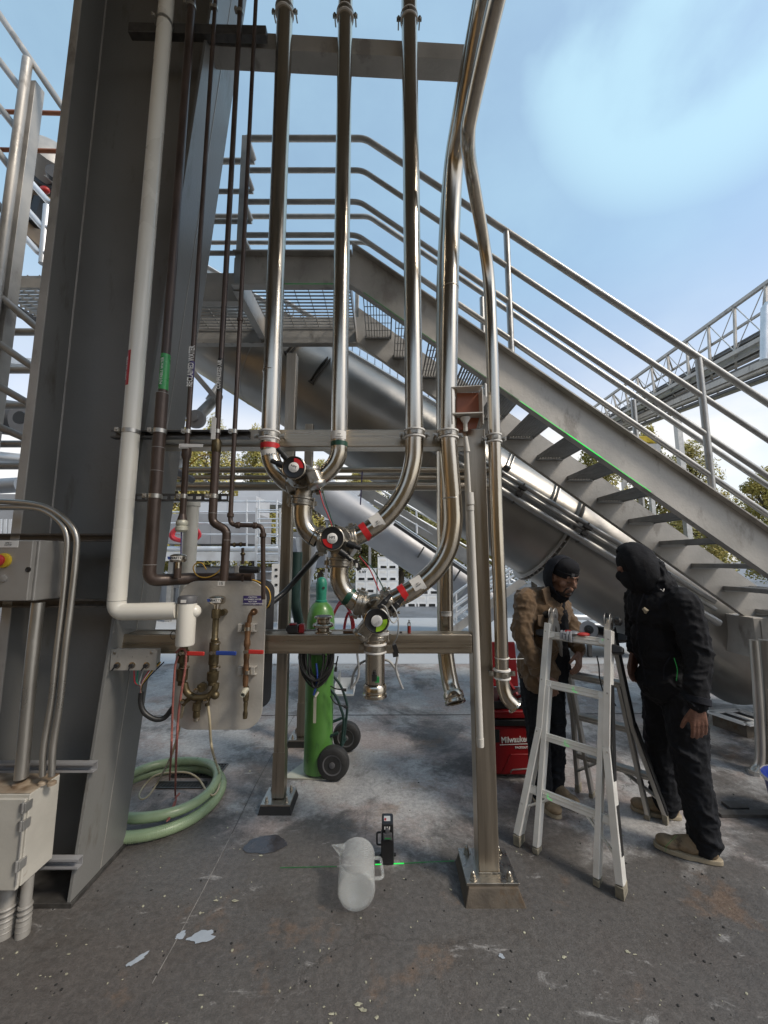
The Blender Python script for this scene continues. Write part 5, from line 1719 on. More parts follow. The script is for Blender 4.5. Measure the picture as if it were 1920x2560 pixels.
# lower stair rising right, with railings
t = thing('small_access_stair', (2.3, 7.2, 0), 'low bright stair with white pipe railings seen between the post and the kneeling tubes'.replace('kneeling ', ''), 'stair')
for (dv, r) in ((0, .024), (26, .02), (52, .02)):
    m = MB(); m.tube(fil([at(1130, 1492 + dv, 7.2), at(1140, 1482 + dv, 7.2), at(1300, 1370 + dv * .8, 7.2), at(1350, 1368 + dv * .8, 7.2)], .05, 3), r, 10); m.build('rail', M['galv_b'], t)
for (dv, r) in ((0, .022), (24, .02)):
    m = MB(); m.tube(fil([at(1120, 1530 + dv, 6.9), at(1255, 1435 + dv, 6.9), at(1300, 1405 + dv, 6.9)], .05, 3), r, 10); m.build('rail', M['galv_b'], t)
for k in range(6):
    u = 1140 + 33 * k; v = 1482 - 23 * k
    m = MB(); m.tube([at(u, v, 7.2), at(u, v + 70, 7.2)], .02, 8); m.build('rail_post', M['galv_b'], t)
m = MB(); L3(m, 1130, 1580, 1310, 1450, 7.25, .02, .16); m.build('stringer', M['galv_p'], t)
for k in range(6):
    a = at(1150 + 27 * k, 1560 - 19 * k, 7.35); m = MB(); m.box(a.x - .1, a.x + .12, 7.28, 7.9, a.z, a.z + .03); m.build('tread', M['galv_b'], t)
# platform behind the persons: rails between them
t = thing('low_platform', at(1420, 1560, 6.4), 'low platform with silver pipe railings seen between the two workers', 'platform')
for v in (1500, 1519, 1544, 1562, 1580):
    m = MB(); m.tube([at(1330, v - 6, 6.4), at(1640, v + 6, 6.4)], .030 if v != 1544 else .045, 12); m.build('rail', M['galv_b'], t)
for u in (1345, 1400, 1470, 1545, 1620):
    m = MB(); m.tube([at(u, 1496, 6.4), at(u, 1600, 6.4)], .022, 10); m.build('rail_post', M['galv_b'], t)
a, b_ = at(1330, 1606, 6.4), at(1640, 1586, 6.4)
m = MB(); m.box(a.x, b_.x, 6.4, 7.4, a.z, b_.z); m.build('deck', M['hub'], t)
for u in (1340, 1480, 1630):
    q = at(u, 1600, 6.5); m = MB(); m.bar((q.x, 6.6, 0), (q.x, 6.6, q.z), .06, .06, (0, 1, 0)); m.build('leg', M['dark'], t)

# ================================================================ background: railed platform at the left
t = thing('railed_platform', (-2.6, 10, 0), 'raised work platform with bright galvanised pipe rails behind the brown pipes', 'platform')
YB_ = 10.0
for v in (1254, 1280, 1308, 1336):
    m = MB(); a, b_ = at(150, v, YB_), at(692, v, YB_); m.tube([a, b_], .022, 10); m.build('rail', M['galv_b'], t)
    m = MB(); c_ = at(715, v + 18, 13.0); m.tube([b_, (b_.x + .25, 12.4, b_.z - .03)], .022, 10); m.build('rail', M['galv_b'], t)
for u in (340, 455, 617, 648, 692):
    m = MB(); m.tube([at(u, 1250, YB_), at(u, 1372, YB_)], .024, 10); m.build('rail_post', M['galv_b'], t)
a, b_ = at(150, 1372, YB_), at(697, 1372, YB_)
m = MB(); m.tube([a, b_], .065, 16); m.build('edge_tube', M['galv_b'], t)
m = MB(); m.box(a.x, b_.x, YB_ - .03, YB_ + 2.6, at(400, 1394, YB_).z, at(400, 1382, YB_).z); m.build('deck', M['galv'], t)
m = MB(); m.box(a.x, b_.x, YB_ - .05, YB_ - .032, at(400, 1402, YB_).z, at(400, 1379, YB_).z); m.build('fascia', M['galv_b'], t)
for u in (420, 560, 690):
    q = at(u, 1400, YB_); m = MB(); m.bar((q.x, YB_ + .2, 0), (q.x, YB_ + .2, q.z), .12, .12, (0, 1, 0)); m.build('leg', M['galv'], t)
# its machinery
def blockb(name, u0, v0, u1, v1, y, dep, mat, label, cat_='machine', extra=None):
    a, b_ = at(u0, v0, y), at(u1, v1, y)
    t = thing(name, ((a.x + b_.x) / 2, y, 0), label, cat_)
    m = MB(); m.box(a.x, b_.x, y, y + dep, b_.z, a.z); m.build('casing', M[mat], t, .01)
    n = max(1, int((b_.x - a.x) / .9))
    for i in range(1, n):
        x = a.x + (b_.x - a.x) * i / n
        m = MB(); m.box(x - .01, x + .01, y - .012, y - .001, b_.z + .02, a.z - .02); m.build('panel_rib', M[mat], t)
    if b_.z > .2:
        for x in (a.x + .08, b_.x - .08):
            m = MB(); m.bar((x, y + .2, 0), (x, y + .2, b_.z), .09, .09, (0, 1, 0)); m.build('leg', M['mach'], t)
    return t
blockb('press_housing', 420, 1284, 640, 1360, 11.4, 1.5, 'mach', 'grey machine housing standing on the railed platform')
blockb('hopper_housing', 500, 1240, 640, 1284, 12.6, 1.5, 'shed', 'pale sheet metal hopper above the grey machine housing')
blockb('upper_panel_building', 596, 1213, 760, 1262, 15.5, 1.5, 'shed', 'pale cladding building end behind the railed platform', 'building')
blockb('grey_shed', 812, 1225, 930, 1300, 14.0, 1.8, 'shed', 'pale grey shed with a catwalk, behind the two air lines', 'shed')
blockb('dark_machine', 420, 1418, 700, 1470, 10.8, 1.4, 'mach', 'dark machinery underneath the railed platform')
blockb('yard_wall', -400, 1452, 470, 1560, 13.0, .3, 'shed', 'long pale ribbed wall low behind the steel column', 'wall')
t = blockb('grey_tank_box', 716, 1330, 850, 1420, 16.0, 1.2, 'mach', 'grey box container behind the middle valve', 'container')
# vertical ladder cage
t = thing('cage_ladder', at(704, 1440, 10.2), 'vertical galvanised ladder at the right end of the railed platform', 'ladder')
for u in (642, 700):
    m = MB(); m.bar(at(u, 1270, 9.7), (at(u, 1440, 9.7).x, 9.7, 0), .05, .05, (0, 1, 0)); m.build('side_rail', M['galv_b'], t)
for k in range(9):
    v = 1275 + 22 * k
    m = MB(); m.tube([at(642, v, 9.7), at(700, v, 9.7)], .016, 8); m.build('rung', M['galv_b'], t)
# electric panel post with sockets
t = thing('socket_post', at(695, 1480, 7.5), 'pale vertical socket strip on a post behind panel 15', 'socket post')
a, b_ = at(680, 1410, 7.5), at(697, 1500, 7.5)
m = MB(); m.box(a.x, b_.x, 7.5, 7.6, b_.z, a.z); m.build('box_body', M['label'], t); m = MB(); m.bar((a.x + .15, 7.66, 0), (a.x + .15, 7.66, a.z + .1), .08, .08, (0, 1, 0)); m.build('post', M['galv_b'], t)
for v in (1424, 1440, 1462):
    p = at(690, v, 7.498); m = MB(); m.box(p.x - .02, p.x + .03, 7.49, 7.499, p.z - .02, p.z + .02); m.build('socket', M['blk'], t)
# red hose hung on the rail
def hose_loops(label, u, v, y, rw, rh, n, r, mat='redhose', seed=1):
    c = at(u, v, y); rnd = random.Random(seed)
    m = MB()
    for k in range(n):
        pts = []
        a1, b1 = rw * rnd.uniform(.8, 1.1), rh * rnd.uniform(.85, 1.05)
        dy, ph = rnd.uniform(-.03, .03), rnd.uniform(-.1, .1)
        for i in range(22):
            a = 2 * math.pi * i / 22
            pts.append(c + V((a1 * math.sin(a) * (1 - .35 * math.cos(a)), dy + .02 * math.sin(a + k), -b1 + b1 * math.cos(a) + ph * .2)))
        m.tube(pts, r, 8, closed=True)
    o = m.build('hose_loops', M[mat]); tag(o, label, 'hose'); return o
hose_loops('dark red hose hung in loops on the railed platform', 465, 1308, 9.9, .36, .26, 4, .035, seed=4)
hose_loops('red hose hung in loops beside the green gas cylinder', 856, 1505, 4.4, .12, .21, 5, .010, seed=2)
hose_loops('second red hose hung beside the first one', 872, 1530, 4.5, .05, .16, 3, .010, seed=7)
m = MB(); m.tube(cat([at(668, 1515, 2.3), at(712, 1480, 2.4), at(755, 1432, 2.4), at(810, 1370, 2.2)], 6), .017, 12); o = m.build('black_cable_run', M['cable']); tag(o, 'thick black cable slanting from panel 15 up to the middle valve', 'cable')
# white tarpaulin like chute + dark green drape behind the cylinder
t = thing('pale_funnel', at(765, 1460, 5.2), 'pale tapering funnel leg behind the green gas cylinder', 'funnel')
m = MB(); m.lathe([(.02, 0), (.10, .30), (.16, .62), (.17, .72)], at(768, 1480, 5.2), (0, 0, 1), 20); m.build('funnel_wall', M['galv_b'], t)
m = MB(); m.lathe([(.03, 0), (.03, .06)], at(768, 1488, 5.2), (0, 0, 1), 12); q = at(768, 1488, 5.2); m.bar((q.x, q.y, 0), (q.x, q.y, q.z + .02), .05, .05, (0, 1, 0)); m.build('stem', M['mach'], t)
m = MB(); m.tube(cat([at(742, 1380, 3.3), at(740, 1440, 3.3), at(738, 1500, 3.3), at(748, 1560, 3.3)], 6), [.05 - .0005 * i for i in range(19)], 12); o = m.build('dark_green_drape', M['dgrn']); tag(o, 'dark green folded drape hanging left of the gas cylinder', 'drape')
# white pipes by the shed
t = thing('catwalk_pipes', at(880, 1250, 12), 'white pipes and dark rails of a far catwalk behind the air lines', 'pipework')
m = MB(); m.tube([at(790, 1258, 12), at(935, 1258, 12)], .05, 12); m.build('white_pipe', M['galv_b'], t)
m = MB(); m.tube(fil([at(860, 1450, 12), at(860, 1265, 12)], .1), .055, 12); m.build('white_pipe', M['galv_b'], t)
m = MB(); m.tube([at(790, 1270, 12), at(932, 1268, 12)], .03, 8); m.build('dark_pipe', M['dark'], t)
for (u0, v0, u1, v1) in ((790, 1240, 925, 1240), (875, 1240, 875, 1262), (886, 1240, 886, 1262), (925, 1240, 960, 1275)):
    m = MB(); m.tube([at(u0, v0, 12), at(u1, v1, 12)], .014, 6); m.build('dark_rail', M['dark'], t)
m = MB(); m.tube([at(960, 1318, 9), at(990, 1335, 9), at(1000, 1300, 9)], .05, 10); m.build('hook_pipe', M['mach'], t)

# ================================================================ white fruit bins
proto = None
def bin_(w_=.74, h=.42, d=.74):
    t = thing('fruit_bin', (0, 0, 0), '', 'plastic bin', 'white stacked fruit bins')
    m = MB()
    hw = w_ / 2
    m.box(-hw, hw, 0, d, .09, h - .02)
    m.box(-hw - .012, hw + .012, -.012, d + .012, h - .03, h - .002)
    for x in (-hw + .05, 0, hw - .05):
        m.box(x - .05, x + .05, -.006, d, .001, .0898)
    m.box(-.012, .012, -.010, -.0005, .1, h - .04); m.box(-hw, -hw + .03, -.010, -.0005, .1, h - .04); m.box(hw - .03, hw, -.010, -.0005, .1, h - .04)
    m.box(-hw, hw, -.008, -.0005, .2, .215)
    m.build('bin_body', M['bin'], t)
    for x in (-hw * .5, hw * .5):
        m = MB(); m.box(x - .10, x + .10, .01, .03, .004, .088); m.build('fork_slot', M['gdark'], t)
        m = MB(); m.box(x - .11, x + .11, -.0065, -.0006, .25, .33); m.build('moulded_panel', M['label'], t)
    return t
BW, BH = .76, .425
YBIN = 14.0
xbl = at(915, 1450, YBIN).x
spots = []
for cx in range(2):
    for lv in range(3 + (1 if cx == 1 else 0)):
        spots.append((xbl + .79 * cx, YBIN, lv, ('left' if cx == 0 else 'right')))
xr_ = at(1075, 1500, YBIN).x
spots += [(at(1017, 1500, 13.4).x, 13.4, 0, 'a'), (at(1068, 1500, 13.4).x, 13.4, 0, 'b'), (at(1073, 1500, 13.42).x, 13.42, 1, 'c')]
pos_n = ['lowest', 'second from bottom', 'third from bottom', 'topmost']
proto = bin_()
first = True
for (x, y, lv, wch) in spots:
    if wch in ('left', 'right'):
        lb_ = 'white plastic fruit bin, %s in the %s stack behind the lowest valve' % (pos_n[lv] if not (wch == 'left' and lv == 2) else 'topmost', wch)
    else:
        lb_ = {'a': 'single white plastic fruit bin on the tarmac below the right tube label', 'b': 'white plastic fruit bin on the tarmac, just left of the hanging tube', 'c': 'white plastic fruit bin stacked on top, just left of the hanging tube'}[wch]
    o = proto if first else dup(proto, (x, y, lv * BH))
    first = False
    o.location = (x, y, lv * BH)
    o['label'] = lb_
q = spots[2]
m = MB(); 
text_o = text('bin_lettering', 'R HV', .12, (q[0] - .12, q[1] - .014, 2 * BH + .30), FRONT, M['ink'], None, .001, bold=.003)
text_o.parent = [o for o in sc.objects if o.get('label', '').startswith('white plastic fruit bin, topmost in the left')][0]
text_o.location = (-.12, -.014, .30)

# ================================================================ truss gantry at upper right
t = thing('pipe_bridge', at(1700, 950, 14), 'steel truss gantry carrying long pipes, rising to the upper right', 'pipe bridge')
FY, NY = 20.0, 8.5
def gl(u0, v0, u1, v1):
    return at(u0, v0, FY), at(u1, v1, NY)
tA, tB = gl(1485, 1018, 2010, 640)      # top chord far side... near end to the right
bA, bB = gl(1500, 1062, 2010, 790)
cA, cB = gl(1540, 1068, 2010, 865)
def gline(A, B, s):
    """point along the gantry by screen share"""
    # perspective correct: equal world steps
    return A + (B - A) * s
def gbar(A, B, wd, h, nm, mat='galv_p'):
    m = MB(); m.bar(A, B, wd, h); m.build(nm, M[mat], t)
gbar(tA, tB, .10, .10, 'top_chord'); gbar(bA, bB, .10, .12, 'bottom_chord'); gbar(cA, cB, .12, .18, 'bottom_chord')
off = V((1.1, 1.2, 0))
gbar(tA + off, tB + off, .07, .07, 'top_chord')
ns = 11
for i in range(ns + 1):
    s = i / ns
    a, b_, c_ = gline(tA, tB, s), gline(bA, bB, s), gline(cA, cB, s)
    gbar(a, b_, .06, .06, 'vertical_strut')
    gbar(a, a + off, .05, .05, 'cross_strut'); gbar(b_, b_ + off * 1.2, .06, .08, 'cross_strut')
    gbar(b_ + off, c_ + off * .6, .05, .05, 'cross_strut')
    gbar(a + (b_ - a) * .5, a + (b_ - a) * .5 + off * .8, .05, .05, 'cross_strut')
    if i < ns:
        s2 = (i + 1) / ns
        m = MB(); m.tube([gline(tA, tB, s2), b_], .014, 6); m.build('brace_rod', M['galv'], t)
        m = MB(); m.tube([a, gline(bA, bB, s2)], .014, 6); m.build('brace_rod', M['galv'], t)
        m = MB(); m.tube([b_ + off, gline(cA, cB, s2)], .014, 6); m.build('brace_rod', M['galv'], t)
for (k, dz, dx, r, mt) in ((0, .10, .35, .16, 'galv_b'), (1, .34, .7, .05, 'galv'), (2, .42, .85, .06, 'dark'), (3, .50, 1.0, .05, 'galv'), (4, .22, .15, .05, 'dark'), (5, .14, 1.0, .07, 'galv_p'), (6, .58, .6, .035, 'hub'), (7, .02, .55, .06, 'dark')):
    m = MB(); m.tube([bA + V((dx, dx, dz)), bB + V((dx, dx, dz))], r, 14); m.build('carried_pipe', M[mt], t)
for (k, dz, dx, r, mt) in ((0, .18, .1, .05, 'dark'), (1, .10, .3, .12, 'galv_b'), (2, -.12, .1, .08, 'galv_p'), (3, -.22, .4, .10, 'galv'), (4, .02, .5, .06, 'dark'), (5, -.30, .15, .04, 'hub'), (6, .30, .45, .05, 'galv_p')):
    m = MB(); m.tube([cA + V((dx, dx, dz)), cB + V((dx, dx, dz))], r, 14); m.build('carried_pipe', M[mt], t)
m = MB(); m.tube([at(1920, 760, 9), at(1912, 770, 9), at(1910, 900, 9)], .08, 14); m.build('end_hook', M['galv_b'], t)
for s in (0, .5):
    q = gline(cA, cB, s) + off * .6
    m = MB(); m.bar((q.x, q.y, 0), (q.x, q.y, q.z), .2, .2, (0, 1, 0)); m.build('support_leg', M['galv'], t)
t = thing('yellow_motor', at(1612, 1095, 12), 'small yellow motor on a bracket against the sky above the stringer', 'motor')
p = at(1612, 1097, 12); m = MB(); m.box(p.x - .20, p.x + .14, 12, 12.3, p.z - .12, p.z + .10); m.tube([p + V((.1, .1, 0)), p + V((.36, .1, -.06))], .12, 14); m.build('motor_body', M['yellowp'], t, .02)
m = MB(); m.box(p.x + .0, p.x + .5, 12, 12.3, p.z - .42, p.z - .16); m.bar((p.x + .2, 12.2, 0), (p.x + .2, 12.2, p.z - .3), .12, .12, (0, 1, 0)); m.build('motor_stand', M['galv'], t)

# kerbed grate at right
a = gd(1785, 1808); 
P4 = [at(1774, 1780, 1), at(1845, 1775, 1)]
zc = .12
q = [gd(1774, 1780, zc), gd(1845, 1775, zc), gd(1940, 1805, zc), gd(1866, 1811, zc)]
t = thing('kerbed_drain', (q[3].x, q[3].y, 0), 'raised concrete catch basin with a white painted frame and grate, right background', 'drain')
def quadp(m, pts, z0, z1):
    m.add([(p.x, p.y, z0) for p in pts] + [(p.x, p.y, z1) for p in pts], [(3, 2, 1, 0), (4, 5, 6, 7), (0, 1, 5, 4), (1, 2, 6, 5), (2, 3, 7, 6), (3, 0, 4, 7)])
cen = sum(q, V()) / 4
m = MB(); quadp(m, [cen + (p - cen) * .93 for p in q][::-1], 0, zc - .01); m.build('kerb', M['grout'], t)
for i in range(4):
    m = MB(); m.bar((*q[i].xy, zc), (*q[(i + 1) % 4].xy, zc), .06, .015); m.build('white_frame', M['white'], t)
m = MB(); m.bar((*((q[0] + q[1]) / 2).xy, zc), (*((q[2] + q[3]) / 2).xy, zc), .04, .014); m.build('centre_bar', M['white'], t)
m = MB(); quadp(m, [cen + (p - cen) * .86 for p in q][::-1], zc - .0098, zc - .006); m.build('grate', M['gdark'], t)

# ================================================================ structure at upper left
t = thing('left_stair_tower', (-3.2, 3.4, 0), 'weathered stair tower with sloping pipe rails left of the steel column', 'stair tower')
YL = 3.2
# upright channel post and round rail post
m = MB(); m.bar((at(90, 216, YL).x, YL, 0), (at(90, 216, YL).x, YL, at(90, 216, YL).z), .085, .10, (0, 1, 0)); m.build('upright', M['galv_p'], t, .004)
m = MB(); m.bar((at(75, 216, YL).x - .035, YL - .06, 0), (at(75, 216, YL).x - .035, YL - .06, at(75, 225, YL).z), .018, .012, (0, 1, 0)); m.build('bright_edge', M['galv_b'], t)
x = at(69, 150, YL - .1).x
m = MB(); m.tube([(x, YL - .1, 0), (x, YL - .1, at(69, 150, YL - .1).z)], .040, 14); m.build('rail_post', M['galv_p'], t)
for (u0, v0, u1, v1) in ((-60, -50, 168, 285), (-60, 75, 62, 235), (-60, 195, 48, 330), (-60, 305, 30, 425), (-60, 440, 10, 530),
                         (-30, 715, 105, 830), (-30, 840, 92, 925), (-30, 950, 78, 1012), (-30, 1055, 68, 1098)):
    m = MB(); m.tube([at(u0, v0, YL - .05), at(u1, v1, YL - .05)], .030, 12); m.build('sloping_rail', M['galv_p'], t)
for v in (280, 375):
    m = MB(); m.tube([at(-40, v - 2, YL + .2), at(175, v + 4, YL + .2)], .020, 12); m.build('orange_pipe', M['orng'], t)
for v in (830, 925, 1014, 1110, 1165):
    m = MB(); m.tube([at(-40, v, YL + .3), at(110, v, YL + .3)], .034, 12); m.build('cross_rail', M['galv_p'], t)
for (u0, v0, u1, v1) in ((82, 463, 124, 508), (75, 534, 108, 570), (66, 600, 98, 634)):
    m = MB(); m.tube(fil([at(u0 - 30, v0 - 36, YL + 1.0), at(u1, v1, YL + 1.0), at(u1 + 20, v1 + 2, YL + 1.0)], .05, 4), .035, 12); m.build('far_rail', M['galv_b'], t)
m = MB(); m.tube([at(118, 515, YL + 1.0), at(106, 660, YL + 1.0)], .04, 12); m.build('far_rail', M['galv_b'], t)
a, b_ = at(40, 662, YL + .1), at(140, 680, YL + .1)
m = MB(); m.box(a.x - .3, b_.x + .1, YL + .3, YL + .32, a.z - .08, a.z + .02); m.build('tower_channel', M['galv_p'], t)
zg = at(80, 700, YL + .35).z
m = MB()
for i in range(16):
    y = YL + .33 + i * .055
    m.box(a.x - .6, b_.x + .1, y, y + .010, zg, zg + .03)
for i in range(12):
    xx = a.x - .6 + i * .12
    m.box(xx, xx + .01, YL + .33, YL + 1.2, zg + .031, zg + .04)
m.build('tower_grating', M['galv'], t, smooth=False)
m = MB(); m.bar(at(30, 770, YL + 1.25), at(115, 820, YL + 1.25), .05, .12); m.build('tower_channel', M['hub'], t)
M['tan'] = mk('tan_guard_paint', (0.30, 0.21, 0.13), 0.5, 0, 0.2, 6)
t = thing('left_machine', at(110, 560, 5.0), 'motor and guarded chain drive glimpsed between the stair tower and the column', 'machine')
p = at(128, 430, 5.0); m = MB(); m.lathe([(.16, -.1), (.26, -.05), (.26, .3), (.16, .34)], p, (.6, -.6, .3), 24); m.build('motor_drum', M['enc'], t)
p = at(140, 438, 4.7); m = MB(); m.lathe([(.11, -.02), (.11, .05)], p, (.5, -.7, .1), 20); m.build('dark_pulley', M['blk'], t)
m = MB(); m.bar(at(80, 425, 5.0), at(150, 468, 5.0), .3, .07); m.build('drive_beam', M['galv_p'], t)
m = MB(); m.bar(at(80, 448, 5.1), at(150, 490, 5.1), .3, .09); m.build('dark_chain', M['blk'], t)
m = MB(); m.ball(at(112, 475, 4.9), (.07, .05, .05), 12, 8); m.build('red_cap', M['redh'], t)
m = MB(); m.bar(at(75, 600, 5.3), at(115, 470, 5.3), .1, .38, (0, -1, 0)); m.build('tan_guard', M['tan'], t)
m = MB(); m.bar(at(80, 560, 5.2), at(100, 500, 5.2), .2, .16, (0, -1, 0)); m.build('dark_belt', M['blk'], t)
t = thing('left_tank', at(20, 1040, 6), 'dark tanks and pale ducts low behind the stair tower', 'tank')
m = MB(); m.tube([at(-80, 1030, 6), at(62, 1050, 6)], .28, 24); m.build('dark_tank', M['hub'], t)
m = MB(); m.lathe([(.10, 0), (.10, .03)], at(52, 1045, 5.7), (0, -1, 0), 20); m.build('tank_port', M['blk'], t)
m = MB(); m.tube([at(-80, 1135, 6), at(70, 1150, 6)], .09, 18); m.build('pale_duct', M['galv_b'], t)
m = MB(); m.bar(at(-80, 900, 6.3), at(95, 915, 6.3), .3, .12); m.build('pale_beam', M['galv_b'], t)
m = MB(); m.tube([at(-80, 1220, 5), at(52, 1212, 5)], .10, 18); m.build('pale_duct', M['shed'], t)
m = MB(); m.box(at(-150, 1000, 8).x, at(120, 1000, 8).x, 8, 9, 0, at(20, 1235, 8).z); m.build('dark_base', M['mach'], t)
for u in (2, 14, 26, 38):
    p, q_ = at(u, 1298, 6.9), at(u - 2, 1340, 6.9); m = MB(); m.bar(p, q_, .045, .02, (0, -1, 0)); m.build('bright_slat', M['galv_b'], t)

# ================================================================ trees
def leafcloud(m, c, r, n, rnd, size):
    for _ in range(n):
        while True:
            p = V((rnd.uniform(-1, 1), rnd.uniform(-1, 1), rnd.uniform(-1, 1)))
            if p.length < 1: break
        q = c + V((p.x * r[0], p.y * r[1], p.z * r[2]))
        a = V((rnd.gauss(0, 1), rnd.gauss(0, 1), rnd.gauss(0, 1))).normalized()
        b_ = a.orthogonal().normalized()
        s = size * rnd.uniform(.6, 1.4)
        m.add([q - a * s, q - b_ * s * .45, q + a * s, q + b_ * s * .45], [(0, 1, 2, 3)])
def tree_mesh(seed, H, W, n_cl, per, mat, open_=1.0):
    rnd = random.Random(seed)
    mt = MB()
    trunk = [V((0, 0, 0)), V((.1, .05, H * .3)), V((-.05, 0, H * .6)), V((.05, .05, H * .92))]
    mt.tube(cat(trunk, 4), [max(.02, .16 * (1 - i / 12.5)) for i in range(13)], 9)
    mc = MB()
    for k in range(n_cl):
        h = H * (.18 + .82 * (k + .5) / n_cl)
        f = math.sin(math.pi * min(1, (h / H - .1) / .9) ** .8) ** .6
        a = rnd.uniform(0, 6.28)
        d = W * f * rnd.uniform(.3, 1.0)
        c = V((d * math.cos(a), d * math.sin(a), h + rnd.uniform(-.3, .3)))
        mt.tube([V((0, 0, h * .82)), c * .55 + V((0, 0, h * .40)), c], [.05, .03, .008], 5)
        leafcloud(mc, c, (rnd.uniform(.3, .6) * open_, rnd.uniform(.3, .6) * open_, rnd.uniform(.3, .75) * open_), per, rnd, .075)
    return mt, mc
specs = [(1, 8.5, 1.5, 80, 190, 'leaf'), (2, 7.0, 1.9, 84, 200, 'leaf'), (3, 6.0, 2.2, 84, 200, 'leaf2')]
protos = []
for sp_ in specs:
    mt, mc = tree_mesh(*sp_)
    t = thing('tree', (0, 0, 0), '', 'tree', 'trees beyond the yard')
    mt.build('trunk', M['bark'], t)
    mc.build('crown', M[sp_[5]], t, smooth=False)
    protos.append(t)
spots = [(430, 18, 0, 'tall yellow green tree showing between the brown pipes, leftmost of the row'),
         (520, 19, 0, 'tall yellow green tree behind the compressed air pipe'),
         (632, 20, 0, 'tall thin tree reaching above the rack beam left of the first tube'),
         (720, 22, 1, 'yellowing tree behind the topmost valve'),
         (800, 21, 1, 'yellowing tree behind the middle valve'),
         (905, 22, 1, 'yellowing tree over the left bin stack'),
         (1000, 19, 2, 'dark green bushy tree right of the white bin stacks'),
         (1080, 20, 1, 'yellowing tree behind the wide tube bend'),
         (1190, 22, 1, 'yellowing tree behind the front post'),
         (1330, 21, 1, 'yellow green tree behind the low stair railings'),
         (1500, 20, 0, 'tree showing through the gaps between the stair treads'),
         (1640, 22, 0, 'sunlit yellow tree seen under the stringer at right'),
         (1745, 19, 1, 'sunlit yellow tree seen between the lowest visible treads'),
         (1925, 16, 0, 'tree at the far right edge above the stringer'),
         (330, 18, 1, 'tree partly hidden behind the white jacketed pipe')]
used = set()
for (u, y, k, lb_) in spots:
    p = gd(960, 1600)
    x = (u - 960) / _F * y
    o = protos[k] if k not in used else dup(protos[k], (x, y, 0), random.uniform(0, 6))
    used.add(k)
    o.location = (x, y, 0)
    o.scale = (1, 1, random.uniform(.85, 1.05))
    o['label'] = lb_
    if u == 1925:
        o.scale = (.7, .7, .60)
# dense far hedge that reads as one mass
rnd = random.Random(9)
m = MB()
for k in range(420):
    x = rnd.uniform(-34, 34)
    leafcloud(m, V((x, 26 + rnd.uniform(-1, 2), rnd.uniform(.3, 3.6) * (1 + .2 * math.sin(x)))), (1.0, .8, .8), 60, rnd, .13)
o = m.build('far_woodland', M['leaf2'], smooth=False); tag(o, 'mass of far trees and shrubs closing the yard', 'woodland', None, 'stuff')

# ================================================================ things on the lower beam
zt = 1.2105
def onb(u, y=2.12):
    return V((at(u, 1590, y).x, y, zt))
t = thing('red_tool', onb(741), 'small red and black cordless tool head lying on the left of the lower beam', 'tool')
p = onb(741)
m = MB(); m.box(p.x - .045, p.x + .015, 2.09, 2.14, zt + .002, zt + .042); m.tube([p + V((-.04, 0, .02)), p + V((-.055, 0, .02))], .014, 12); m.build('black_body', M['blk'], t, .006)
m = MB(); m.box(p.x + .0155, p.x + .044, 2.092, 2.138, zt + .002, zt + .048); m.build('red_shell', M['tbox'], t, .006)
m = MB(); m.box(p.x - .035, p.x + .0, 2.094, 2.135, zt + .0425, zt + .050); m.build('red_button', M['tbox'], t, .003)
p = onb(808)
t = thing('steel_reducer', p, 'polished steel flanged fitting standing on the lower beam in front of the green cylinder', 'pipe fitting')
m = MB(); m.lathe([(.046, 0), (.046, .006), (.034, .012), (.034, .024), (.055, .034), (.057, .044), (.050, .050), (.036, .056), (.036, .070), (.048, .078), (.048, .086), (.042, .088)], p, (0, 0, 1), 34); m.build('fitting_body', M['ss'], t)
m = MB(); m.lathe([(.001, .0881), (.041, .0881), (.041, .0885), (.001, .0885)], p, (0, 0, 1), 24); m.build('dark_bore', M['hub'], t)
p = onb(1023)
t = thing('glass_vial', p, 'small glass vial with red liquid standing on the lower beam', 'vial')
m = MB(); m.lathe([(.009, 0), (.0095, .002), (.0095, .034), (.0090, .036)], p, (0, 0, 1), 16); m.build('red_liquid', mk('red_wine_liquid', (.22, .02, .015), .2), t)
m = MB(); m.lathe([(.0095, .0362), (.0095, .050), (.0045, .056), (.0045, .064), (.0055, .066)], p, (0, 0, 1), 16); m.build('glass_neck', M['glass'], t)
p = onb(882)
m = MB(); m.box(p.x - .05, p.x + .04, 2.1, 2.16, zt + .001, zt + .012); o = m.build('wood_strip', M['copper']); tag(o, 'thin brown strip lying on the lower beam behind the lowest valve', 'wooden strip')
p = onb(1002)
m = MB(); m.ball(p + V((0, 0, .003)), (.010, .005, .0035), 8, 5); o = m.build('black_scrap', M['blk']); tag(o, 'tiny black scrap on the lower beam left of the vial', 'scrap')
p = at(436, 1587, 2.05)
t = thing('ring_cable_reel', p, 'small black wire ring looped over a fitting on the beam beside the white tee', 'wire ring')
m = MB(); m.tube([p + V((.014 * math.cos(a), -.01, .020 * math.sin(a))) for a in [k * .3142 for k in range(20)]], .0022, 6, closed=True); m.build('ring', M['blk'], t)
m = MB(); m.tube([p + V((.01, 0, .01)), p + V((.035, 0, .022))], .010, 12); m.build('silver_stub', M['ss_d'], t)

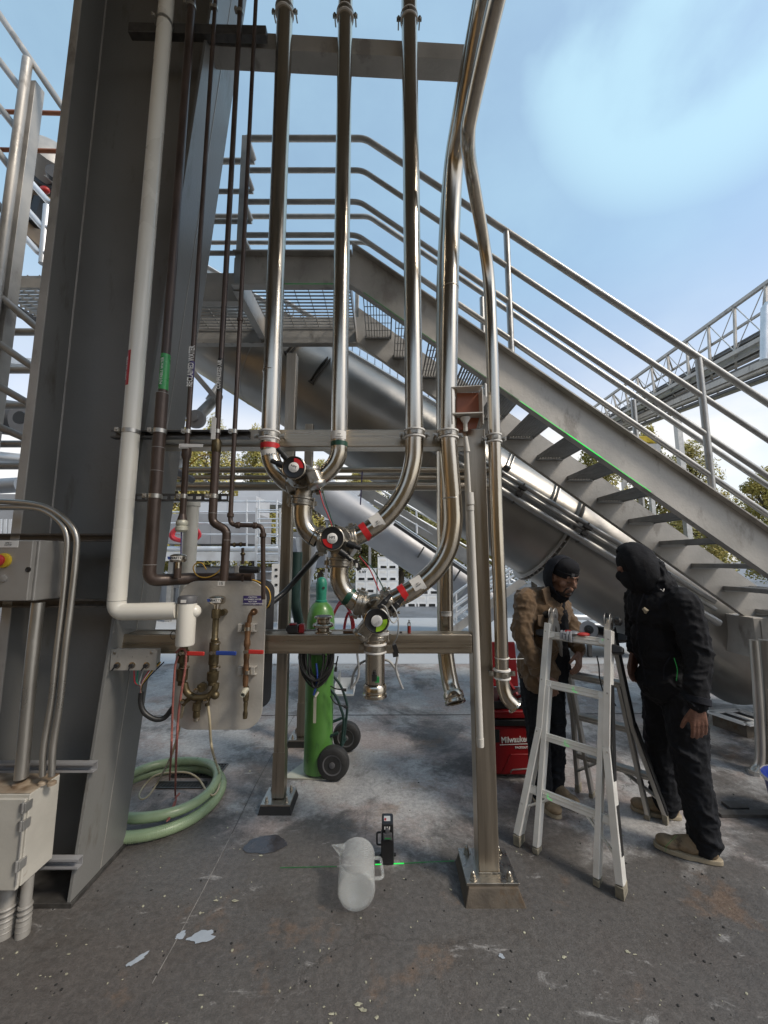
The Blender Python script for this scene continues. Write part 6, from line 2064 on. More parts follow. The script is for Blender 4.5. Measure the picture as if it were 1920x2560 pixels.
# ================================================================ gas cylinder, hand truck, cables
GX, GY = -.50, 3.13
t = thing('gas_cylinder', (GX, GY, .012), 'tall bright green gas cylinder with a teal cap standing on a hand truck', 'gas cylinder')
m = MB(); m.lathe([(.085, 0), (.106, .012), (.108, .03), (.108, 1.10), (.104, 1.15), (.090, 1.20), (.066, 1.235), (.048, 1.25)], (GX, GY, .012), (0, 0, 1), 44); m.build('cylinder_body', M['cylg'], t)
m = MB(); m.lathe([(.045, 1.238), (.047, 1.255), (.047, 1.262), (.040, 1.268), (.041, 1.31), (.044, 1.36), (.043, 1.40), (.034, 1.43), (.015, 1.445), (.001, 1.447)], (GX, GY, .012), (0, 0, 1), 30); m.build('valve_cap', M['capg'], t)
m = MB(); m.lathe([(.011, 0), (.011, .002)], (GX + .022, GY - .038, 1.375), (.5, -.86, 0), 14); m.build('vent_hole', M['blk'], t)
tt = thing('hand_truck', (-.33, 3.22, 0), 'dark green hand truck with two fat black tyres behind the green cylinder', 'hand truck')
m = MB(); m.prism([(-.72, -.02), (-.735, .0), (-.60, .27), (-.36, .27), (-.36, -.045)], (0, 3.06, .003), (1, 0, 0), (0, 1, 0), (0, 0, .006)); m.build('toe_plate', M['pale'], tt)
def wheel(x, y, r, ax, lbl):
    m = MB(); w_ = .042
    m.lathe([(r * .58, -w_), (r * .80, -w_ * 1.05), (r * .94, -w_ * .8), (r, -w_ * .3), (r, w_ * .3), (r * .94, w_ * .8), (r * .80, w_ * 1.05), (r * .58, w_)], (x, y, r), ax, 40)
    ty = m.build('tyre', M['rub'], tt)
    m = MB(); m.lathe([(r * .57, -w_ * .7), (r * .60, -w_ * 1.07), (r * .52, -w_ * 1.0), (r * .48, -w_ * .55), (r * .2, -w_ * .5), (r * .18, -w_ * 1.1), (r * .08, -w_ * 1.2), (.001, -w_ * 1.2)], (x, y, r), V(ax), 30)
    m.lathe([(r * .57, w_ * .5), (.001, w_ * .5)], (x, y, r), V(ax), 30)
    h = m.build('wheel_hub', M['hub'], tt)
    for k in range(8):
        a = k * math.pi / 4
        A = V(ax).normalized(); s1 = A.orthogonal().normalized(); s2 = A.cross(s1)
        d = s1 * math.cos(a) + s2 * math.sin(a)
        c = V((x, y, r)) - A * (w_ * .62)
        m = MB(); m.bar(c + d * r * .18, c + d * r * .50, .010, .008, A); m.build('wheel_rib', M['hub'], tt)
wheel(-.372, 3.03, .118, (.10, 1, 0), 'near')
wheel(-.315, 3.46, .118, (.10, 1, 0), 'far')
m = MB(); m.tube([(-.368, 3.07, .118), (-.319, 3.42, .118)], .011, 12); m.build('axle', M['dgrn'], tt)
for (y, nm) in ((3.085, 0), (3.36, 1)):
    m = MB(); m.tube(fil([(-.455, y, .02), (-.455, y, .80), (-.44, y, .98), (-.42, y + .03, 1.0)], .03), .013, 12); m.build('frame_rail', M['dgrn'], tt)
    m = MB(); m.tube(fil([(-.45, y, .66), (-.36, y, .56), (-.30, y, .40), (-.33, y, .12)], .05), .0105, 12); m.build('stay', M['dgrn'], tt)
    m = MB(); m.tube([(-.45, y, .26), (-.345, y, .30)], .011, 10); m.build('stay', M['dgrn'], tt)
for z in (.30, .62, .80):
    m = MB(); m.tube([(-.455, 3.085, z), (-.455, 3.36, z)], .011, 10); m.build('cross_bar', M['dgrn'], tt)
m = MB(); q = at(787, 1775, 2.98); m.bar(q + V((0, 0, .09)), q + V((0, 0, -.09)), .02, .006, (0, 1, 0)); m.tube([q + V((0, 0, .09)), q + V((.02, .02, .12))], .009, 8); m.build('strap_hook', M['pale'], tt)
# coiled welding cable
cc = at(792, 1700, 3.0)
t = thing('welding_cable', cc, 'black welding cable coiled in long loops hanging from the green cylinder', 'cable coil')
rnd = random.Random(11)
for k in range(15):
    rx, rz = rnd.uniform(.035, .115), rnd.uniform(.17, .215)
    y = 2.99 + rnd.uniform(-.035, .02)
    pts = []
    for i in range(26):
        a = 2 * math.pi * i / 26
        z = math.cos(a) * rz
        wdt = rx * (1 + .25 * math.sin(a / 2))
        pts.append(V((cc.x + rnd.uniform(-.002, .002) + wdt * math.sin(a) * (.55 + .45 * abs(math.sin(a))), y - .03 * abs(math.cos(a)), 1.085 - rz * 1.0 + z * 1.0)))
    m = MB(); m.tube(pts, .0065, 8, closed=True); m.build('loop', M['cable'] if k % 6 else M['rub'], t)
m = MB(); m.tube(cat([cc + V((.0, -.045, .13)), cc + V((.012, -.05, .02)), cc + V((-.012, -.05, -.09))], 5), .008, 8); m.build('blue_strap', M['blueh'], t)
m = MB(); m.tube([cc + V((-.05, -.01, .2)), cc + V((.06, -.01, .2))], .02, 12); m.build('tie', M['ss_d'], t)
for pts, e in (([at(815, 1640, 3), at(838, 1660, 3), at(845, 1640, 3), at(842, 1655, 3), at(840, 1668, 3)], 1), ([at(826, 1715, 3), at(840, 1722, 3), at(856, 1724, 3)], 1), ([at(826, 1740, 3), at(838, 1758, 3), at(860, 1766, 3)], 1)):
    m = MB(); m.tube(cat(pts, 5), .005, 8); m.tube([V(pts[-1]), V(pts[-1]) + (V(pts[-1]) - V(pts[-2])).normalized() * .03], .011, 8); m.build('cable_end', M['cable'], t)
# cart tray behind cylinder
t = thing('open_steel_tray', at(866, 1735, 3.6), 'small open steel tray held out to the right of the gas cylinder', 'tray')
a, b_ = at(836, 1712, 3.4), at(884, 1740, 3.4)
m = MB(); m.box(a.x, b_.x, 3.40, 3.404, b_.z, b_.z + .015); m.box(a.x, b_.x, 3.404, 3.6, b_.z, b_.z + .004); m.box(a.x, a.x + .004, 3.404, 3.6, b_.z + .0041, a.z); m.box(b_.x - .004, b_.x, 3.404, 3.6, b_.z + .0041, a.z); m.box(a.x, b_.x, 3.6, 3.604, b_.z, a.z); m.build('tray_body', M['galv_b'], t)
m = MB(); q = at(842, 1692, 3.45); m.prism([(-.02, -.10), (.035, -.10), (.03, .06)], q, (1, 0, 0), (0, 0, 1), (0, .004, 0)); m.build('upright_plate', M['galv_b'], t)
m = MB(); m.bar(V((a.x, 3.5, a.z - .05)), V((-.45, 3.2, a.z - .06)), .02, .02); m.build('arm', M['dgrn'], t)

# ================================================================ hoses on the floor
HC = V((-1.49, 2.76, 0))
m = MB()
def coil(cx, cy, r, z, rr, sq=1.0, a0=0, a1=360, n=44, wob=0.0):
    pts = []
    for i in range(n + 1):
        a = R(a0 + (a1 - a0) * i / n)
        k = 1 + wob * math.sin(2 * a + .7)
        pts.append(V((cx + r * k * math.cos(a), cy + r * k * sq * math.sin(a), z + .006 * math.sin(3 * a))))
    return pts
t = thing('green_suction_hose', HC, 'pale green ribbed suction hose coiled in a ring on the floor behind the column', 'hose')
pl = coil(HC.x, HC.y, .375, .032, .03, 1.02, 0, 360, 60, .02) 
m = MB(); m.tube(pl[:-1], .031, 16, closed=True); m.build('hose_turn', M['hoseg'], t)
pl2 = coil(HC.x + .015, HC.y + .03, .335, .088, .03, .98, 0, 360, 60, -.02)
m = MB(); m.tube(pl2[:-1], .029, 16, closed=True); m.build('hose_turn', M['hoseg'], t)
m = MB()
pts = pl[:-1]; N_ = 230
for i in range(N_):
    s = i / N_ * len(pts); a_ = pts[int(s) % len(pts)]; b2_ = pts[(int(s) + 1) % len(pts)]
    p = a_ + (b2_ - a_) * (s - int(s)); d = (b2_ - a_).normalized()
    m.lathe([(.0308, -.0016), (.0322, 0), (.0308, .0016)], p, d, 12)
m.f = [f for f in m.f if len(f) == 4]; m.m = m.m[:len(m.f)]
o = m.build('hose_rib', M['hoseg'], t); o['kind'] = 'stuff'
cable('clear_hose', [at(520, 1764, 1.99), at(524, 1800, 2.0), at(527, 1850, 2.05), at(533, 1885, 2.15), gd(548, 1935, .10), gd(547, 1968, .09), gd(532, 1988, .085), gd(515, 1975, .09), gd(497, 1948, .12), gd(470, 1932, .15), gd(430, 1931, .15), gd(390, 1938, .13), gd(362, 1962, .08), gd(348, 1988, .06), gd(356, 1998, .055), gd(375, 1985, .06), gd(400, 1945, .15), at(428, 1890, 2.2), at(446, 1830, 2.1), at(458, 1764, 1.99)], .0062, 'clear', 'translucent amber tubing hanging from panel 15 and looping over the green hose', 'hose')
t = thing('red_rope', at(450, 1630, 1.95), 'frayed red rope draped over the left valve handle down to the floor', 'rope')
m = MB(); m.tube(cat([at(446, 1640, 1.96), at(438, 1665, 1.955), at(433, 1740, 1.96), at(430, 1820, 1.98), at(428, 1880, 2.02), gd(424, 1950, .06)], 7), .0052, 8); m.build('rope_strand', M['rope'], t)
m = MB(); m.tube(cat([at(440, 1632, 1.955), at(452, 1622, 1.95), at(464, 1630, 1.955), at(463, 1670, 1.96), at(452, 1740, 1.965), at(445, 1800, 1.98), at(441, 1880, 2.05), gd(438, 1980, .07), gd(440, 1998, .05), gd(432, 2025, .04), gd(418, 2052, .085)], 7), .0056, 8); m.build('rope_strand', M['rope'], t)
m = MB(); m.tube(cat([gd(436, 2006, .05), gd(428, 2030, .05), gd(422, 2048, .08)], 4), .007, 8); m.tube([gd(438, 1995, .05), gd(448, 1984, .05)], .006, 8); m.build('rope_knot', M['rope'], t)

# ================================================================ jug, laser level, laser line
JX, JR = -.128, .087
t = thing('measuring_jug', (JX, 2.05, .003), 'empty translucent plastic measuring jug lying on its side on the floor', 'jug')
A0, A1 = V((JX + .002, 1.955, JR + .003)), V((JX - .010, 2.165, JR + .008))
ax = (A1 - A0).normalized(); L_ = (A1 - A0).length
m = MB(); m.lathe([(.001, .004), (.040, .002), (JR - .012, 0), (JR - .004, .004), (JR, .014), (JR, .03), (JR + .001, L_ - .004), (JR + .004, L_), (JR + .001, L_ + .001), (JR - .002, L_ - .004), (JR - .003, .02), (JR - .012, .008), (.001, .007)], A0, ax, 48)
m.f = [f for f in m.f if len(f) == 4]; m.m = m.m[:len(m.f)]
m.build('jug_body', M['jug'], t)
s = ax.cross(V((0, 0, 1))).normalized()
h0 = A0 + s * (JR - .002) + ax * .165 + V((0, 0, .02)); h1 = A0 + s * (JR - .002) + ax * .045 + V((0, 0, .02))
m = MB(); m.tube(fil([h0, h0 + s * .034, h1 + s * .040, h1], .022, 6), .0075, 12); m.build('jug_handle', M['jug'], t)
m = MB(); e = A1 - s * JR * .75 + V((0, 0, JR * .45)); c0 = A1
m.add([A1 - s * JR + V((0, 0, .02)), A1 - s * JR * .70 + V((0, 0, JR * .72)), e - s * .068 + ax * .012 + V((0, 0, .01)), A1 - s * JR * .97 - ax * .04 + V((0, 0, .03)), A1 - s * JR * .72 - ax * .04 + V((0, 0, JR * .70))], [(0, 3, 2), (3, 4, 2), (4, 1, 2)]); o = m.build('jug_spout', M['jug'], t, smooth=False)
sm = o.modifiers.new('thick', 'SOLIDIFY'); sm.thickness = .002
for k in range(6):
    q = A0 + ax * (.10 + .014 * k) + s * .045 + V((0, 0, JR * .825))
    m = MB(); m.bar(q - s * .010, q + s * .008, .0012, .0008); m.build('graduation', M['gcab'], t)
lx, ly = .018, 2.27
t = thing('laser_level', (lx, ly, 0), 'small black cross-line laser level standing on the floor beside the jug', 'laser level')
m = MB(); m.box(lx - .034, lx + .034, ly - .035, ly + .05, .002, .125); m.build('lower_body', M['blk'], t, .006)
m = MB(); m.box(lx - .030, lx + .032, ly - .030, ly + .06, .126, .200); m.build('upper_body', M['blk'], t, .008)
m = MB(); m.box(lx - .022, lx + .024, ly - .046, ly - .0305, .130, .160); m.tube([(lx, ly - .032, .170), (lx, ly - .045, .170)], .012, 14); m.build('front_window', M['hub'], t, .003)
for k in range(3):
    m = MB(); m.box(lx - .016 + .012 * k, lx - .010 + .012 * k, ly - .0322, ly - .0302, .172, .186); m.build('button', M['label'], t)
m = MB(); m.box(lx - .018, lx + .016, ly - .01, ly + .03, .2002, .202); m.build('top_label', M['label'], t); m = MB(); m.box(lx - .016, lx - .006, ly - .008, ly + .010, .2022, .203); m.build('red_mark', M['red'], t)
m = MB(); m.box(lx - .014, lx + .018, ly - .0475, ly - .0462, .136, .141); m.build('green_window', M['laserf'], t)
m = MB(); m.tube(fil([(lx - .034, ly - .01, .145), (lx - .056, ly - .01, .145), (lx - .056, ly - .01, .085), (lx - .034, ly - .01, .085)], .01), .005, 10); m.cyl((lx + .034, ly + .0, .03), (lx + .046, ly, .03), .008, n=12); m.build('side_knob', M['blk'], t)
m = MB(); a, b_ = gd(938, 2163), gd(1010, 2160)
m.bar(V((a.x, a.y, .0035)), V((b_.x, b_.y, .0035)), .0045, .002); o = m.build('laser_streak', M['laser']); tag(o, 'bright green laser streak on the floor between the jug and the post', 'laser line', 'green laser lines')
for (u0, v0, u1, v1, w_) in ((1010, 2160, 1066, 2157, .003), (1066, 2157, 1136, 2154, .0016), (700, 2171, 842, 2168, .0018)):
    a, b_ = gd(u0, v0), gd(u1, v1)
    m = MB(); m.bar(V((a.x, a.y, .0035)), V((b_.x, b_.y, .0035)), w_, .002); o = m.build('laser_streak', M['laserf']); tag(o, 'faint green laser line on the floor %s' % ('left of the jug' if u0 < 800 else 'running to the post base' if u0 > 1050 else 'fading right of the bright streak'), 'laser line', 'green laser lines')

# ================================================================ dustpan pole
YD = 1.985
t = thing('long_handled_dustpan', at(1200, 1863, YD), 'upturned long handled dustpan with orange brown inside, hung against the front post', 'dustpan')
m = MB(); m.tube([at(1163, 1092, YD), at(1168, 1130, YD)], [.012, .016], 14); m.tube([at(1166, 1118, YD), at(1174, 1250, YD)], .0105, 14); m.build('thin_tube', M['pole'], t)
m = MB(); m.tube([at(1173, 1232, YD), at(1175, 1262, YD)], .0225, 16); m.tube([at(1175, 1266, YD), at(1175, 1276, YD)], .021, 16); m.build('collar', M['pole'], t)
m = MB(); m.tube([at(1175, 1240, YD), at(1189, 1560, YD), at(1200, 1845, YD)], .0165, 16); m.build('thick_tube', M['pole'], t)
m = MB(); m.tube([at(1200, 1845, YD), at(1201, 1866, YD)], [.0185, .0175], 16); m.build('end_cap', M['pole'], t)
a, b_ = at(1130, 972, YD), at(1204, 1035, YD)
m = MB()
yb2 = YD + .05
m.box(a.x, b_.x, yb2, yb2 + .004, b_.z, a.z); m.build('pan_floor', M['orange'], t)
m = MB(); m.bar((a.x - .004, YD + .02, b_.z - .06), (a.x - .004, YD + .02, a.z), .006, .07, (0, 1, 0)); m.bar((b_.x + .004, YD + .02, b_.z - .06), (b_.x + .004, YD + .02, a.z), .006, .07, (0, 1, 0)); m.bar((a.x - .006, YD + .02, a.z + .002), (b_.x + .006, YD + .02, a.z + .012), .075, .005); m.build('pan_side', M['pole'], t, .002)
m = MB(); m.bar((a.x - .004, YD + .02, b_.z - .003), (b_.x + .004, YD + .02, b_.z + .003), .075, .006); m.build('pan_lip', M['pole'], t)
m = MB(); m.prism([(a.x, b_.z - .004), (b_.x, b_.z - .004), (b_.x - .02, b_.z - .065), (a.x + .01, b_.z - .075)], (0, YD + .045, 0), (1, 0, 0), (0, 0, 1), (0, .006, 0)); m.build('pan_back', M['orange'], t)
m = MB(); q = at(1163, 1045, YD + .02); m.lathe([(.03, 0), (.012, -.03), (.012, -.075)], q, (0, 0, 1), 16); m.build('pan_socket', M['pole'], t)

# ================================================================ red tool boxes
t = thing('rolling_tool_box', (.98, 3.2, 0), 'red hard plastic rolling tool box standing on the floor behind the ladder', 'tool box')
y = 3.05
x0, x1 = .74, 1.20
m = MB(); m.box(x0, x1, y, y + .38, .02, .36); m.build('box_body', M['tbox'], t, .015)
m = MB(); m.box(x0 - .01, x1 + .01, y - .012, y + .39, .365, .41); m.build('black_seam', M['blk'], t, .006)
m = MB(); m.box(x0, x1, y - .004, y + .385, .415, .47); m.build('lid', M['tbox'], t, .012)
m = MB(); m.box(x0 + .03, x0 + .12, y - .010, y - .001, .25, .34); m.build('dark_latch', M['blk'], t, .003)
m = MB(); m.prism([(x0 + .12, .03), (x1 - .02, .03), (x1 - .02, .15), (x1 - .10, .17), (x0 + .2, .17)], (0, y - .008, 0), (1, 0, 0), (0, 0, 1), (0, .0075, 0)); m.build('front_panel', M['tbox'], t, .004)
m = MB(); m.box(x0 + .02, x1 - .1, y - .014, y - .0125, .425, .45); m.build('clip_bar', M['tbox'], t, .003)
text('tool_box_lettering', 'Milwaukee', .060, (.975, y - .003, .268), (R(90), R(-3), 0), M['wink'], t, .001, bold=.0012, sx=.8)
m = MB(); m.bar((.86, y - .003, .232), (1.09, y - .003, .240), .001, .005); m.build('lightning_stroke', M['wink'], t)
text('tool_box_lettering', 'PACKOUT', .020, (1.02, y - .003, .213), FRONT, M['wink'], t, .001, bold=.0006)
m = MB(); m.tube(fil([(.93, y - .012, .045), (.93, y - .035, .075), (1.08, y - .035, .085), (1.12, y - .012, .06)], .02), .005, 8); m.build('wire_handle', M['alud'], t)
t = thing('open_red_case', (.97, 3.3, .475), 'open red case with its lid raised, stacked on the rolling tool box', 'tool case')
m = MB(); m.box(x0 + .02, x1 - .02, y + .02, y + .36, .475, .53); m.build('tray', M['blk'], t, .008)
m = MB(); m.bar((x0 + .02, y + .365, .53), (x0 + .02, y + .42, .90), .03, .03, (0, 1, 0)); m.add([], [])
m.prism([(x0 + .02, 0), (x1 - .06, 0), (x1 - .06, .36), (x0 + .02, .36)], (0, y + .36, .53), (1, 0, 0), (0, .15, .98), (0, .03, 0)); m.build('raised_lid', M['tbox'], t, .008)
rnd = random.Random(5)
for k in range(9):
    p = V((x0 + .06 + .045 * k, y + rnd.uniform(.05, .3), .535)); m = MB(); m.bar(p, p + V((rnd.uniform(-.06, .06), rnd.uniform(-.08, .08), rnd.uniform(.02, .07))), .02, .02); m.build('tool_bit', M[rnd.choice(('blk', 'tbox', 'hub', 'blk'))], t)
m = MB(); p = at(1240, 1768, y + .03); m.bar(p, p + V((.07, 0, .004)), .004, .004); m.build('laser_mark', M['laserf'], t)

# ================================================================ ladder
M['foot'] = mk('grimy_foot_pad', (0.25, 0.225, 0.17), 0.7, 0, 0.4, 30, 0.2, 60)
NL, NR = V((.768, 2.397, 0)), V((1.141, 2.057, 0))
nl, nr = V((.844, 2.331, 0)), V((1.063, 2.123, 0))
FL, FR = V((1.351, 2.89, 0)), V((1.725, 2.568, 0))
fl, fr = V((1.412, 2.828, 0)), V((1.64, 2.606, 0))
HL, HR = V((1.115, 2.60, 1.215)), V((1.350, 2.375, 1.215))
dR = (NR - NL).normalized()            # along the rungs
t = thing('folding_ladder', (1.24, 2.48, 0), 'aluminium multi-position ladder set up as an A-frame between the two workers', 'ladder')
nrm = V((-.63, -.66, .38)).normalized()
def lbar(a, b_, w_, d, nm, mat='alu', upv=None, bev=.003):
    m = MB(); m.bar(a, b_, w_, d, upv or nrm); return m.build(nm, M[mat], t, bev)
# near half: outer flared rails, straight inner tubes
side = dR
for (foot, inner, hinge, sg) in ((NL, nl, HL, -1), (NR, nr, HR, 1)):
    top = hinge + V((-.035, -.04, -.03)) + dR * sg * .012
    k1 = foot + (top - foot) * .50 - dR * sg * .035
    lbar(top, k1, .036, .068, 'outer_rail')
    lbar(k1, foot + V((0, 0, .05)), .036, .070, 'outer_rail')
    lbar(k1 + (top - k1) * .4 - dR * sg * .028, inner + V((0, 0, .03)), .028, .058, 'inner_rail')
    lbar(foot + V((0, 0, .055)), foot + V((0, 0, .002)) , .038, .074, 'rubber_foot', 'foot')
    lbar(inner + V((0, 0, .031)), inner + V((0, 0, .002)), .030, .060, 'rubber_foot', 'foot')
def on_rail(foot, hinge, sg, z):
    top = hinge + V((-.035, -.04, -.03)) + dR * sg * .012
    k1 = foot + (top - foot) * .50 - dR * sg * .035
    a, b_ = (top, k1) if z > k1.z else (k1, foot)
    s = (z - a.z) / (b_.z - a.z)
    return a + (b_ - a) * s
zs = (1.115, .835, .555, .275)
rungs = []
for z in zs:
    a, b_ = on_rail(NL, HL, -1, z), on_rail(NR, HR, 1, z)
    q = (a + V((0, 0, 0)), b_)
    rungs.append(q)
    m = MB(); up = nrm
    m.bar(q[0], q[1], .044, .034, up)
    m.bar(q[0] + nrm * .018, q[1] + nrm * .018, .008, .006, up); m.bar(q[0] + nrm * .018 + V((0, 0, .019)), q[1] + nrm * .018 + V((0, 0, .019)), .005, .006, up); m.bar(q[0] + nrm * .018 - V((0, 0, .019)), q[1] + nrm * .018 - V((0, 0, .019)), .005, .006, up)
    m.build('rung', M['alu'], t, .003)
    for e_, s_ in ((0, 1), (1, -1)):
        p = q[e_]
        m = MB(); m.bar(p - dR * s_ * .004 + nrm * .008, p + dR * s_ * .05 + nrm * .012, .052, .030, nrm, .030, .032); m.build('rung_flare', M['alu'], t, .004)
        for dz in (-.016, .016):
            m = MB(); m.lathe([(.005, 0), (.005, .002), (.002, .004)], p + nrm * .033 + V((0, 0, dz)) - dR * s_ * .004, nrm, 10); m.build('rivet', M['alud'], t)
a, b_ = on_rail(NL, HL, -1, .18), rungs[3][0] + (rungs[3][1] - rungs[3][0]) * .32
lbar(a, b_, .012, .030, 'diagonal_brace')
a, b_ = on_rail(NR, HR, 1, .13), rungs[3][0] + (rungs[3][1] - rungs[3][0]) * .66
lbar(a, b_, .012, .030, 'diagonal_brace')
# far half
nf = V((.63, .66, .38)).normalized()
for (foot, inner, hinge, sg) in ((FL, fl, HL, -1), (FR, fr, HR, 1)):
    top = hinge + V((.035, .04, -.03)) + dR * sg * .004
    k1 = foot + (top - foot) * .50 - dR * sg * .035
    lbar(top, k1, .024, .055, 'outer_rail', 'alud', nf); lbar(k1, foot + V((0, 0, .05)), .024, .055, 'outer_rail', 'alud', nf)
    lbar(k1 + (top - k1) * .4 - dR * sg * .028, inner + V((0, 0, .03)), .022, .050, 'inner_rail', 'alud', nf)
    lbar(foot + V((0, 0, .055)), foot + V((0, 0, .002)), .028, .062, 'rubber_foot', 'foot', nf)
    lbar(inner + V((0, 0, .031)), inner + V((0, 0, .002)), .026, .054, 'rubber_foot', 'foot', nf)
    if sg == 1:
        lbar(k1 + dR * .016, foot + V((0, 0, .06)) + dR * .016, .006, .05, 'black_edge_tape', 'blk', nf); lbar(top + dR * .014, k1 + dR * .014, .006, .045, 'black_edge_tape', 'blk', nf)
for z in (.835, .555, .275):
    qs = []
    for (foot, hinge, sg) in ((FL, HL, -1), (FR, HR, 1)):
        top = hinge + V((.035, .04, -.03)); k1 = foot + (top - foot) * .50 - dR * sg * .035
        A, B = (top, k1) if z > k1.z else (k1, foot)
        qs.append(A + (B - A) * ((z - A.z) / (B.z - A.z)))
    m = MB(); m.bar(qs[0], qs[1], .044, .030, nf); m.bar(qs[0] - nf * .017, qs[1] - nf * .017, .010, .008, nf); m.build('rung', M['alud'], t, .003)
    if z < .3:
        lbar(FR + (HR - FR) * .12, qs[0] + (qs[1] - qs[0]) * .6, .010, .026, 'diagonal_brace', 'alud', nf)
        lbar(FL + (HL - FL) * .12, qs[0] + (qs[1] - qs[0]) * .35, .010, .026, 'diagonal_brace', 'alud', nf)
# right near rail carries black warning tape
for zz in ((.35, .15), (.9, .45)):
    a, b_ = on_rail(NR, HR, 1, zz[0]), on_rail(NR, HR, 1, zz[1])
    lbar(a + dR * .0205, b_ + dR * .0205, .004, .050, 'black_edge_tape', 'blk')
# hinges
for (h, sg) in ((HL, -1), (HR, 1)):
    hc = h + V((0, 0, .02))
    m = MB()
    for o_ in (-.014, .014):
        m.lathe([(.046, -.002), (.048, 0), (.046, .002)], hc + dR * o_, dR, 26)
    m.lathe([(.016, -.022), (.016, .022)], hc, dR, 16)
    m.bar(hc, hc + V((-.04, -.045, -.10)), .030, .05, nrm); m.bar(hc, hc + V((.04, .045, -.10)), .020, .05, nf)
    m.build('hinge', M['alud'], t)
    k = hc + dR * sg * .03
    m = MB(); m.lathe([(.010, 0), (.024, .006), (.026, .030), (.014, .040)], k, dR * sg, 14); m.build('hinge_knob', M['blk'], t, .002)
for (p, d_) in ((on_rail(NL, HL, -1, 1.12) - dR * .02, -dR), (on_rail(NR, HR, 1, 1.085) + dR * .018, dR), (HR + V((.06, .06, -.09)) + dR * .02, dR)):
    m = MB(); m.bar(p, p + d_ * .055, .055, .060, nrm, .035, .045); m.build('lock_tab', M['blk'], t, .008)
for (i, s_, l_) in ((0, .92, .035), (1, .50, .020), (2, .42, .020), (3, .26, .020)):
    q = rungs[i][0] + (rungs[i][1] - rungs[i][0]) * s_ + nrm * .024
    m = MB(); m.bar(q + V((0, 0, .012)), q + V((0, 0, -.012)) - dR * .003, .0011, .0011); 
    if i: m.bar(q + V((0, 0, -.012)), q + dR * .02 + V((0, 0, -.016)), .0011, .0011)
    m.build('laser_mark', M['laser'], t)
# things on top of the ladder
tc_ = (rungs[0][0] + rungs[0][1]) / 2 + V((0, 0, .02))
t = thing('work_glove', tc_ + V((-.03, 0, 0)), 'grey and red work glove draped over the top rung of the ladder', 'glove')
m = MB()
g0 = rungs[0][0] + (rungs[0][1] - rungs[0][0]) * .36 + nrm * .01 + V((0, 0, .024))
m.ball(g0 + V((0, 0, .004)), (.045, .035, .014), 14, 8); m.ball(g0 + dR * .04 + V((0, .01, .006)), (.035, .03, .014), 14, 8)
for k in range(4):
    a = g0 + dR * (-.03 + .018 * k); m.tube(cat([a, a + nrm * .02 + V((0, 0, .004)), a + nrm * .036 + V((0, 0, -.025)), a + nrm * .038 + V((0, 0, -.045 - .004 * k))], 4), [.009] * 13, 8)
m.build('grey_back', M['mach'], t)
m = MB(); m.ball(g0 + dR * .005 + V((-.005, 0, .012)), (.030, .02, .010), 12, 7); m.ball(g0 + dR * .09 + V((0, 0, .006)), (.040, .02, .012), 12, 7); m.build('red_palm', M['redh'], t)
t = thing('cutting_disc', tc_ + V((.03, .04, .02)), 'worn round grinding disc on a grinder head resting on top of the ladder', 'grinder')
q = V(at(1472, 1574, 2.42))
m = MB(); m.lathe([(.050, -.002), (.051, 0), (.050, .003), (.02, .004)], q, (-.35, -.85, .25), 34); m.build('disc', M['mach'], t)
m = MB(); m.lathe([(.026, .0041), (.026, .008), (.012, .010), (.010, .018)], q, (-.35, -.85, .25), 22); m.build('hub_nut', M['blk'], t)
m = MB(); m.tube([q + V((.01, .03, -.0)), q + V((.07, .05, -.01)), q + V((.16, .06, -.03))], [.028, .026, .030], 16); m.build('grinder_body', M['blk'], t)
cable('power_cord', [at(1492, 1640, 2.45), at(1497, 1665, 2.45), at(1500, 1700, 2.45), at(1512, 1735, 2.45), at(1530, 1750, 2.45), at(1540, 1765, 2.45)], .004, 'cable', 'black power cord with a plug dangling inside the ladder')

# ================================================================ people
def cap(m, a, b_, r0, r1, n=14):
    a, b_ = V(a), V(b_)
    m.cyl(a, b_, r0, r1, n)
    m.ball(a, r0, n, 8)
    m.ball(b_, r1, n, 8)


def blob(name, m, mat, par, voxel=.008, smooth=6, disp=0.0, dscale=.12, seed=0):
    """melts overlapping closed shapes into ONE continuous skin"""
    o = m.build(name + '_raw', mat, par)
    rm = o.modifiers.new('r', 'REMESH'); rm.mode = 'VOXEL'; rm.voxel_size = voxel; rm.use_smooth_shade = True
    s = o.modifiers.new('s', 'SMOOTH'); s.factor = .5; s.iterations = smooth
    if disp:
        tx = bpy.data.textures.new(name + str(seed), 'CLOUDS'); tx.noise_scale = dscale; tx.noise_depth = 3
        d = o.modifiers.new('d', 'DISPLACE'); d.texture = tx; d.strength = disp; d.mid_level = .5; d.texture_coords = 'LOCAL'
        t2_ = bpy.data.textures.new(name + 'f' + str(seed), 'MUSGRAVE'); t2_.noise_scale = dscale * .55; t2_.musgrave_type = 'RIDGED_MULTIFRACTAL'
        d2 = o.modifiers.new('d2', 'DISPLACE'); d2.texture = t2_; d2.strength = disp * .38; d2.mid_level = .9; d2.texture_coords = 'LOCAL'
    dg = bpy.context.evaluated_depsgraph_get()
    me = bpy.data.meshes.new_from_object(o.evaluated_get(dg))
    o.modifiers.clear()
    old = o.data
    o.data = me
    bpy.data.meshes.remove(old)
    me.materials.clear(); me.materials.append(mat)
    me.shade_smooth()
    o.name = name
    me.name = name
    return o


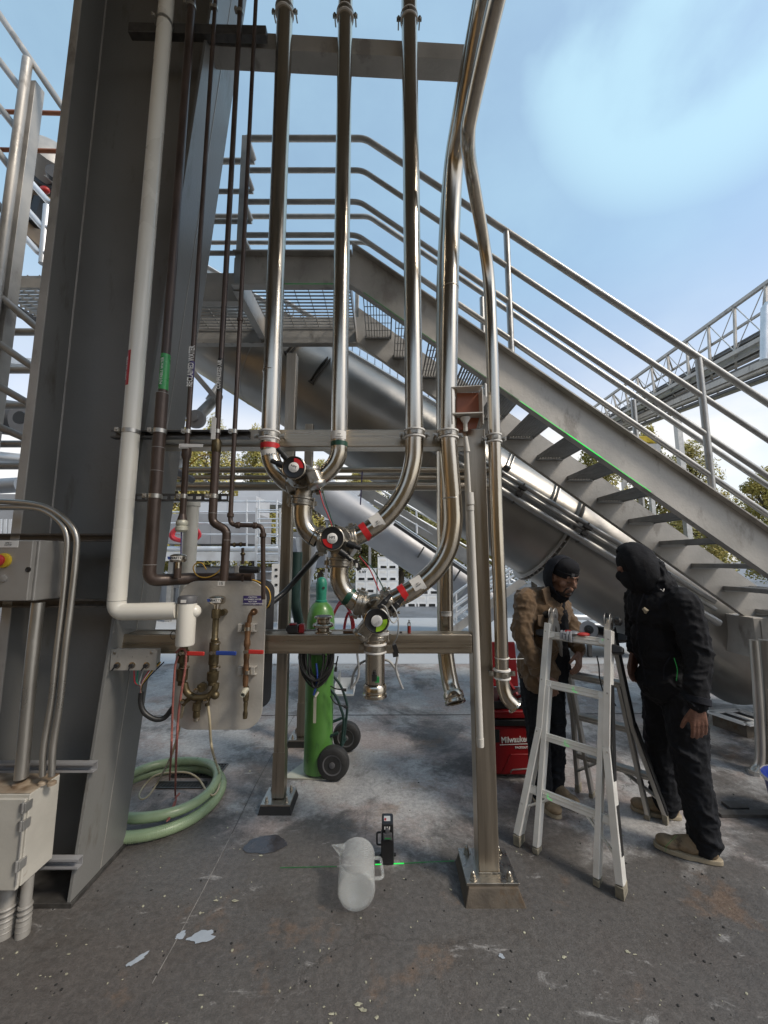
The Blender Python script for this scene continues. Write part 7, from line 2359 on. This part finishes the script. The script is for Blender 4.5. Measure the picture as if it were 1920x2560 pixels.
def hand(m, w_, d, pn, th, curl=25, s=1.0):
    """w_ wrist, d towards fingers, pn palm normal, th thumb side"""
    w_, d, pn, th = V(w_), V(d).normalized(), V(pn).normalized(), V(th).normalized()
    for k, (off, L_) in enumerate(((.030, .076), (.010, .084), (-.010, .078), (-.029, .062))):
        kn = w_ + d * .085 * s + th * off * s
        cap(m, w_ + d * .015 + th * off * .6 * s, kn, .015 * s, .0115 * s, 10)
        p = kn; dd = d.copy(); rr = .0095 * s
        for j in range(3):
            a = R(curl * (.7 + .3 * j))
            dd = (dd * math.cos(a) + pn * math.sin(a)).normalized()
            q = p + dd * L_ * (.45, .31, .24)[j] * s
            cap(m, p, q, rr, rr * .92, 9); p = q; rr *= .93
    p = w_ + d * .02 + th * .022 * s
    dd = (d * .75 + th * .6 + pn * .35).normalized()
    for j, L_ in enumerate((.045, .034, .026)):
        q = p + dd * L_ * s; cap(m, p, q, (.0145, .012, .0105)[j] * s, (.012, .0105, .009)[j] * s, 9); p = q
        dd = (dd + d * .35 + pn * .15).normalized()


def frame(f, up=(0, 0, 1)):
    f = V(f).normalized(); x = f.cross(V(up)).normalized(); z = x.cross(f).normalized()
    return Matrix((x, f, z)).transposed()      # local (x right, y forward, z up)


def head(m, c, f):
    B = frame(f); c = V(c)
    T = lambda *p: c + B @ V(p)
    m.ball(T(0, -.005, .025), (.076, .094, .100), 22, 16, B)
    m.ball(T(0, .028, -.055), (.054, .060, .056), 18, 12, B)
    cap(m, T(0, .086, .022), T(0, .110, -.018), .009, .0135, 10)
    m.ball(T(0.011, .098, -.020), (.009, .009, .008), 8, 6, B); m.ball(T(-.011, .098, -.020), (.009, .009, .008), 8, 6, B)
    cap(m, T(-.040, .074, .036), T(-.008, .086, .034), .012, .011, 10); cap(m, T(.040, .074, .036), T(.008, .086, .034), .012, .011, 10)
    for s in (-1, 1):
        m.ball(T(s * .045, .055, -.018), (.026, .024, .026), 12, 8, B)
        m.ball(T(s * .030, .074, .012), (.0145, .012, .011), 10, 8, B)
        m.ball(T(s * .077, -.008, -.002), (.012, .024, .034), 12, 8, B)
    cap(m, T(-.020, .083, -.050), T(.020, .083, -.050), .008, .008, 8); cap(m, T(-.017, .082, -.060), T(.017, .082, -.060), .0085, .0085, 8)
    m.ball(T(0, .070, -.090), (.026, .022, .020), 12, 8, B)
    return B, T


def boot(par, heel, toe, mat='boot', h=.12, low=False):
    heel, toe = V((*V(heel).xy, 0)), V((*V(toe).xy, 0))
    d = (toe - heel).normalized(); L_ = (toe - heel).length
    B = frame(d)
    m = MB()
    T = lambda x, y, z: heel + B @ V((x, y, z))
    m.ball(T(0, L_ * .16, .055), (.040, .048, .045), 14, 10, B); m.ball(T(0, L_ * .48, .052), (.044, .075, .036), 16, 10, B); m.ball(T(.002, L_ * .78, .043), (.048, .062, .030), 16, 10, B)
    cap(m, T(0, L_ * .24, .07), T(0, L_ * .22, h), .042, .044)
    cap(m, T(0, L_ * .25, .085), T(0, L_ * .62, .055), .036, .034)
    b = blob('boot', m, M[mat], par, .006, 5)
    m = MB(); pts = []
    for k in range(28):
        a = 2 * math.pi * k / 28
        y = L_ * .5 - .004 + (L_ * .5 + .012) * math.sin(a)
        wd = (.050 if math.sin(a) > 0 else .042) * (1 - .0 * abs(math.sin(a)))
        x = wd * math.cos(a) * (abs(math.cos(a)) ** -.25 if abs(math.cos(a)) > .05 else 1)
        pts.append((x, y))
    X = B @ V((1, 0, 0)); Yv = B @ V((0, 1, 0))
    m.prism(pts, heel + V((0, 0, .002)), X, Yv, (0, 0, .024)); m.build('boot_sole', M['sole'], b, .004)
    b_l = MB()
    for k in range(4):
        b_l.tube([T(-.022, L_ * (.42 + .07 * k), .087 - .008 * k), T(0, L_ * (.43 + .07 * k), .096 - .010 * k), T(.022, L_ * (.42 + .07 * k), .087 - .008 * k)], .0028, 6)
    b_l.build('boot_lace', M['sole'], b)
    return b


def hood(par, c, f, mat, op=.70, r=.108, zs=1.22, thick=.012):
    B = frame(f); c = V(c)
    prof = []
    n = 12
    for k in range(n + 1):
        a = math.pi * (k / n) * op
        prof.append((r * math.sin(a) * (1.0 if a < 1.57 else 1.02), -.105 - .0 + (.115) * (1 - math.cos(a))))
    m = MB()
    inner = [(max(.001, rr - thick), h + thick * .5) for rr, h in prof][::-1]
    full = prof + [(prof[-1][0] - thick * .4, prof[-1][1] + .008)] + inner
    vs, fs = [], []
    N = 30
    for (rr, h) in full:
        for k in range(N):
            a = 2 * math.pi * k / N
            z = math.cos(a) * rr * zs; x = math.sin(a) * rr
            if z < 0: z *= 1.12
            vs.append(c + B @ V((x, h, z + .012)))
    for i in range(len(full) - 1):
        for k in range(N):
            l = (k + 1) % N
            fs.append((i * N + k, i * N + l, (i + 1) * N + l, (i + 1) * N + k))
    m.add(vs, fs)
    o = m.build('hood', M[mat], par)
    tx = bpy.data.textures.new('hoodfold', 'CLOUDS'); tx.noise_scale = .07; tx.noise_depth = 2
    sb = o.modifiers.new('sub', 'SUBSURF'); sb.levels = sb.render_levels = 1
    d = o.modifiers.new('d', 'DISPLACE'); d.texture = tx; d.strength = .018; d.mid_level = .5; d.texture_coords = 'LOCAL'
    return o


def folds(m, a, b_, r, n, rnd, amp=.010, side=None):
    """slanting cloth folds wrapped part way round a limb"""
    a, b_ = V(a), V(b_)
    d = (b_ - a).normalized()
    s1 = d.orthogonal().normalized(); s2 = d.cross(s1)
    for k in range(n):
        c = a + (b_ - a) * ((k + rnd.uniform(.2, .8)) / n)
        a0 = rnd.uniform(0, 6.28); sp = rnd.uniform(1.2, 2.6); sl = rnd.uniform(-.05, .05)
        pts = []
        rr = []
        for i in range(8):
            t_ = i / 7
            an = a0 + sp * t_
            pts.append(c + d * (sl * (t_ - .5) * 2) + (s1 * math.cos(an) + s2 * math.sin(an)) * (r - .004))
            rr.append(amp * (.35 + math.sin(math.pi * t_)))
        m.tube(pts, rr, 8)


frnd = random.Random(21)
# ---------------------------------------------------------------- worker in the tan jacket
F1 = V((.55, -.83, 0)); S1 = V((-.83, -.55, 0))       # facing, his right
P1c = V((1.115, 2.79, 0))
t = thing('person', (1.12, 2.76, 0), 'person in tan work jacket, dark hood and black beanie, looking down at the ladder top', 'person', 'workers at the ladder')
C1 = V((1.222, 2.665, 1.475)); f1 = V((.34, -.86, -.38))
Bd = frame(F1)
m = MB()
B, T = head(m, C1, f1)
cap(m, C1 + V((-.02, .03, -.06)), V((1.16, 2.77, 1.34)), .055, .065)
cap(m, V((1.14, 2.78, 1.28)), V((1.11, 2.79, .95)), .12, .12); 
rw, lw = V((1.005, 2.575, .86)), V((1.30, 2.66, .98))
cap(m, V((.965, 2.69, 1.33)), V((.925, 2.64, 1.09)), .05, .042); cap(m, V((.925, 2.64, 1.09)), rw, .042, .029)
cap(m, V((1.27, 2.88, 1.32)), V((1.35, 2.82, 1.09)), .05, .042); cap(m, V((1.35, 2.82, 1.09)), lw, .042, .029)
hand(m, rw, (.45, -.15, -.75), (.3, .8, -.2), (.75, -.3, .5), 30)
hand(m, lw, (-.3, -.5, -.6), (-.6, .5, -.3), (-.5, -.5, .5), 32)
for (h, k_, a) in (((1.03, 2.77, .88), (1.03, 2.73, .47), (1.04, 2.74, .09)), ((1.17, 2.83, .88), (1.17, 2.82, .47), (1.155, 2.83, .09))):
    cap(m, h, k_, .085, .055); cap(m, k_, a, .052, .036)
blob('body', m, M['skin'], t, .0052, 3)
m = MB()
# jacket: torso, sleeves, collar
m.ball(P1c + V((.03, -.01, 1.235)), (.205, .135, .17), 22, 14, Bd); m.ball(P1c + V((.01, 0, 1.05)), (.19, .14, .22), 22, 14, Bd); m.ball(P1c + V((-.02, 0, .86)), (.19, .145, .16), 22, 14, Bd)
cap(m, V((.972, 2.70, 1.335)), V((1.26, 2.87, 1.325)), .075, .070)
cap(m, V((.968, 2.69, 1.32)), V((.918, 2.635, 1.09)), .080, .066); cap(m, V((.918, 2.635, 1.09)), V((.99, 2.585, .895)), .066, .050)
cap(m, V((1.265, 2.875, 1.31)), V((1.35, 2.82, 1.09)), .072, .062); cap(m, V((1.35, 2.82, 1.09)), V((1.31, 2.68, 1.0)), .062, .048)
cap(m, P1c + V((-.02, -.03, .78)), P1c + V((-.10, -.10, .80)), .09, .085)
folds(m, V((.968, 2.69, 1.32)), V((.918, 2.635, 1.09)), .074, 5, frnd); folds(m, V((.918, 2.635, 1.12)), V((.99, 2.585, .895)), .060, 6, frnd)
folds(m, V((1.265, 2.875, 1.31)), V((1.35, 2.82, 1.09)), .068, 4, frnd); folds(m, V((1.35, 2.82, 1.09)), V((1.31, 2.68, 1.0)), .056, 3, frnd)
folds(m, P1c + V((.0, 0, 1.15)), P1c + V((-.02, 0, .82)), .150, 8, frnd, .012)
jk = blob('jacket', m, M['jacket'], t, .0075, 3, .020, .09, 1)
m = MB(); m.ball(P1c + F1 * .075 + S1 * -.015 + V((.02, 0, 1.16)), (.075, .085, .24), 18, 12, Bd); m.ball(P1c + F1 * .085 + S1 * -.03 + V((0, 0, .90)), (.085, .085, .20), 18, 12, Bd); m.ball(V((1.20, 2.72, 1.36)), (.085, .085, .06), 16, 10, Bd)
blob('hoodie_front', m, M['cloth'], t, .009, 4, .015, .06, 2)
m = MB(); m.lathe([(.046, -.020), (.053, -.018), (.054, .016), (.046, .020)], V((.990, 2.586, .892)), V((.99, 2.585, .895)) - V((.918, 2.635, 1.09)), 20); m.build('cuff', M['jacket'], jk)
# collar flaps and pocket
m = MB(); a = V((1.085, 2.66, 1.37)); m.prism([(-.05, .03), (.03, .05), (.055, -.06), (-.01, -.07)], a + V((0, -.02, 0)), S1 * -1, V((0, -.1, 1)).normalized(), F1 * .014); m.build('collar_flap', M['jacket'], jk, .004)
m = MB(); a = V((1.035, 2.625, 1.20)); m.prism([(-.045, .035), (.05, .035), (.05, -.03), (0, -.05), (-.045, -.03)], a + F1 * .010, S1 * -1, V((0, 0, 1)), F1 * .010); m.build('pocket_flap', M['jacket'], jk, .003)
for (h, k_, a) in (((1.03, 2.77, .85), (1.03, 2.735, .47), (1.045, 2.745, .07)), ((1.17, 2.83, .85), (1.175, 2.82, .47), (1.16, 2.835, .07))):
    m = MB(); cap(m, h, k_, .105, .078); cap(m, k_, a, .076, .066)
    cap(m, (1.05, 2.79, .84), (1.14, 2.81, .84), .11, .11)
    folds(m, h, k_, .088, 4, frnd, .011); folds(m, k_, a, .070, 8, frnd, .011)
    blob('trouser_leg', m, M['jeans'], t, .0075, 3, .016, .07, 3)
boot(t, (1.020, 2.80, 0), (1.085, 2.60, 0)); boot(t, (1.125, 2.87, 0), (1.245, 2.68, 0))
hood(t, C1 + V((-.012, .016, .005)), f1 + V((-.10, 0, .25)), 'cloth2', op=.60, r=.116, zs=1.20)
m = MB(); m.lathe([(.088, .018), (.091, .03), (.090, .055), (.086, .058), (.084, .085), (.066, .113), (.03, .127), (.002, .130)], T(0, -.004, .012), B @ V((0, .10, 1)), 30); bn = m.build('beanie', M['cloth'], t)
m = MB(); a = T(.022, .091, .060); m.prism([(-.011, -.008), (.011, -.008), (.011, .009), (-.011, .009)], a, B @ V((.97, -.2, 0)), B @ V((0, -.15, 1)), B @ V((0, .003, 0))); m.build('tag_patch', M['hub'], bn)
m = MB(); m.ball(T(0, .034, -.088), (.048, .050, .030), 16, 10, B); m.ball(T(0, .076, -.084), (.026, .018, .018), 12, 8, B); cap(m, T(-.026, .080, -.041), T(.026, .080, -.041), .0050, .0050, 8); cap(m, T(-.030, .076, -.044), T(-.034, .064, -.075), .006, .008, 8); cap(m, T(.030, .076, -.044), T(.034, .064, -.075), .006, .008, 8)
blob('beard', m, M['beard'], t, .004, 2)
for s in (-1, 1):
    m = MB(); m.tube([T(s * .012, .0965, .038), T(s * .028, .094, .044), T(s * .047, .078, .038)], [.003, .0042, .0025], 8); m.build('eyebrow', M['beard'], t)
    m = MB(); m.tube([T(s * .017, .0855, .006), T(s * .030, .0875, .003), T(s * .043, .079, .006)], [.0014, .0022, .0014], 6); m.build('eyelashes', M['beard'], t)
m = MB(); m.tube([T(-.017, .0915, -.054), T(0, .0935, -.0545), T(.017, .0915, -.054)], .0016, 6); m.build('mouth_line', M['beard'], t)

# ---------------------------------------------------------------- worker in black
t = thing('person', (1.70, 2.42, 0), 'person dressed all in black with hood up, standing at the right of the ladder', 'person', 'workers at the ladder')
C2 = V((1.530, 2.36, 1.545)); f2 = V((-.86, .40, -.42)); F2 = V((-.96, -.22, 0)).normalized()
Bd = frame(F2)
m = MB()
B, T = head(m, C2, f2)
cap(m, C2 + V((.03, 0, -.06)), V((1.62, 2.38, 1.42)), .055, .065)
cap(m, V((1.66, 2.38, 1.34)), V((1.71, 2.40, .95)), .13, .12)
nw, fw = V((1.625, 2.10, .845)), V((1.585, 2.52, 1.02))
cap(m, V((1.68, 2.20, 1.36)), V((1.685, 2.15, 1.10)), .05, .042); cap(m, V((1.685, 2.15, 1.10)), nw, .042, .029)
cap(m, V((1.66, 2.56, 1.36)), V((1.66, 2.60, 1.13)), .05, .042); cap(m, V((1.66, 2.60, 1.13)), fw, .042, .029)
hand(m, nw, (-.02, .0, -1), (.45, .85, 0), (-.85, .1, -.1), 18, 1.06)
hand(m, fw, (-.28, -.05, -.95), (.3, -.8, 0), (-.8, -.3, -.1), 22, 1.08)
for (h, k_, a) in (((1.72, 2.32, .90), (1.700, 2.285, .50), (1.735, 2.285, .09)), ((1.73, 2.50, .90), (1.72, 2.55, .50), (1.77, 2.62, .09))):
    cap(m, h, k_, .085, .055); cap(m, k_, a, .052, .036)
blob('body', m, M['skin2'], t, .0052, 3)
m = MB()
m.ball(V((1.66, 2.38, 1.30)), (.18, .155, .17), 22, 14, Bd); m.ball(V((1.68, 2.395, 1.10)), (.17, .165, .22), 22, 14, Bd); m.ball(V((1.695, 2.40, .88)), (.165, .165, .15), 22, 14, Bd)
cap(m, V((1.68, 2.23, 1.365)), V((1.655, 2.53, 1.365)), .080, .075); cap(m, V((1.67, 2.38, 1.38)), V((1.60, 2.375, 1.44)), .10, .085)
cap(m, V((1.68, 2.205, 1.35)), V((1.685, 2.15, 1.10)), .085, .072); cap(m, V((1.685, 2.15, 1.10)), V((1.625, 2.105, .865)), .072, .052)
cap(m, V((1.655, 2.555, 1.35)), V((1.66, 2.60, 1.13)), .080, .066); cap(m, V((1.66, 2.60, 1.13)), V((1.595, 2.53, 1.04)), .066, .050)
folds(m, V((1.68, 2.205, 1.33)), V((1.685, 2.15, 1.10)), .078, 5, frnd); folds(m, V((1.685, 2.15, 1.12)), V((1.625, 2.105, .865)), .064, 6, frnd)
folds(m, V((1.66, 2.38, 1.3)), V((1.69, 2.39, .86)), .155, 10, frnd, .013)
jk = blob('jacket', m, M['cloth'], t, .0075, 3, .020, .10, 4)
def cuff(par, c, d, r, mat):
    m = MB(); m.lathe([(r - .004, -.018), (r + .002, -.016), (r + .003, .014), (r - .004, .018)], c, d, 20); return m.build('cuff', M[mat], par)
cuff(jk, V((1.628, 2.106, .872)), V((1.625, 2.105, .865)) - V((1.685, 2.15, 1.10)), .058, 'cloth2')
m = MB(); m.tube(cat([V((1.525, 2.30, 1.40)), V((1.487, 2.325, 1.25)), V((1.505, 2.345, 1.05)), V((1.535, 2.35, .85))], 6), .003, 6); m.build('zip', M['cloth2'], jk)
m = MB(); m.tube(cat([V((1.60, 2.232, 1.06)), V((1.57, 2.245, 1.0)), V((1.565, 2.25, .93))], 5), .003, 6); m.build('pocket_edge', M['cloth2'], jk)
m = MB(); a = V((1.505, 2.285, 1.318))
m.tube([a, a + V((.012, -.006, -.014)), a + V((.006, -.004, -.03))], [.010, .014, .005], 8); m.build('chest_emblem', M['sole'], jk)
m = MB(); m.tube([V((1.585, 2.245, 1.43)), V((1.595, 2.236, 1.418)), V((1.607, 2.245, 1.432))], .0025, 6); m.build('collar_snap', M['alud'], jk)
m = MB(); m.tube(cat([V((1.60, 2.205, 1.06)), V((1.607, 2.198, 1.00)), V((1.602, 2.205, .94))], 4), .0020, 6); m.build('laser_mark', M['laserf'], jk)
for (h, k_, a) in (((1.715, 2.33, .86), (1.700, 2.285, .50), (1.735, 2.285, .075)), ((1.73, 2.50, .86), (1.72, 2.55, .50), (1.77, 2.62, .075))):
    m = MB(); cap(m, h, k_, .115, .090); cap(m, k_, a, .088, .072)
    cap(m, (1.71, 2.36, .84), (1.72, 2.46, .84), .13, .13)
    folds(m, h, k_, .100, 4, frnd, .012); folds(m, k_, a, .080, 8, frnd, .012)
    blob('trouser_leg', m, M['jeans'], t, .0075, 3, .016, .08, 5)
boot(t, (1.775, 2.245, 0), (1.525, 2.375, 0), h=.10); boot(t, (1.83, 2.60, 0), (1.60, 2.70, 0), h=.10)
hood(t, C2 + V((.02, 0, .005)), f2 + V((0, 0, .1)), 'cloth', op=.66, r=.130, zs=1.16, thick=.012)
m = MB(); cap(m, C2 + V((.06, 0, -.07)), V((1.64, 2.38, 1.44)), .095, .12); m.ball(C2 + V((.09, .0, -.02)), (.07, .10, .10), 16, 10); folds(m, C2 + V((.05, 0, .0)), V((1.62, 2.38, 1.42)), .105, 7, frnd, .013)
blob('hood_drape', m, M['cloth'], t, .007, 3, .02, .07, 8)
m = MB(); m.ball(T(0, -.02, .035), (.094, .108, .112), 22, 16, B); blob('beanie', m, M['cloth'], t, .006, 2)
m = MB(); m.ball(T(0, .040, -.045), (.080, .074, .085), 16, 12, B); m.ball(T(0, .075, -.012), (.03, .05, .04), 12, 10, B); m.ball(T(.05, .05, .0), (.035, .045, .05), 12, 10, B); blob('face_shade_shell', m, M['cloth'], t, .006, 2)  # black shell over the face stands in for the hood's shade
m = MB(); q = gd(1665, 2112, .055); m.tube([gd(1664, 2128, .03), gd(1665, 2115, .06), gd(1678, 2102, .078), gd(1692, 2088, .10)], .0008, 6); m.build('laser_mark', M['laserf'], t)
